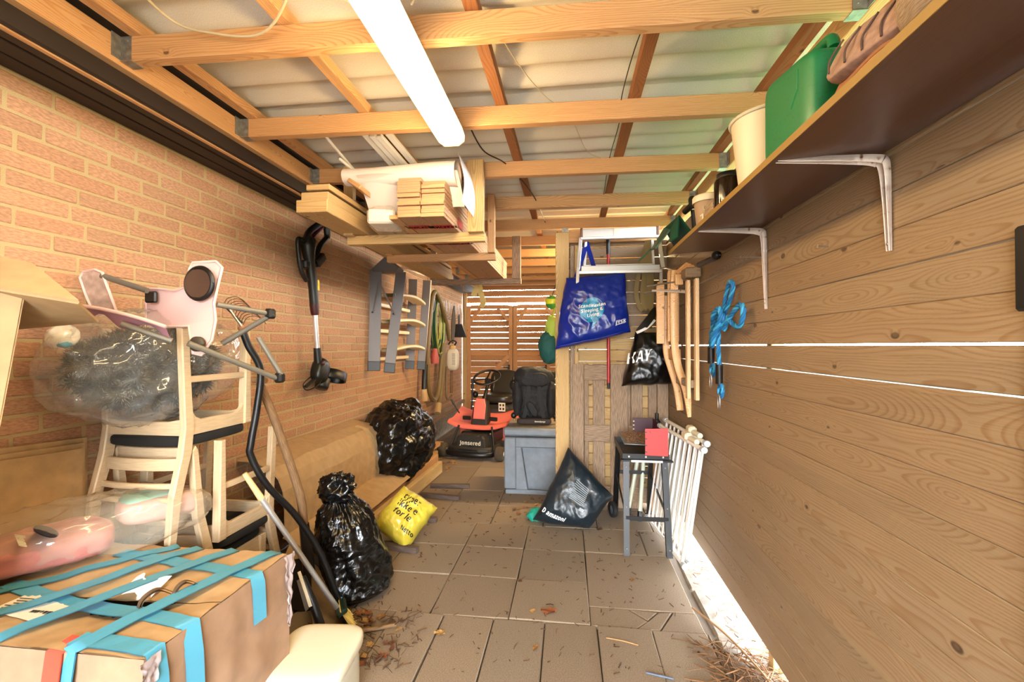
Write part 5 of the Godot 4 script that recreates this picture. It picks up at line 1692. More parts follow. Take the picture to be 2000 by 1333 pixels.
	for k in 2:
		var l := thing("pole", "long white enamelled tube leaning behind the black stand, the left of two" if k == 0 else "long white enamelled tube leaning behind the black stand, the right of two", "pole", Vector3(), 0.0, "white tubes behind the stand")
		var a := Vector3(0.455 + k * 0.08, 0.012, -3.68 + k * 0.08)
		var e := Vector3(0.58 + k * 0.03, 0.60, -3.80)
		part(l, "tube", Mb.new().tube([a + (e - a) * 0.08, e], 0.016, 12), plain("enamel", Color(0.74, 0.76, 0.68), 0.4))
		part(l, "tip", Mb.new().tube([a, a + (e - a) * 0.12], 0.0185, 12), M.black_metal)

func fence_panel() -> void:
	var t := thing("fence_panel", "weathered grey brown woven fence panel standing against the foot of the partition", "fence panel", Vector3(0, 0, PZ + 0.005))
	var X := func(u: float) -> float: return 0.039 + (u - 1120.0) * 0.00425
	for e in [[1118, 1140, 0.018], [1158, 1181, 0.006], [1192, 1226, 0.018], [1232, 1254, 0.006], [1265, 1281, 0.006], [1282, 1303, 0.018], [1141, 1150, 0.004], [1226, 1231, 0.004]]:
		var x0: float = X.call(e[0])
		var x1: float = X.call(e[1])
		var mb := Mb.new().tint(tone(rng.randf_range(0.75, 1.0), 0.1))
		mb.uo = Vector2(rng.randf() * 3, rng.randf() * 3)
		mb.box(Vector3((x0 + x1) / 2, 0.605, e[2] + 0.008), Vector3(x1 - x0, 1.20, 0.016), 0.003, 0.002, rng)
		part(t, "plank", mb, M.wood_old)
	for e in [[1141, 1192, 1.135, 0.125], [1141, 1192, 0.625, 0.135], [1227, 1282, 1.135, 0.125], [1227, 1282, 0.625, 0.135], [1141, 1192, 0.12, 0.13], [1227, 1282, 0.12, 0.13]]:
		var x0: float = X.call(e[0])
		var x1: float = X.call(e[1])
		var mb := Mb.new().tint(tone(rng.randf_range(0.8, 1.0), 0.1))
		mb.uo = Vector2(rng.randf() * 3, rng.randf() * 3)
		mb.box(Vector3((x0 + x1) / 2, e[2], 0.022), Vector3(x1 - x0, e[3], 0.016), 0.003, 0.002, rng)
		part(t, "cross_plank", mb, M.wood_old)

func hung_on_partition() -> void:
	# folding step stool of aluminium, hung up by its legs
	var t := thing("step_stool", "aluminium folding step hanging at the top of the partition over the blue bag", "step stool", Vector3(0.41, 2.28, PZ + 0.06))
	var am: Material = M.alu
	var P := func(x: float, y: float, z := 0.0) -> Vector3: return Vector3(x - 0.41, y - 2.28, z)
	part(t, "platform", Mb.new().box(P.call(0.41, 2.288, 0.07), Vector3(0.60, 0.075, 0.035), 0.004), am)
	part(t, "platform_nosing", Mb.new().box(P.call(0.41, 2.245, 0.085), Vector3(0.63, 0.022, 0.03), 0.004), M.alu_bright)
	for s in [-1, 1]:
		part(t, "leg", Mb.new().bar(P.call(0.41 + s * 0.312, 2.25, 0.075), P.call(0.41 + s * 0.335, 1.98, 0.13), 0.03, 0.03, 0.003, Vector3.BACK), M.alu_bright)
		part(t, "rear_leg", Mb.new().bar(P.call(0.41 + s * 0.268, 2.23, 0.03), P.call(0.41 + s * 0.28, 2.02, 0.03), 0.022, 0.022, 0.003, Vector3.BACK), am)
		var lo := Vector3(0.066, 1.75, 0.16) if s < 0 else Vector3(0.742, 1.80, 0.05)
		part(t, "leg_end", Mb.new().bar(P.call(0.41 + s * 0.335, 2.0, 0.13 if s < 0 else 0.05), P.call(lo.x, lo.y + 0.02, lo.z), 0.026, 0.032, 0.003, Vector3.BACK), M.alu_bright)
		part(t, "foot", Mb.new().bar(P.call(lo.x, lo.y + 0.03, lo.z), P.call(lo.x, lo.y - 0.035, lo.z), 0.034, 0.04, 0.004, Vector3.BACK), plain("foot_brown", Color(0.16, 0.10, 0.08), 0.7) if s < 0 else M.black_plastic)
		part(t, "corner_plate", Mb.new().box(P.call(0.41 + s * 0.305, 2.29, 0.075), Vector3(0.02, 0.078, 0.05), 0.003), plain("cap_brown", Color(0.40, 0.28, 0.22), 0.7))
	part(t, "tread", Mb.new().box(P.call(0.41, 1.985, 0.115), Vector3(0.62, 0.05, 0.045), 0.004), am)
	part(t, "tread_nosing", Mb.new().box(P.call(0.41, 1.955, 0.14), Vector3(0.65, 0.024, 0.022), 0.003), M.alu_bright)
	part(t, "back_rail", Mb.new().box(P.call(0.41, 2.025, 0.03), Vector3(0.57, 0.022, 0.02), 0.003), M.alu_bright)
	var tp := part(t, "tape", Mb.new().box(P.call(0.385, 2.285, 0.0905), Vector3(0.04, 0.07, 0.006), 0.002), M.white_plastic, "torn white tape")
	# broom handle
	var r := thing("red_broom", "long red broom stick hanging upright behind the blue bag", "broom", Vector3(0.33, 1.63, PZ + 0.04))
	part(r, "stick", Mb.new().tube([Vector3(0, 0.55, 0), Vector3(0, -0.59, 0)], 0.0135, 12), plain("red_stick", Color(0.62, 0.08, 0.08), 0.35))
	part(r, "end_cap", Mb.new().tube([Vector3(0, -0.58, 0), Vector3(0, -0.63, 0)], [0.0145, 0.0115], 12), M.black_plastic)
	part(r, "socket", Mb.new().tube([Vector3(0, 0.50, 0), Vector3(0, 0.63, 0)], 0.017, 12), M.black_plastic)
	# blue carrier bag
	var b := thing("carrier_bag", "big blue woven carrier bag with a turquoise speech bubble hanging on the partition", "bag", Vector3(0.16, 1.63, PZ + 0.17))
	var film := mat("blue_film", Color(0.02, 0.13, 0.50), 0.3, 0.0, null, 1.0, true, M.tex_crump, 0.2)
	film.uv1_scale = Vector3.ONE * 2.0
	var p := pillow([Vector2(-0.275, -0.30), Vector2(0.335, -0.165), Vector2(0.285, 0.325), Vector2(-0.18, 0.29)], 0.17, 0.014, 81, 4.0, 0.3)
	part(b, "film", p.build(72, 64), film)
	part(b, "hem", Mb.new().tube(range(25).map(func(k: int) -> Vector3: return p.pt(lerpf(-0.97, 0.97, k / 24.0), -0.93, 1.0)), 0.008, 6, true, 0.5), plain("blue_hem", Color(0.02, 0.13, 0.55), 0.35))
	for e in [[Vector3(-0.10, 0.29, 0.02), Vector3(-0.035, 0.50, -0.05), Vector3(-0.015, 0.60, -0.09)], [Vector3(0.06, 0.31, 0.02), Vector3(0.012, 0.50, -0.05), Vector3(-0.012, 0.60, -0.09)]]:
		part(b, "handle", strip(Mb.new(), path(e, 6), Vector3(1, 0, 0.2), 0.036, 0.0015), film)
	var bub := Mb.new()
	var c := Vector2(-0.06, -0.04)
	var ring := [c]
	for k in 41:
		var a := k * TAU / 40 + 0.3
		ring.append(c + Vector2(cos(a) * 0.36, sin(a) * 0.36))
	var put := func(q: Vector2) -> Vector3: return (p.frame(q.x, q.y) as Transform3D).origin
	for k in range(1, 41):
		for lv in 4:
			var q0: Vector2 = c.lerp(ring[k], lv / 4.0)
			var q1: Vector2 = c.lerp(ring[k], (lv + 1) / 4.0)
			var q2: Vector2 = c.lerp(ring[k + 1], (lv + 1) / 4.0)
			var q3: Vector2 = c.lerp(ring[k + 1], lv / 4.0)
			var f := bub.p(put.call(q0))
			bub.p(put.call(q1))
			bub.p(put.call(q2))
			bub.p(put.call(q3))
			bub.i.append_array([f, f + 2, f + 1, f, f + 3, f + 2])
	for lv in 5:
		var f := bub.p(put.call(Vector2(-0.02 - lv * 0.015, -0.35 - lv * 0.05)))
		bub.p(put.call(Vector2(0.16 - lv * 0.045, -0.33 - lv * 0.05)))
		bub.p(put.call(Vector2(0.115 - lv * 0.045, -0.38 - lv * 0.05)))
		bub.p(put.call(Vector2(-0.035 - lv * 0.015, -0.40 - lv * 0.05)))
		bub.i.append_array([f, f + 1, f + 2, f, f + 2, f + 3])
	var bm := mat("bubble", Color(0.02, 0.50, 0.66), 0.35)
	bm.cull_mode = BaseMaterial3D.CULL_DISABLED
	var bo := part(b, "speech_bubble", bub, bm, "turquoise speech bubble print")
	var bend := func(a: float, e: float) -> Transform3D:
		var f := p.frame(a, e)
		f.origin += f.basis.z * 0.002
		return f
	var wt := plain("print_white", Color(0.92, 0.92, 0.92), 0.5)
	var tilt := Basis(Vector3.BACK, -0.06)
	letters(bo, "lettering", "Scandinavian", 0.092, Transform3D(tilt, Vector3(-0.05, 0.08, 0)), wt, bend, 600)
	letters(bo, "lettering", "Sleeping &", 0.092, Transform3D(tilt, Vector3(-0.06, -0.06, 0)), wt, bend, 600)
	letters(bo, "lettering", "Living", 0.092, Transform3D(tilt, Vector3(-0.04, -0.20, 0)), wt, bend, 600)
	var lb := []
	for q in [Vector2(0.60, -0.66), Vector2(0.86, -0.66), Vector2(0.86, -0.54), Vector2(0.60, -0.54), Vector2(0.60, -0.66)]:
		lb.append(put.call(q))
	part(b, "logo_frame", Mb.new().tube(lb, 0.002, 4, false), wt)
	letters(b, "logo", "JYSK", 0.10, Transform3D(Basis(), Vector3(0.74, -0.60, 0)), wt, bend, 800)
	# strap
	var s := thing("lashing_strap", "pale yellow lashing strap folded over a nail beside the aluminium step", "strap", Vector3(0, 0, PZ + 0.05))
	var sm := mat("strap", Color(0.74, 0.64, 0.40), 0.85, 0.0, M.tex_grit, 10.0, true)
	sm.cull_mode = BaseMaterial3D.CULL_DISABLED
	for e in [[Vector3(0.645, 2.235, 0.0), Vector3(0.60, 2.05, 0.02), Vector3(0.555, 1.85, 0.02), Vector3(0.565, 1.72, 0.03), Vector3(0.60, 1.655, 0.03), Vector3(0.63, 1.68, 0.025), Vector3(0.64, 1.90, 0.02), Vector3(0.65, 2.235, 0.0)],
			[Vector3(0.645, 2.23, 0.01), Vector3(0.625, 2.0, 0.03), Vector3(0.600, 1.78, 0.035), Vector3(0.63, 1.66, 0.035), Vector3(0.665, 1.70, 0.03), Vector3(0.652, 1.95, 0.03), Vector3(0.655, 2.23, 0.01)],
			[Vector3(0.655, 2.235, 0.02), Vector3(0.672, 2.0, 0.03), Vector3(0.680, 1.80, 0.03), Vector3(0.668, 1.62, 0.03), Vector3(0.660, 1.50, 0.03)]]:
		part(s, "webbing", strip(Mb.new(), path(e, 6), Vector3(1, 0, 0.3), 0.034, 0.0015), sm)
	# black carrier bag
	var h := thing("carrier_bag", "black carrier bag with white capitals hanging in the corner beside the sledge", "bag", Vector3(0.64, 1.28, PZ + 0.15))
	var bf := mat("black_film", Color(0.014, 0.014, 0.016), 0.32, 0.0, null, 1.0, true, M.tex_crump, 0.2)
	bf.uv1_scale = Vector3.ONE * 2.0
	var hp := pillow([Vector2(-0.215, -0.25), Vector2(0.175, -0.22), Vector2(0.165, 0.18), Vector2(-0.105, 0.20)], 0.18, 0.013, 91, 5.0, 0.35)
	part(h, "film", hp.build(), bf)
	part(h, "handle", strip(Mb.new(), path([Vector3(-0.08, 0.19, 0.02), Vector3(0.0, 0.29, 0.0), Vector3(0.08, 0.38, -0.06), Vector3(0.10, 0.30, -0.02), Vector3(0.13, 0.18, 0.0)], 6), Vector3(1, -0.3, 0.2), 0.06, 0.0015), bf)
	part(h, "inner_lining", strip(Mb.new(), path([Vector3(-0.10, 0.185, 0.03), Vector3(-0.02, 0.225, 0.02), Vector3(0.05, 0.29, -0.01)], 6), Vector3(0.6, -0.5, 0.3), 0.022, 0.001), wt)
	letters(h, "lettering", "HAY", 0.40, Transform3D(Basis(Vector3.BACK, 0.16), Vector3(-0.58, 0.06, 0)), wt, func(a: float, e: float) -> Transform3D: return hp.frame(a, e), 700)
	# small things hung at the post edge
	var tb := thing("gym_bag", "teal and yellow cloth bag hanging behind the post edge, left of the blue bag", "bag", Vector3(-0.17, 1.40, PZ - 0.10))
	part(tb, "body", blob(Mb.new(), Vector3(0, -0.05, 0), Vector3(0.085, 0.14, 0.08), 0.010, 15, 9.0, 48, 32), plain("teal", Color(0.02, 0.28, 0.26), 0.75))
	part(tb, "top", blob(Mb.new(), Vector3(0.02, 0.09, 0), Vector3(0.055, 0.12, 0.055), 0.012, 16, 9.0, 40, 28), plain("lime", Color(0.58, 0.66, 0.24), 0.75))
	part(tb, "cord", Mb.new().tube(path([Vector3(0.02, 0.19, 0), Vector3(0.05, 0.30, 0.02), Vector3(0.065, 0.42, 0.03)], 5), 0.008, 8), M.lime)
	var ball := thing("ball", "green and yellow ball hanging in a cord above the teal bag", "ball", Vector3(-0.145, 1.745, PZ - 0.10))
	part(ball, "shell", Mb.new().lathe(range(17).map(func(k: int) -> Vector2: return Vector2(sin(k * PI / 16) * 0.062, -cos(k * PI / 16) * 0.062)), 28), plain("ball_green", Color(0.25, 0.55, 0.20), 0.4))
	part(ball, "band", Mb.new().lathe([Vector2(0.060, -0.018), Vector2(0.0635, -0.012), Vector2(0.0635, 0.020), Vector2(0.060, 0.026)], 28), plain("ball_yellow", Color(0.80, 0.80, 0.15), 0.4))
	part(ball, "cord", Mb.new().tube(path([Vector3(0, 0.06, 0), Vector3(0.03, 0.16, 0.0), Vector3(0.045, 0.30, 0.02), Vector3(0.045, 0.62, 0.02)], 5), 0.004, 6), M.black_plastic)

func dark_bag() -> void:
	var t := thing("carrier_bag", "dark petrol blue plastic bag slumped over a wheeled frame on the paving", "bag", Vector3(0, 0, -3.42))
	t.rotation.x = -0.30
	var film := mat("petrol_film", Color(0.075, 0.12, 0.15), 0.36, 0.0, null, 1.0, true, M.tex_crump, 0.2)
	film.uv1_scale = Vector3.ONE * 3.0
	var p := pillow([Vector2(-0.265, 0.045), Vector2(0.145, 0.012), Vector2(0.335, 0.235), Vector2(-0.005, 0.59)], 0.24, 0.013, 101, 4.5, 0.1)
	part(t, "film", p.build(72, 60), film)
	var bend := func(a: float, e: float) -> Transform3D: return p.frame(a, e)
	var grey_ink := plain("ink_grey", Color(0.52, 0.55, 0.57), 0.5)
	for k in 11:
		var lines := Mb.new()
		var pts := []
		for j in 13:
			pts.append((p.frame(-0.28 + j * 0.045 + k * 0.006, 0.50 - k * 0.058) as Transform3D).origin)
		part(t, "print", strip(lines, pts, Vector3(0.4, 0.6, 0.4), 0.0065, 0.0008), grey_ink)
	for k in 3:
		part(t, "print", strip(Mb.new(), [(p.frame(0.30 + k * 0.045, -0.30) as Transform3D).origin, (p.frame(0.30 + k * 0.045, -0.18) as Transform3D).origin], Vector3(1, -0.6, 0), 0.016, 0.0008), grey_ink)
	letters(t, "logo", "D amazoni", 0.13, Transform3D(Basis(Vector3.BACK, -0.15), Vector3(-0.42, -0.72, 0)), plain("print_white", Color(0.92, 0.92, 0.92), 0.5), bend, 600)
	var w := thing("wheel", "small grey wheel of the frame under the petrol blue bag", "wheel", Vector3(0.345, 0.062, -3.70), 0.35)
	part(w, "tyre", Mb.new().at(Transform3D(Basis(Vector3.BACK, PI / 2), Vector3())).lathe([Vector2(0.035, -0.018), Vector2(0.058, -0.018), Vector2(0.062, -0.008), Vector2(0.062, 0.008), Vector2(0.058, 0.018), Vector2(0.035, 0.018)], 28), M.rubber)
	part(w, "hub", Mb.new().at(Transform3D(Basis(Vector3.BACK, PI / 2), Vector3())).lathe([Vector2(0, -0.020), Vector2(0.036, -0.016), Vector2(0.036, 0.016), Vector2(0, 0.020)], 20), plain("hub_grey", Color(0.25, 0.27, 0.29), 0.5))
	solo("cloth", blob(Mb.new(), Vector3(-0.26, 0.035, -3.56), Vector3(0.065, 0.035, 0.045), 0.012, 7, 16.0, 36, 20), plain("turquoise", Color(0.04, 0.52, 0.44), 0.8), "crumpled turquoise cloth on the paving at the left corner of the petrol blue bag", "cloth")
# ------------------------------------------------------------------ far half of the room
func far_half() -> void:
	storage_box()
	push_seat()
	mower()
	ladder()
	trimmer()
	hoses()
	racks()

func storage_box() -> void:
	var t := thing("storage_box", "slate grey plastic storage box with a recessed front behind the partition post", "storage box", Vector3(-0.245, 0, -4.44))
	var m := mat("slate", Color(0.44, 0.47, 0.50), 0.6, 0.0, noise_tex(0.012, grey(0.86), grey(1.0), 111, 512, 5), 1.5, true)
	var w := 0.345
	var d := 0.275
	part(t, "body", Mb.new().box(Vector3(0, 0.265, -0.035), Vector3(w * 2, 0.53, d * 2 - 0.07), 0.012), m)
	# front frame around the recess
	for e in [[-w + 0.055, 0.285, 0.11, 0.47], [w - 0.055, 0.285, 0.11, 0.47]]:
		part(t, "front_stile", Mb.new().box(Vector3(e[0], e[1], d - 0.012), Vector3(e[2], e[3], 0.070), 0.010), m)
	part(t, "front_rail", Mb.new().box(Vector3(0, 0.475, d - 0.012), Vector3(w * 2 - 0.2, 0.09, 0.070), 0.010), m)
	var taper := PackedVector2Array([Vector2(-0.24, 0.44), Vector2(-0.19, 0.43), Vector2(-0.13, 0.04), Vector2(-0.24, 0.04)])
	part(t, "recess_flare", Mb.new().prism(taper, d - 0.07, d + 0.006, 0.006), m)
	part(t, "foot_rail", Mb.new().box(Vector3(0, 0.02, d - 0.012), Vector3(w * 2 - 0.02, 0.04, 0.03), 0.004), m)
	part(t, "lid", Mb.new().box(Vector3(0, 0.567, 0), Vector3(w * 2 + 0.02, 0.07, d * 2 + 0.02), 0.014), m)
	part(t, "lid_top", Mb.new().box(Vector3(0, 0.605, -0.01), Vector3(w * 2 - 0.02, 0.012, d * 2 - 0.03), 0.004), mat("box_top", Color(0.44, 0.38, 0.29), 0.8, 0.0, M.tex_soft, 3.0, true))
	part(t, "latch", Mb.new().box(Vector3(-0.02, 0.45, d + 0.010), Vector3(0.012, 0.016, 0.008), 0.002), M.black_plastic)

func push_seat() -> void:
	var t := thing("stroller_seat", "folded black stroller seat with padded harness standing on the grey storage box", "stroller seat", Vector3(-0.33, 0.612, -4.40))
	var cloth := mat("stroller_cloth", Color(0.035, 0.038, 0.055), 0.75, 0.0, null, 1.0, true, M.tex_crump, 0.2)
	cloth.uv1_scale = Vector3.ONE * 4.0
	var p := pillow([Vector2(-0.155, 0.05), Vector2(0.155, 0.05), Vector2(0.205, 0.50), Vector2(-0.205, 0.50)], 0.10, 0.010, 121, 9.0)
	p.pw = 3.0
	part(t, "backrest", p.build(48, 48), cloth)
	part(t, "hood", blob(Mb.new(), Vector3(0, 0.435, 0.0), Vector3(0.195, 0.10, 0.065), 0.010, 23, 10.0, 48, 28, 0.8), cloth)
	part(t, "headrest", blob(Mb.new(), Vector3(0, 0.425, 0.062), Vector3(0.125, 0.062, 0.018), 0.004, 27, 12.0, 40, 20, 0.6), cloth)
	for s in [-1, 1]:
		part(t, "side_wing", blob(Mb.new(), Vector3(s * 0.165, 0.24, 0.03), Vector3(0.045, 0.17, 0.05), 0.010, 30 + s, 10.0, 32, 28), cloth)
		part(t, "shoulder_strap", strip(Mb.new(), path([Vector3(s * 0.05, 0.37, 0.066), Vector3(s * 0.06, 0.25, 0.075), Vector3(s * 0.08, 0.12, 0.075), Vector3(s * 0.10, 0.06, 0.07)], 5), Vector3(1, 0, 0), 0.036, 0.006), cloth)
		part(t, "frame_tube", Mb.new().tube([Vector3(s * 0.195, 0.02, 0.0), Vector3(s * 0.195, 0.24, -0.01), Vector3(s * 0.21, 0.34, -0.02)], 0.010, 10), plain("brass", Color(0.55, 0.42, 0.22), 0.4, 0.6))
		part(t, "wheel_hub", blob(Mb.new(), Vector3(s * 0.20, 0.075, 0.02), Vector3(0.028, 0.030, 0.025), 0.0, 1, 1.0, 20, 14), M.black_metal)
	part(t, "buckle_pad", blob(Mb.new().at(Transform3D(Basis(Vector3.BACK, 0.6), Vector3(-0.02, 0.15, 0.075))), Vector3(), Vector3(0.035, 0.075, 0.018), 0.004, 41, 16.0, 28, 24, 0.7), cloth)
	part(t, "foot_pad", blob(Mb.new(), Vector3(0.0, 0.030, 0.06), Vector3(0.165, 0.030, 0.05), 0.0, 2, 1.0, 40, 16, 0.5), plain("taupe", Color(0.16, 0.12, 0.10), 0.8))
	letters(t, "print", "Emmaljunga", 0.012, Transform3D(Basis(), Vector3(0.06, 0.034, 0.1105)), M.white_plastic)
	var ring := []
	for k in 25:
		ring.append(Vector3(-0.205 + cos(k * TAU / 24) * 0.030, 0.37 + sin(k * TAU / 24) * 0.042, 0.02))
	part(t, "bumper_ring", Mb.new().tube(ring, 0.009, 8, false), M.black_plastic)

func mower() -> void:
	var t := thing("ride_on_mower", "faded red ride-on mower with a black seat and steering wheel at the far end", "lawn mower", Vector3(-1.08, 0, -5.85), -0.20)
	t.scale = Vector3.ONE * 0.93
	var pink := mat("faded_red", Color(0.84, 0.42, 0.36), 0.5)
	var blk: Material = M.black_plastic
	var dusty := mat("dusty_black", Color(0.15, 0.13, 0.095), 0.6, 0.0, M.tex_soft, 4.0, true)
	# cutting deck and front cover
	var deck := PackedVector2Array()
	for k in 25:
		var a := PI * k / 24.0
		deck.append(Vector2(cos(a) * 0.31, sin(a) * 0.13))
	deck.append(Vector2(-0.31, -0.30))
	deck.append(Vector2(0.31, -0.30))
	part(t, "deck", Mb.new().at(Transform3D(Basis(Vector3.RIGHT, Vector3.BACK, Vector3.DOWN), Vector3(-0.02, 0.16, 0.46))).prism(deck, 0.0, 0.12, 0.02), dusty)
	part(t, "bumper", Mb.new().tube(range(17).map(func(k: int) -> Vector3: return Vector3(-0.02 + cos(PI * k / 16.0) * 0.325, 0.075, 0.48 + sin(PI * k / 16.0) * 0.14)), 0.022, 10, true, 1.6), M.black_metal)
	var hood := PackedVector2Array([Vector2(-0.215, 0.12), Vector2(0.215, 0.12), Vector2(0.195, 0.27), Vector2(0.165, 0.305), Vector2(-0.165, 0.305), Vector2(-0.195, 0.27)])
	var hd := part(t, "hood", Mb.new().prism(hood, 0.18, 0.52, 0.018), dusty)
	part(hd, "hood_ridge", Mb.new().box(Vector3(0.0, 0.295, 0.47), Vector3(0.24, 0.035, 0.10), 0.012), dusty)
	letters(hd, "lettering", "Jonsered", 0.05, Transform3D(Basis(), Vector3(0.0, 0.205, 0.523)), M.white_plastic, null, 800)
	part(hd, "badge", Mb.new().box(Vector3(0.0, 0.165, 0.521), Vector3(0.035, 0.025, 0.006), 0.003), M.black_metal)
	part(t, "grab_bar", Mb.new().tube(path([Vector3(-0.13, 0.05, 0.60), Vector3(-0.13, 0.115, 0.61), Vector3(-0.11, 0.13, 0.61), Vector3(0.11, 0.13, 0.61), Vector3(0.13, 0.115, 0.61), Vector3(0.13, 0.05, 0.60)], 4), 0.010, 8), M.black_metal)
	for s in [-1, 1]:
		part(t, "lift_arm", Mb.new().tube([Vector3(s * 0.32, 0.09, 0.50), Vector3(s * 0.235, 0.40, 0.36)], 0.014, 8), M.black_metal)
		var w := part(t, "front_wheel", Mb.new().at(Transform3D(Basis(Vector3.BACK, PI / 2), Vector3(s * 0.40, 0.092, 0.50))).lathe([Vector2(0, -0.055), Vector2(0.05, -0.055), Vector2(0.075, -0.052), Vector2(0.092, -0.03), Vector2(0.092, 0.03), Vector2(0.075, 0.052), Vector2(0.05, 0.055), Vector2(0, 0.055)], 28), mat("dusty_rubber", Color(0.30, 0.25, 0.18), 0.9, 0.0, M.tex_soft, 6.0, true))
		part(w, "hub", Mb.new().at(Transform3D(Basis(Vector3.BACK, PI / 2), Vector3(s * 0.40, 0.092, 0.50))).lathe([Vector2(0, -0.062), Vector2(0.03, -0.058), Vector2(0.03, 0.058), Vector2(0, 0.062)], 16), M.alu)
		part(t, "rear_wheel", Mb.new().at(Transform3D(Basis(Vector3.BACK, PI / 2), Vector3(s * 0.34, 0.205, -0.42))).lathe([Vector2(0, -0.07), Vector2(0.12, -0.07), Vector2(0.18, -0.075), Vector2(0.205, -0.05), Vector2(0.205, 0.05), Vector2(0.18, 0.075), Vector2(0.12, 0.07), Vector2(0, 0.07)], 32), M.rubber)
		part(t, "rear_fender", Mb.new().grid(10, 20, func(u: float, v: float) -> Vector3:
			var a := lerpf(-0.4, PI * 0.95, v)
			return Vector3(s * lerpf(0.20, 0.44, u), 0.23 + sin(a) * 0.275, -0.42 + cos(a) * 0.275 * 1.1), false), pink)
		part(t, "foot_pedal", Mb.new().box(Vector3(s * 0.195, 0.475, 0.20), Vector3(0.12, 0.055, 0.03), 0.010), blk)
	var pan := Mb.new()
	for side in 2:
		pan.grid(36, 14, func(u: float, v: float) -> Vector3:
			var x := lerpf(-0.42, 0.42, u)
			var z := lerpf(0.34, -0.16, v)
			var y := 0.395 + 0.07 * pow(absf(x) / 0.42, 3.0) + 0.12 * smoothstep(0.25, 1.0, v) - 0.035 * (1.0 - smoothstep(0.0, 0.10, v))
			return Vector3(x, y - side * 0.012, z))
	part(t, "foot_pan", pan, pink)
	part(t, "chassis", Mb.new().box(Vector3(0, 0.23, -0.15), Vector3(0.44, 0.17, 1.0), 0.02), M.black_metal)
	part(t, "seat_base", Mb.new().box(Vector3(0.02, 0.49, -0.34), Vector3(0.56, 0.26, 0.46), 0.05), dusty)
	for m in [pink]:
		m.cull_mode = BaseMaterial3D.CULL_DISABLED
	# cowl and steering column
	var cowl := PackedVector2Array([Vector2(-0.125, 0.34), Vector2(0.125, 0.34), Vector2(0.105, 0.60), Vector2(0.075, 0.735), Vector2(-0.075, 0.735), Vector2(-0.105, 0.60)])
	var lean := Transform3D(Basis(Vector3.RIGHT, -0.22), Vector3(0, 0.0, 0.28))
	part(t, "cowl", Mb.new().at(lean).prism(cowl, -0.10, 0.06, 0.02), dusty)
	var face_ := PackedVector2Array([Vector2(-0.085, 0.47), Vector2(0.085, 0.47), Vector2(0.085, 0.66), Vector2(0.060, 0.748), Vector2(-0.060, 0.748), Vector2(-0.085, 0.66)])
	part(t, "cowl_face", Mb.new().at(lean).prism(face_, 0.05, 0.075, 0.010), pink)
	part(t, "steering_column", Mb.new().tube([Vector3(0.01, 0.70, 0.08), Vector3(0.03, 0.93, -0.02)], [0.026, 0.022], 12), blk)
	part(t, "column_cap", Mb.new().box(Vector3(0.03, 0.955, -0.02), Vector3(0.08, 0.10, 0.07), 0.014), blk)
	var wc := Vector3(0.01, 1.02, -0.03)
	var wb := Basis(Vector3.RIGHT, 0.50)
	var rim := []
	for k in 41:
		rim.append(wc + wb * Vector3(cos(k * TAU / 40) * 0.185, 0, sin(k * TAU / 40) * 0.185))
	var sw := part(t, "steering_wheel", Mb.new().tube(rim, 0.017, 10, false), blk)
	for k in 3:
		part(sw, "spoke", Mb.new().tube([wc + wb * Vector3(0, -0.02, 0), wc + wb * Vector3(cos(k * TAU / 3 + 0.5) * 0.18, 0, sin(k * TAU / 3 + 0.5) * 0.18)], 0.014, 8, true, 0.6), blk)
	# seat
	var seat := plain("seat_vinyl", Color(0.15, 0.125, 0.085), 0.38)
	part(t, "seat_cushion", blob(Mb.new(), Vector3(0.08, 0.70, -0.36), Vector3(0.235, 0.075, 0.23), 0.0, 1, 1.0, 48, 24, 0.6), seat)
	var back := Mb.new()
	blob(back, Vector3(), Vector3(0.225, 0.215, 0.06), 0.0, 1, 1.0, 48, 32, 0.55)
	var bo := part(t, "seat_back", back, seat)
	bo.position = Vector3(0.08, 0.885, -0.58)
	bo.rotation.x = -0.18
	for s in [-1, 1]:
		var rib := part(bo, "seat_bolster", blob(Mb.new(), Vector3(s * 0.155, 0.0, 0.05), Vector3(0.028, 0.12, 0.025), 0.0, 1, 1.0, 20, 16), seat)
	# levers, plate
	part(t, "lever", Mb.new().tube([Vector3(-0.30, 0.50, -0.20), Vector3(-0.305, 0.94, -0.26)], 0.013, 8), M.black_metal)
	part(t, "lever_grip", Mb.new().tube([Vector3(-0.304, 0.83, -0.245), Vector3(-0.306, 0.97, -0.262)], 0.021, 10), blk)
	part(t, "lever", Mb.new().tube([Vector3(-0.36, 0.46, 0.02), Vector3(-0.49, 0.68, 0.05)], 0.010, 8), M.black_metal)
	part(t, "lever_grip", Mb.new().tube([Vector3(-0.46, 0.63, 0.045), Vector3(-0.50, 0.70, 0.052)], 0.016, 10), blk)
	part(t, "lamp_housing", blob(Mb.new(), Vector3(-0.22, 0.76, -0.16), Vector3(0.045, 0.05, 0.045), 0.0, 1, 1.0, 20, 14), M.black_metal)
	var plate := part(t, "warning_plate", Mb.new().box(Vector3(0.21, 0.60, -0.10), Vector3(0.10, 0.12, 0.006), 0.002), M.white_plastic, "black and white instruction plate")
	for k in 4:
		part(plate, "pictogram", Mb.new().box(Vector3(0.188 + (k % 2) * 0.044, 0.575 + (k / 2) * 0.052, -0.0965), Vector3(0.026, 0.032, 0.003), 0.001), blk)

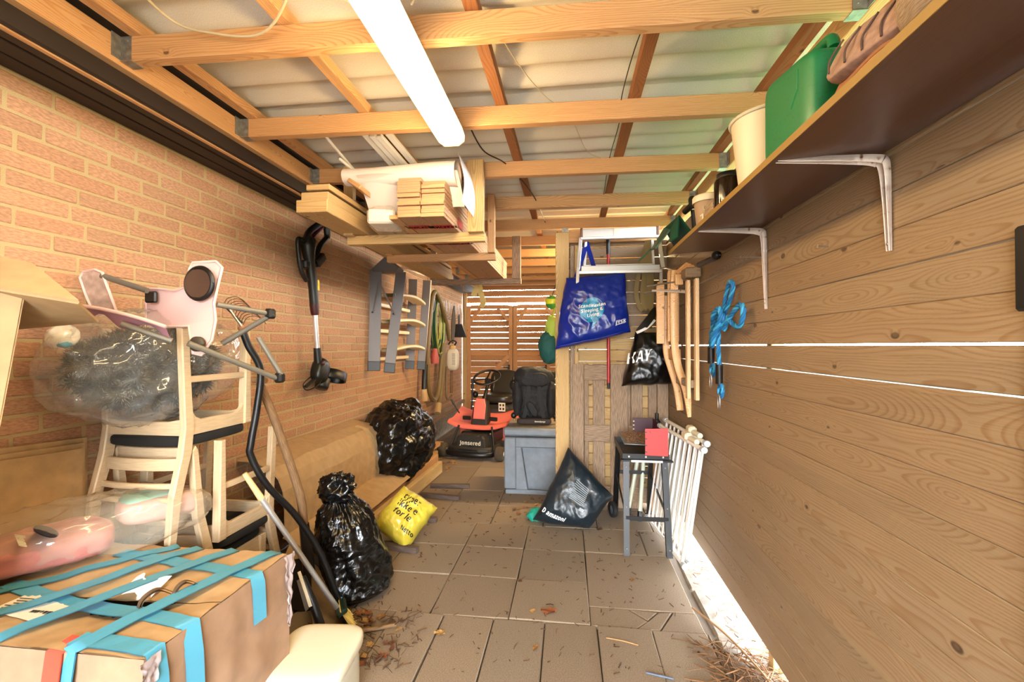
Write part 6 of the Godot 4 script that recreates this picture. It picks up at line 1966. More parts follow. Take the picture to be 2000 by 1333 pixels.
func ladder() -> void:
	# step ladder hung flat on the bricks: two frames of channel stiles, three curved treads
	var t := thing("step_ladder", "grey aluminium step ladder with cream treads hanging on the brick wall", "ladder", Vector3(0, 0, 0))
	var grey_ := mat("ladder_grey", Color(0.42, 0.40, 0.39), 0.5, 0.35)
	var edge := plain("ladder_edge", Color(0.88, 0.80, 0.62), 0.45)
	var stile := func(a: Vector3, b: Vector3, w: float, flip: float) -> void:
		part(t, "stile", Mb.new().bar(a, b, w, 0.022, 0.003, Vector3(1, 0, flip)), grey_)
		part(t, "foot", Mb.new().bar(b + (a - b) * 0.065, b - (a - b) * 0.03, w * 1.05, 0.030, 0.004, Vector3(1, 0, flip)), M.black_plastic)
	# nearer pair (left in sight): faces point to the camera
	stile.call(Vector3(-1.86, 2.10, -4.22), Vector3(-1.845, 1.15, -4.15), 0.11, 3.0)
	stile.call(Vector3(-1.66, 2.10, -4.36), Vector3(-1.72, 1.13, -4.22), 0.10, 3.0)
	stile.call(Vector3(-1.83, 2.15, -5.20), Vector3(-1.84, 1.12, -5.12), 0.10, 3.0)
	stile.call(Vector3(-1.70, 2.15, -5.32), Vector3(-1.73, 1.11, -5.20), 0.09, 3.0)
	var cap := PackedVector2Array([Vector2(-1.90, 2.10), Vector2(-1.76, 2.22), Vector2(-1.62, 2.11), Vector2(-1.64, 2.08), Vector2(-1.88, 2.08)])
	part(t, "top_cap", Mb.new().prism(cap, -4.34, -4.19, 0.003), grey_)
	part(t, "top_rail", Mb.new().tube([Vector3(-1.63, 2.13, -4.30), Vector3(-1.66, 2.19, -5.34)], 0.012, 8), edge)
	part(t, "edge_rail", Mb.new().tube([Vector3(-1.655, 2.19, -5.34), Vector3(-1.70, 1.12, -5.22)], 0.010, 8), edge)
	for y in [1.86, 1.60, 1.32]:
		part(t, "tread", Mb.new().grid(12, 6, func(u: float, v: float) -> Vector3:
			var j := int(round(v * 6)) % 6
			var e: Vector2 = [Vector2(-0.065, -0.018), Vector2(0.065, -0.018), Vector2(0.072, 0.0), Vector2(0.065, 0.018), Vector2(-0.065, 0.018), Vector2(-0.072, 0.0)][j]
			return Vector3(-1.765 + e.x + 0.03 * sin(u * PI), y + e.y + 0.035 * sin(u * PI), lerpf(-4.30, -5.26, u)), true), edge)
		part(t, "rear_tread", Mb.new().box(Vector3(-1.865, y - 0.09, -4.72), Vector3(0.03, 0.035, 0.96), 0.006), edge)
	part(t, "stay", Mb.new().bar(Vector3(-1.80, 1.98, -4.15), Vector3(-1.67, 1.68, -4.20), 0.016, 0.006, 0.001, Vector3.BACK), grey_)
	part(t, "stay", Mb.new().bar(Vector3(-1.80, 1.98, -4.15), Vector3(-1.85, 1.68, -4.13), 0.012, 0.006, 0.001, Vector3.BACK), grey_)
	for q in [Vector3(-1.68, 1.67, -4.215), Vector3(-1.85, 1.68, -4.12)]:
		part(t, "pivot_bolt", Mb.new().box(q, Vector3(0.016, 0.016, 0.016), 0.004), M.black_metal)

func trimmer() -> void:
	var t := thing("grass_trimmer", "dark green electric grass trimmer hanging upright on the brick wall", "trimmer", Vector3(-1.835, 0, -3.1))
	var gr := plain("trimmer_green", Color(0.018, 0.045, 0.030), 0.4)
	var wine := plain("wine_red", Color(0.22, 0.03, 0.05), 0.4)
	var P := func(y: float, d: float, x := 0.0) -> Vector3: return Vector3(x, y, 3.1 - d)
	part(t, "upper_housing", Mb.new().tube(path([P.call(2.13, 3.03), P.call(2.05, 3.02), P.call(1.92, 3.05), P.call(1.80, 3.08), P.call(1.66, 3.10)], 5), [0.04, 0.047, 0.05, 0.052, 0.054, 0.05, 0.046, 0.042, 0.038, 0.036, 0.034, 0.034, 0.034, 0.034, 0.034, 0.034, 0.032, 0.032, 0.032, 0.032, 0.032], 14), gr)
	part(t, "grip", Mb.new().tube(path([P.call(2.10, 2.995), P.call(2.17, 3.03), P.call(2.24, 3.13), P.call(2.285, 3.21), P.call(2.275, 3.255), P.call(2.215, 3.275), P.call(2.19, 3.27)], 5), 0.024, 10), M.black_plastic)
	part(t, "grip_insert", Mb.new().tube([P.call(2.155, 3.065, 0.012), P.call(2.245, 3.185, 0.012)], 0.014, 8), wine)
	part(t, "grip_stay", Mb.new().tube(path([P.call(2.19, 3.27), P.call(2.10, 3.17), P.call(1.98, 3.10), P.call(1.90, 3.06)], 5), 0.020, 10), gr)
	part(t, "battery_cap", Mb.new().bar(P.call(2.03, 3.18, 0.02), P.call(1.95, 3.09, 0.02), 0.05, 0.06, 0.010), M.black_plastic)
	part(t, "side_handle", Mb.new().tube(path([P.call(2.085, 3.00), P.call(2.095, 2.93), P.call(2.08, 2.895), P.call(1.96, 2.91), P.call(1.87, 2.945), P.call(1.82, 3.0)], 5), 0.016, 10), M.black_plastic)
	part(t, "handle_clamp", Mb.new().box(P.call(1.93, 2.98), Vector3(0.05, 0.06, 0.06), 0.010), M.black_plastic)
	part(t, "cuff", Mb.new().tube([P.call(1.665, 3.10), P.call(1.60, 3.11), P.call(1.585, 3.112)], [0.034, 0.030, 0.026], 14), wine)
	part(t, "shaft", Mb.new().tube([P.call(1.60, 3.11), P.call(1.32, 3.145)], 0.0175, 14), M.alu_bright)
	part(t, "collar", Mb.new().tube([P.call(1.345, 3.142), P.call(1.235, 3.155)], [0.026, 0.030], 14), gr)
	part(t, "label", Mb.new().box(P.call(1.80, 3.10, 0.033), Vector3(0.004, 0.075, 0.022), 0.001), plain("label_yellow", Color(0.85, 0.72, 0.08), 0.5), "small yellow label")
	part(t, "motor", blob(Mb.new().at(Transform3D(Basis(Vector3.RIGHT, -0.35), P.call(1.175, 3.185))), Vector3(), Vector3(0.055, 0.095, 0.075), 0.0, 1, 1.0, 36, 24, 0.75), gr)
	part(t, "button", Mb.new().at(Transform3D(Basis(Vector3.BACK, -PI / 2), P.call(1.235, 3.13, 0.05))).lathe([Vector2(0.018, 0), Vector2(0.018, 0.01), Vector2(0.012, 0.014), Vector2(0, 0.014)], 16), wine)
	part(t, "line_head", Mb.new().at(Transform3D(Basis(Vector3.RIGHT, -0.45), P.call(1.085, 3.22))).lathe([Vector2(0, -0.05), Vector2(0.045, -0.05), Vector2(0.05, -0.03), Vector2(0.05, 0.03), Vector2(0, 0.035)], 24), M.black_plastic)
	part(t, "guard", Mb.new().at(Transform3D(Basis(Vector3.RIGHT, -0.32), P.call(1.125, 3.38))).lathe([Vector2(0.088, -0.035), Vector2(0.098, -0.035), Vector2(0.10, 0.03), Vector2(0.03, 0.036), Vector2(0.03, 0.03), Vector2(0.092, 0.026), Vector2(0.088, -0.035)], 32, 0.9, 1.3), M.black_plastic)
	part(t, "wire_guard", Mb.new().tube(path([P.call(1.12, 3.16, 0.03), P.call(1.075, 3.06, 0.05), P.call(1.05, 2.98, 0.02), P.call(1.09, 3.0, -0.02), P.call(1.14, 3.12, -0.03)], 5), 0.004, 6), M.black_metal)
	part(t, "flower_guard", Mb.new().bar(P.call(1.12, 3.12), P.call(1.07, 2.99), 0.03, 0.02, 0.006), M.black_plastic)

func hoses() -> void:
	# wire hook rails on the bricks
	var rail := thing("hook_rail", "wire hook rail carrying hoses and tools beside the step ladder", "hook rail", Vector3(WL, 1.80, -6.6))
	part(rail, "rail", Mb.new().tube([Vector3(0.02, 0.0, 0.75), Vector3(0.02, 0.0, -0.95)], 0.005, 6), M.steel)
	for k in 9:
		var z := 0.65 - k * 0.19
		part(rail, "hook", Mb.new().tube(path([Vector3(0.02, 0.0, z), Vector3(0.08, -0.01, z), Vector3(0.13, 0.06, z), Vector3(0.13, 0.20, z), Vector3(0.115, 0.24, z), Vector3(0.10, 0.20, z), Vector3(0.10, 0.08, z)], 3), 0.005, 6), M.steel)
	var coil := func(label: String, m: Material, z: float, loops: int, rad: float, top: float, low: float, wide: float, seed_: int) -> Node3D:
		var t := thing("garden_hose", label, "hose", Vector3(0, 0, 0))
		var r := RandomNumberGenerator.new()
		r.seed = seed_
		var pts := []
		for l in loops:
			var lo := low + r.randf_range(0.0, 0.22)
			var w := wide * r.randf_range(0.55, 1.0)
			var x := WL + 0.05 + 0.018 * (l % 4) + r.randf_range(0, 0.02)
			pts.append_array([Vector3(x, top + r.randf_range(-0.02, 0.03), z), Vector3(x, top - 0.08, z + w * 0.8), Vector3(x, (top + lo) / 2, z + w), Vector3(x, lo + 0.08, z + w * 0.6), Vector3(x, lo, z), Vector3(x, lo + 0.08, z - w * 0.6), Vector3(x, (top + lo) / 2, z - w), Vector3(x, top - 0.08, z - w * 0.7)])
		part(t, "hose", Mb.new().tube(path(pts, 5), rad, 7), m)
		return t
	var grn := plain("hose_green", Color(0.12, 0.30, 0.16), 0.45)
	var yel := plain("hose_yellow", Color(0.62, 0.60, 0.26), 0.45)
	var tan := mat("hose_tan", Color(0.44, 0.36, 0.20), 0.5)
	coil.call("dark green garden hose hung in long loops on the wire hooks", grn, -6.25, 7, 0.011, 2.0, 1.18, 0.30, 5)
	coil.call("yellow green garden hose looped together with the dark green one", yel, -6.28, 6, 0.011, 2.04, 1.22, 0.24, 6)
	var big := thing("suction_hose", "thick tan suction hose drooping in a big loop with a pale coupling at its end", "hose", Vector3(0, 0, 0))
	part(big, "hose", Mb.new().tube(path([Vector3(-1.80, 1.45, -6.75), Vector3(-1.78, 1.75, -6.45), Vector3(-1.78, 2.05, -6.05), Vector3(-1.80, 2.06, -5.92), Vector3(-1.82, 1.8, -5.85), Vector3(-1.83, 1.2, -5.75), Vector3(-1.84, 0.80, -5.85), Vector3(-1.83, 0.62, -6.05), Vector3(-1.82, 0.75, -6.25), Vector3(-1.81, 1.15, -6.35), Vector3(-1.80, 1.40, -6.40)], 7), 0.032, 12), tan)
	part(big, "tail", Mb.new().tube(path([Vector3(-1.80, 1.40, -6.42), Vector3(-1.80, 1.0, -6.40), Vector3(-1.81, 0.66, -6.30), Vector3(-1.80, 0.50, -6.15)], 6), 0.034, 12), tan)
	part(big, "coupling", Mb.new().tube([Vector3(-1.80, 0.55, -6.18), Vector3(-1.79, 0.43, -6.08)], [0.042, 0.046], 16), plain("coupling", Color(0.72, 0.60, 0.40), 0.6))
	var bh := thing("pipe_stub", "black hose end with a pale collar hanging below the step ladder", "hose", Vector3(-1.83, 0, -5.62))
	part(bh, "hose", Mb.new().tube(path([Vector3(0.0, 1.12, -0.05), Vector3(0, 0.95, -0.02), Vector3(0.0, 0.80, 0.0)], 5), 0.034, 12), M.black_plastic)
	part(bh, "collar", Mb.new().tube([Vector3(0, 0.81, 0.0), Vector3(0, 0.66, -0.01)], [0.036, 0.045], 14), M.coupling)
	# sprayer
	var s := thing("pressure_sprayer", "cream plastic pressure sprayer bottle hanging among the hoses", "sprayer", Vector3(-1.77, 0.98, -6.82))
	var body := Mb.new()
	blob(body, Vector3(0, 0.17, 0), Vector3(0.095, 0.17, 0.095), 0.0, 1, 1.0, 40, 28, 0.62)
	part(s, "tank", body, M.white_plastic)
	part(s, "cap", Mb.new().lathe([Vector2(0.05, 0.33), Vector2(0.052, 0.37), Vector2(0.03, 0.39), Vector2(0, 0.39)], 20), plain("cap_cream", Color(0.78, 0.62, 0.36), 0.5))
	part(s, "pump_handle", Mb.new().tube(path([Vector3(-0.05, 0.40, 0.05), Vector3(0.0, 0.46, 0.06), Vector3(0.06, 0.44, 0.02), Vector3(0.03, 0.39, 0)], 4), 0.012, 8), M.black_plastic)
	var lines := Mb.new()
	for k in 9:
		lines.box(Vector3(0.04, 0.26 - k * 0.02, 0.0965), Vector3(0.05, 0.006, 0.002))
	part(s, "print", lines, plain("print_grey", Color(0.35, 0.33, 0.30), 0.7))
	var dp := thing("dustpan", "black dustpan hanging on the last wire hook before the gates", "dustpan", Vector3(-1.80, 1.62, -7.35))
	part(dp, "pan", Mb.new().prism(PackedVector2Array([Vector2(-0.13, -0.12), Vector2(0.13, -0.12), Vector2(0.05, 0.10), Vector2(-0.05, 0.10)]), -0.02, 0.02, 0.006), M.black_plastic)
	part(dp, "handle", Mb.new().tube([Vector3(0, 0.09, 0), Vector3(0, 0.26, 0)], 0.016, 8), M.black_plastic)
	var pk := thing("tap_gun", "pink hose connector hanging low in the hose bundle", "connector", Vector3(-1.80, 1.20, -6.0))
	part(pk, "body", Mb.new().tube([Vector3(0, 0.12, 0), Vector3(0, 0.0, 0.02), Vector3(0, -0.08, 0.02)], [0.03, 0.055, 0.05], 12), plain("pink_plastic", Color(0.68, 0.30, 0.26), 0.5))
	var chains := thing("wire_bundle", "bundle of grey cords hanging from the hook above the sprayer", "cords", Vector3(-1.80, 0, -6.95))
	for k in 5:
		part(chains, "cord", Mb.new().tube(path([Vector3(0.01 * k, 1.98, 0.04 * (k - 2)), Vector3(0.01, 1.75, 0.05 * (k - 2)), Vector3(0.0, 1.5, 0.03 * (k - 2)), Vector3(0.0, 1.40, 0.01 * k)], 5), 0.010, 6), plain("cord_grey", Color(0.34, 0.29, 0.22), 0.8))
	var old := thing("fork_handle", "brown worn handle hanging beneath the sprayer", "handle", Vector3(-1.83, 0, -7.0))
	part(old, "shaft", Mb.new().tube([Vector3(0, 1.1, 0), Vector3(0, 0.62, 0.02)], 0.022, 10), M.wood_handle)
	part(old, "fitting", Mb.new().tube(path([Vector3(0.0, 1.05, 0.30), Vector3(0.0, 0.62, 0.32), Vector3(0, 0.54, 0.16), Vector3(0, 0.58, 0.0)], 5), 0.018, 8), plain("pipe_tan", Color(0.46, 0.38, 0.26), 0.6))
	# rag hung from the stored wood
	var rag := thing("glove", "cream rubber glove hanging limp under the end of the wood rack", "glove", Vector3(-0.94, 1.945, -4.72))
	var rm := mat("rag", Color(0.85, 0.76, 0.48), 0.8)
	rm.cull_mode = BaseMaterial3D.CULL_DISABLED
	for e in [[Vector3(0, 0.07, 0), Vector3(-0.035, 0.0, 0.01), Vector3(-0.06, -0.06, 0.0)], [Vector3(0, 0.07, 0), Vector3(0.02, -0.02, 0.02), Vector3(0.045, -0.12, 0.0), Vector3(0.02, -0.175, 0.0)]]:
		part(rag, "fold", strip(Mb.new(), path(e, 6), Vector3(1, 0, 0.4), 0.065, 0.004), rm)
	part(rag, "tuft", blob(Mb.new(), Vector3(0, 0.075, 0), Vector3(0.02, 0.03, 0.02), 0.006, 3, 30.0, 20, 14), rm)
	solo("hanger_strap", Mb.new().bar(Vector3(-1.20, 2.12, -5.1), Vector3(-1.70, 1.70, -7.3), 0.012, 0.006, 0.001), M.wood_old, "thin lath hanging slantwise from the rack to the hooks at the far end", "lath")

func racks() -> void:
	# U frames hung from the joists
	var g := "hanging wooden frames of the timber rack"
	var frame := func(label: String, z: float, x0: float, x1: float, yb: float, pw: float, m: Material) -> void:
		var t := thing("rack_frame", label, "rack", Vector3(0, 0, z), 0.0, g)
		plank(t, "cross_bar", Vector3((x0 + x1) / 2, yb - 0.028, 0), Vector3(x1 - x0, 0.056, 0.045), m, 0.003, 0.1)
		plank(t, "post", Vector3(x1 - pw / 2, (yb + JB) / 2 + 0.03, 0.047), Vector3(pw, JB - yb + 0.08, 0.045), m, 0.003, 0.05)
		plank(t, "post", Vector3(x0 + 0.03, (yb + JB) / 2 + 0.03, 0.047), Vector3(0.06, JB - yb + 0.08, 0.045), m, 0.003, 0.05)
	frame.call("nearest hanging rack frame with a broad pale post under the joists", -2.68, -1.36, -0.495, 2.04, 0.095, M.wood_green)
	frame.call("middle hanging rack frame with a narrow post and reddish cross bar", -3.30, -1.36, -0.53, 2.045, 0.052, M.wood_joist)
	frame.call("farthest hanging rack frame with a dark cross bar", -4.56, -1.40, -0.475, 2.042, 0.085, M.wood_old)
	# packs of boards
	var card := mat("pack_wood", Color(0.74, 0.60, 0.46), 0.7, 0.0, M.tex_wood, 1.0, false)
	card.uv1_scale = Vector3(0.5, 1.25, 1)
	var red := plain("stamp_red", Color(0.66, 0.13, 0.10), 0.6)
	var gp := "bundles of floor boards on the hanging rack"
	var pack := func(label: String, x0: float, x1: float, z0: float, z1: float, n: int) -> void:
		var t := thing("board_pack", label, "boards", Vector3(0, 2.042, 0), 0.0, gp)
		for k in n:
			var off := rng.randf_range(-0.012, 0.012)
			plank(t, "board", Vector3((x0 + x1) / 2 + rng.randf_range(-0.003, 0.003), 0.011 + k * 0.0215, (z0 + z1) / 2 + off), Vector3(x1 - x0, 0.0205, z0 - z1), card, 0.0012, 0.10, 0.05)
		for zz in [z0 - 0.20, z0 - 0.62]:
			var mk := part(t, "stamp", Mb.new().box(Vector3((x0 + x1) / 2, -0.0008, zz), Vector3((x1 - x0) * 0.95, 0.0012, 0.075)), red, "red makers stamp")
			letters(mk, "lettering", "JUNCKERS", 0.040, Transform3D(Basis(Vector3.RIGHT, Vector3.FORWARD, Vector3.DOWN) * Basis(Vector3.BACK, 0.0), Vector3((x0 + x1) / 2, -0.0018, zz)), M.white_paint, null, 700, 0.0012, 0.62)
		var fl := part(t, "side_stamp", Mb.new().box(Vector3(x1 + 0.004, 0.05, z0 - 0.34), Vector3(0.0012, 0.05, 0.12)), red, "red makers stamp")
	pack.call("bundle of pale floor boards on the hanging rack, inner of the two with red stamps", -0.905, -0.780, -2.32, -4.70, 10)
	pack.call("bundle of pale floor boards on the hanging rack, outermost, next to the rack posts", -0.776, -0.650, -2.33, -4.75, 9)
	var brace := solo("plank", Mb.new().box(Vector3(-0.938, 2.055, -3.65), Vector3(0.05, 0.022, 2.6), 0.002), M.wood_joist, "narrow board at the left of the stamped floor board bundles", "board")
	var pl := thing("joinery_boards", "stack of planed pine boards at the wall side of the hanging rack", "boards", Vector3(0, 2.042, 0))
	for k in 3:
		plank(pl, "board", Vector3(-1.305 + k * 0.005, 0.035 + k * 0.055, -3.45), Vector3(0.17 - k * 0.02, [0.065, 0.045, 0.03][k], 2.55 - k * 0.04), M.wood_green, 0.003, 0.05)
	solo("plank", Mb.new().bar(Vector3(-1.165, 2.25, -2.35), Vector3(-1.02, 2.10, -3.4), 0.10, 0.024, 0.004, Vector3(0.6, 1, 0.2)), M.wood_joist, "rough edged board lying slantwise between the pine stack and the white packet", "board")
	var pk := thing("plastic_packet", "white box in clear plastic wrap lying on the hanging rack", "packet", Vector3(-1.055, 2.085, -2.52), 0.15)
	part(pk, "box", Mb.new().box(Vector3(0, 0.0, 0), Vector3(0.155, 0.080, 0.20), 0.01), M.white_paint)
	part(pk, "wrap", blob(Mb.new(), Vector3(0.01, 0.002, -0.10), Vector3(0.10, 0.052, 0.24), 0.008, 17, 14.0, 48, 28, 0.55), M.clear_film)
	part(pk, "label", Mb.new().box(Vector3(-0.02, 0.012, 0.1015), Vector3(0.09, 0.05, 0.002)), plain("paper", Color(0.90, 0.87, 0.80), 0.8))
	# rolled white foam mat lying across the packs
	var roll := thing("foam_roll", "rolled white foam sheet lying across the boards on the rack", "roll", Vector3(0, 2.30, -2.42))
	var foam := mat("foam", Color(0.90, 0.85, 0.82), 0.7)
	foam.cull_mode = BaseMaterial3D.CULL_DISABLED
	part(roll, "sheet", Mb.new().grid(40, 36, func(u: float, v: float) -> Vector3:
		var x := lerpf(-1.245, -0.60, u)
		var a := v * TAU
		var rr := lerpf(0.050, 0.075, u)
		var c := Vector3(x, 0.012 - 0.02 * u, 0.0)
		return c + Vector3(0, sin(a) * rr * 0.9, cos(a) * rr * 1.15) + Vector3(0, 0.006 * sin(x * 7.0), 0), true), foam)
	part(roll, "sheet_fold", Mb.new().grid(30, 20, func(u: float, v: float) -> Vector3:
		var x := lerpf(-1.15, -0.585, u)
		return Vector3(x, -0.01 - 0.16 * pow(v, 1.3) - 0.02 * sin(u * 5.0) * v, 0.075 - v * 0.18 + 0.01 * sin(u * 9.0))), foam)
	part(roll, "hanging_end", Mb.new().grid(20, 20, func(u: float, v: float) -> Vector3:
		return Vector3(-0.575 + 0.02 * sin(v * 3.0) + 0.02 * v, 0.075 - 0.26 * v, lerpf(0.10, -0.32, u) + 0.01 * sin(v * 8.0))), foam)
	# loose white mouldings standing out over the roll
	var gm := "white mouldings sticking out over the foam roll"
	var ends := [[Vector3(-1.195, 2.29, -2.75), Vector3(-1.255, 2.455, -2.20), "thin white strip sticking out on the left of the mouldings on the rack"], [Vector3(-1.18, 2.33, -2.80), Vector3(-1.22, 2.365, -2.30), "short white strip low beside the pine boards on the rack"], [Vector3(-0.97, 2.34, -3.0), Vector3(-1.045, 2.455, -2.20), "white moulding leftmost of the thick bunch on the rack"], [Vector3(-0.925, 2.34, -3.0), Vector3(-1.000, 2.44, -2.22), "white moulding second in the thick bunch on the rack"], [Vector3(-0.89, 2.34, -3.0), Vector3(-0.965, 2.435, -2.22), "white moulding third in the thick bunch on the rack"], [Vector3(-0.83, 2.34, -3.0), Vector3(-0.915, 2.445, -2.22), "white moulding rightmost of the thick bunch on the rack"]]
	for k in ends.size():
		var e: Array = ends[k]
		var wd := 0.012 if k < 2 else 0.034
		var mb := Mb.new()
		mb.bar(e[0], e[1], wd, 0.012, 0.002)
		if k > 1:
			mb.bar(e[0] + Vector3(0.010, 0.010, 0), e[1] + Vector3(0.010, 0.010, 0), 0.012, 0.012, 0.003)
		solo("moulding", mb, M.white_paint, e[2], "moulding", gm)
# ------------------------------------------------------------------ cords, litter
func cord(label: String, pts: Array, rad: float, m: Material, n := "cable") -> void:
	solo(n, Mb.new().tube(path(pts, 8), rad, 7), m, label, "cable")

func small_things() -> void:
	var white := plain("cable_white", Color(0.72, 0.66, 0.54), 0.5)
	cord("white cable drooping in a swag below the first joist, left of the lamp", [Vector3(-1.30, 2.47, -1.10), Vector3(-1.33, 2.46, -1.36), Vector3(-1.20, 2.425, -1.40), Vector3(-1.02, 2.41, -1.40), Vector3(-0.86, 2.45, -1.30), Vector3(-0.72, 2.53, -1.15)], 0.0045, white)
	cord("thin grey cable running from the roof to the lamp", [Vector3(-0.80, 2.53, -1.18), Vector3(-0.72, 2.46, -1.32), Vector3(-0.62, 2.41, -1.36), Vector3(-0.58, 2.40, -1.34)], 0.0035, white)
	cord("white cable from the right side of the lamp to the roof", [Vector3(-0.48, 2.41, -1.34), Vector3(-0.42, 2.45, -1.30), Vector3(-0.30, 2.50, -1.20), Vector3(-0.2, 2.52, -1.15)], 0.004, white)
	var black = M.black_plastic
	cord("thin pale wire slung between the battens in the middle of the roof", [Vector3(-0.28, 2.50, -1.50), Vector3(-0.20, 2.49, -1.80), Vector3(-0.10, 2.49, -2.06), Vector3(0.0, 2.48, -2.20), Vector3(0.10, 2.47, -2.60), Vector3(0.19, 2.47, -2.72)], 0.0022, white)
	cord("thin black wire running along the right hand batten", [Vector3(0.29, 2.50, -1.50), Vector3(0.25, 2.48, -1.72), Vector3(0.235, 2.47, -2.05), Vector3(0.25, 2.47, -2.3), Vector3(0.24, 2.47, -2.72), Vector3(0.25, 2.47, -3.2), Vector3(0.27, 2.46, -3.9)], 0.0022, black)
	cord("dark cable hanging behind the lamp end towards the rack", [Vector3(-0.50, 2.48, -2.12), Vector3(-0.47, 2.44, -2.45), Vector3(-0.38, 2.46, -2.70), Vector3(-0.30, 2.45, -3.0), Vector3(-0.24, 2.44, -3.36), Vector3(-0.2, 2.42, -3.9)], 0.004, black)
	# dark door stop at the entrance end of the board wall
	var stop := thing("door_closer", "black metal hinge plate at the right edge of the photo on the board wall", "hinge", Vector3(WR - 0.006, 1.50, -0.905))
	part(stop, "plate", Mb.new().box(Vector3(0, 0, 0), Vector3(0.014, 0.155, 0.07), 0.005), M.black_metal)
	part(stop, "strap", Mb.new().box(Vector3(0.002, -0.65, 0.008), Vector3(0.008, 1.15, 0.05), 0.002), M.black_metal)
	leaves()

func leaf_mesh(seed_: int, lobed: bool) -> ArrayMesh:
	var r := RandomNumberGenerator.new()
	r.seed = seed_
	var mb := Mb.new()
	var n := 18
	var c := mb.p(Vector3(0, 0.004, 0))
	var rim := []
	for k in n:
		var a := k * TAU / n
		var l := 0.5 + 0.5 * cos(a)
		var rad := 0.045 * (0.45 + 0.55 * l) if not lobed else 0.040 * (0.55 + 0.45 * l) * (1.0 if k % 3 else 0.55)
		var w := 0.55 if not lobed else 0.8
		rim.append(mb.p(Vector3(cos(a) * rad, r.randf_range(0.0, 0.014), sin(a) * rad * w)))
	for k in n:
		mb.i.append_array([c, rim[k], rim[(k + 1) % n]])
	return mb.mesh()

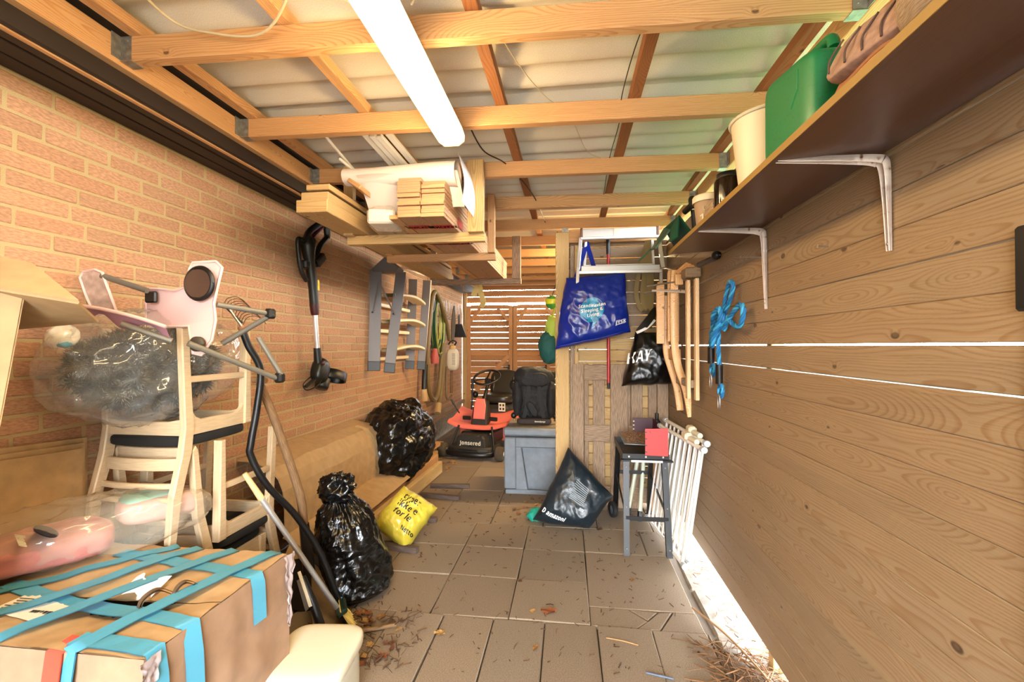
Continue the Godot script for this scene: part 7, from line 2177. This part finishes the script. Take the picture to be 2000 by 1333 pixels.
func leaves() -> void:
	var r := RandomNumberGenerator.new()
	r.seed = 91
	var pool := [leaf_mesh(1, false), leaf_mesh(2, true), leaf_mesh(3, false), leaf_mesh(4, true)]
	var ms := []
	for c in [Color(0.52, 0.36, 0.17), Color(0.46, 0.25, 0.11), Color(0.60, 0.46, 0.25), Color(0.36, 0.22, 0.12)]:
		var m := mat("leaf_%d" % ms.size(), c, 0.8)
		m.cull_mode = BaseMaterial3D.CULL_DISABLED
		ms.append(m)
	var leaf := func(x: float, d: float, s: float, k: int, label: String, group := "") -> void:
		var o := MeshInstance3D.new()
		o.name = numbered("dry_leaf")
		o.mesh = pool[k % 4]
		o.material_override = ms[k / 2 % 4]
		add_child(o)
		o.position = Vector3(x, 0.002, -d)
		o.rotation.y = r.randf() * TAU
		o.scale = Vector3.ONE * s
		tag(o, label, "leaf", group)
	leaf.call(-0.09, 2.34, 1.25, 2, "large curled tan leaf on the paving in the middle of the floor")
	leaf.call(-0.19, 2.33, 0.6, 4, "small pale leaf left of the large curled leaf on the paving")
	leaf.call(-0.60, 2.10, 0.9, 5, "lobed oak leaf on the front row of slabs below the black sack")
	leaf.call(-0.15, 2.06, 0.6, 0, "narrow pale leaf in a joint of the front row of slabs")
	leaf.call(0.22, 3.42, 0.9, 6, "bright orange brown leaf in front of the petrol blue bag")
	leaf.call(0.36, 2.72, 0.7, 1, "tan leaf alone on the large slab before the stand")
	leaf.call(-0.28, 2.62, 0.6, 7, "dark little leaf on the slab left of the middle")
	for k in 14:
		leaf.call(-0.45 + r.randf() * 0.30, 3.55 + r.randf() * 0.55, r.randf_range(0.45, 0.8), r.randi() % 8, "brown dry leaf among those at the foot of the grey storage box", "leaves at the foot of the storage box")
	for k in 60:
		leaf.call(-1.72 + r.randf() * 0.42, 4.75 + r.randf() * 0.9, r.randf_range(0.6, 1.1), r.randi() % 8, "brown dry leaf among those heaped between the timbers and the mower", "leaves heaped beside the mower")
	for k in 34:
		leaf.call(-1.12 + r.randf() * 0.34, 1.86 + r.randf() * 0.36, r.randf_range(0.4, 0.95), r.randi() % 8, "brown dry leaf among those swept up by the broom", "leaves swept up by the broom")
	for k in 16:
		leaf.call(-1.30 + r.randf() * 1.9, 2.4 + r.randf() * 1.7, r.randf_range(0.25, 0.45), r.randi() % 8, "tiny scrap of dry leaf scattered over the paving slabs", "leaf scraps on the paving")
	# twigs and straw
	var tw := func(n: String, label: String, x0: float, x1: float, d0: float, d1: float, count: int, y: float, len: float, m: Material) -> void:
		var mb := Mb.new()
		for k in count:
			var q := Vector3(r.randf_range(x0, x1), y + r.randf() * 0.02, -r.randf_range(d0, d1))
			var a := r.randf() * TAU
			var l := len * r.randf_range(0.3, 1.0)
			var e := q + Vector3(cos(a) * l, r.randf_range(-0.004, 0.012), sin(a) * l)
			mb.tint(Color(1, 0.92, 0.82) * r.randf_range(0.45, 1.0))
			mb.tube([q, q.lerp(e, 0.5) + Vector3(r.randf_range(-1, 1), r.randf() * 0.5, r.randf_range(-1, 1)) * l * 0.10, e], r.randf_range(0.0010, 0.0030), 4, false)
		solo(n, mb, m, label, "twigs").set_meta("kind", "stuff")
	var straw := plain("straw", Color(0.50, 0.36, 0.22), 0.9)
	tw.call("twigs", "heap of twigs and straw in the gap by the foot of the board wall near the camera", 0.60, 0.95, 1.60, 2.15, 420, 0.0, 0.16, straw)
	tw.call("twigs", "thin scatter of twigs on the edging stones along the board wall", 0.72, 1.2, 2.15, 3.0, 220, 0.0, 0.05, straw)
	tw.call("twigs", "twigs and bark scraps swept together beside the broom", -1.15, -0.70, 1.80, 2.25, 160, 0.002, 0.07, plain("twig_brown", Color(0.30, 0.20, 0.11), 0.95))
	tw.call("twigs", "fine debris in the joints and over the paving slabs", -1.3, 0.6, 1.8, 4.2, 420, 0.001, 0.03, M.twig_brown)
	solo("stick", Mb.new().tube(path([Vector3(-1.12, 0.015, -2.02), Vector3(-0.98, 0.012, -2.06), Vector3(-0.83, 0.010, -2.13)], 4), 0.010, 7), M.wood_handle, "straight stick on the paving beside the broom bristles", "stick")
	solo("stick", Mb.new().tube(path([Vector3(0.62, 0.03, -2.42), Vector3(0.72, 0.025, -2.22), Vector3(0.79, 0.02, -1.95), Vector3(0.80, 0.02, -1.65)], 5), 0.005, 6), straw, "long bent pale twig along the foot of the board wall", "stick")
	solo("pen", Mb.new().tube([Vector3(0.315, 0.006, -1.955), Vector3(0.42, 0.006, -1.93)], 0.005, 8), plain("slate_blue", Color(0.25, 0.28, 0.33), 0.5), "short grey rod on the front slabs near the board wall", "rod")
	solo("twig", Mb.new().tube(path([Vector3(0.17, 0.004, -2.165), Vector3(0.24, 0.006, -2.15), Vector3(0.31, 0.004, -2.13)], 4), 0.0028, 6), M.chips, "single thin pale twig on the front slabs", "twig")
func things() -> void:
	lamp("fluorescent_lamp", Vector3(-0.537, JB, -1.30), 1.5, 2)
	lamp("fluorescent_lamp", Vector3(0.36, JB, -4.80), 0.9, 1, PI / 2)
	left_near()
	right_side()
	far_half()
	small_things()

func lamp(n: String, at: Vector3, length: float, tubes: int, turn := 0.0) -> void:
	var t := thing(n, "long fluorescent batten lamp glowing under the joists above the middle of the room" if tubes == 2 else "second fluorescent batten lamp glowing behind the slatted cross partition", "lamp", at, turn)
	var tray := Mb.new().box(Vector3(0, -0.02, 0), Vector3(0.09, 0.04, length), 0.008)
	part(t, "housing", tray, M.white_plastic)
	var prof := PackedVector2Array()
	for q in [[0.050, -0.018], [0.062, -0.055], [0.060, -0.080], [0.034, -0.100], [-0.034, -0.100], [-0.060, -0.080], [-0.062, -0.055], [-0.050, -0.018]]:
		prof.append(Vector2(q[0], q[1]))
	var glow := StandardMaterial3D.new()
	glow.resource_name = "lamp_diffuser"
	glow.albedo_color = Color(0.95, 0.93, 0.88)
	glow.emission_enabled = true
	glow.emission = Color(1.0, 0.88, 0.62)
	glow.emission_energy_multiplier = 5.0
	M["glow"] = glow
	part(t, "diffuser", Mb.new().prism(prof, -length / 2 + 0.01, length / 2 - 0.01), glow)
	for s in [-1, 1]:
		part(t, "end_cap", Mb.new().prism(prof, s * (length / 2 - 0.012), s * length / 2, 0.0), M.white_plastic)
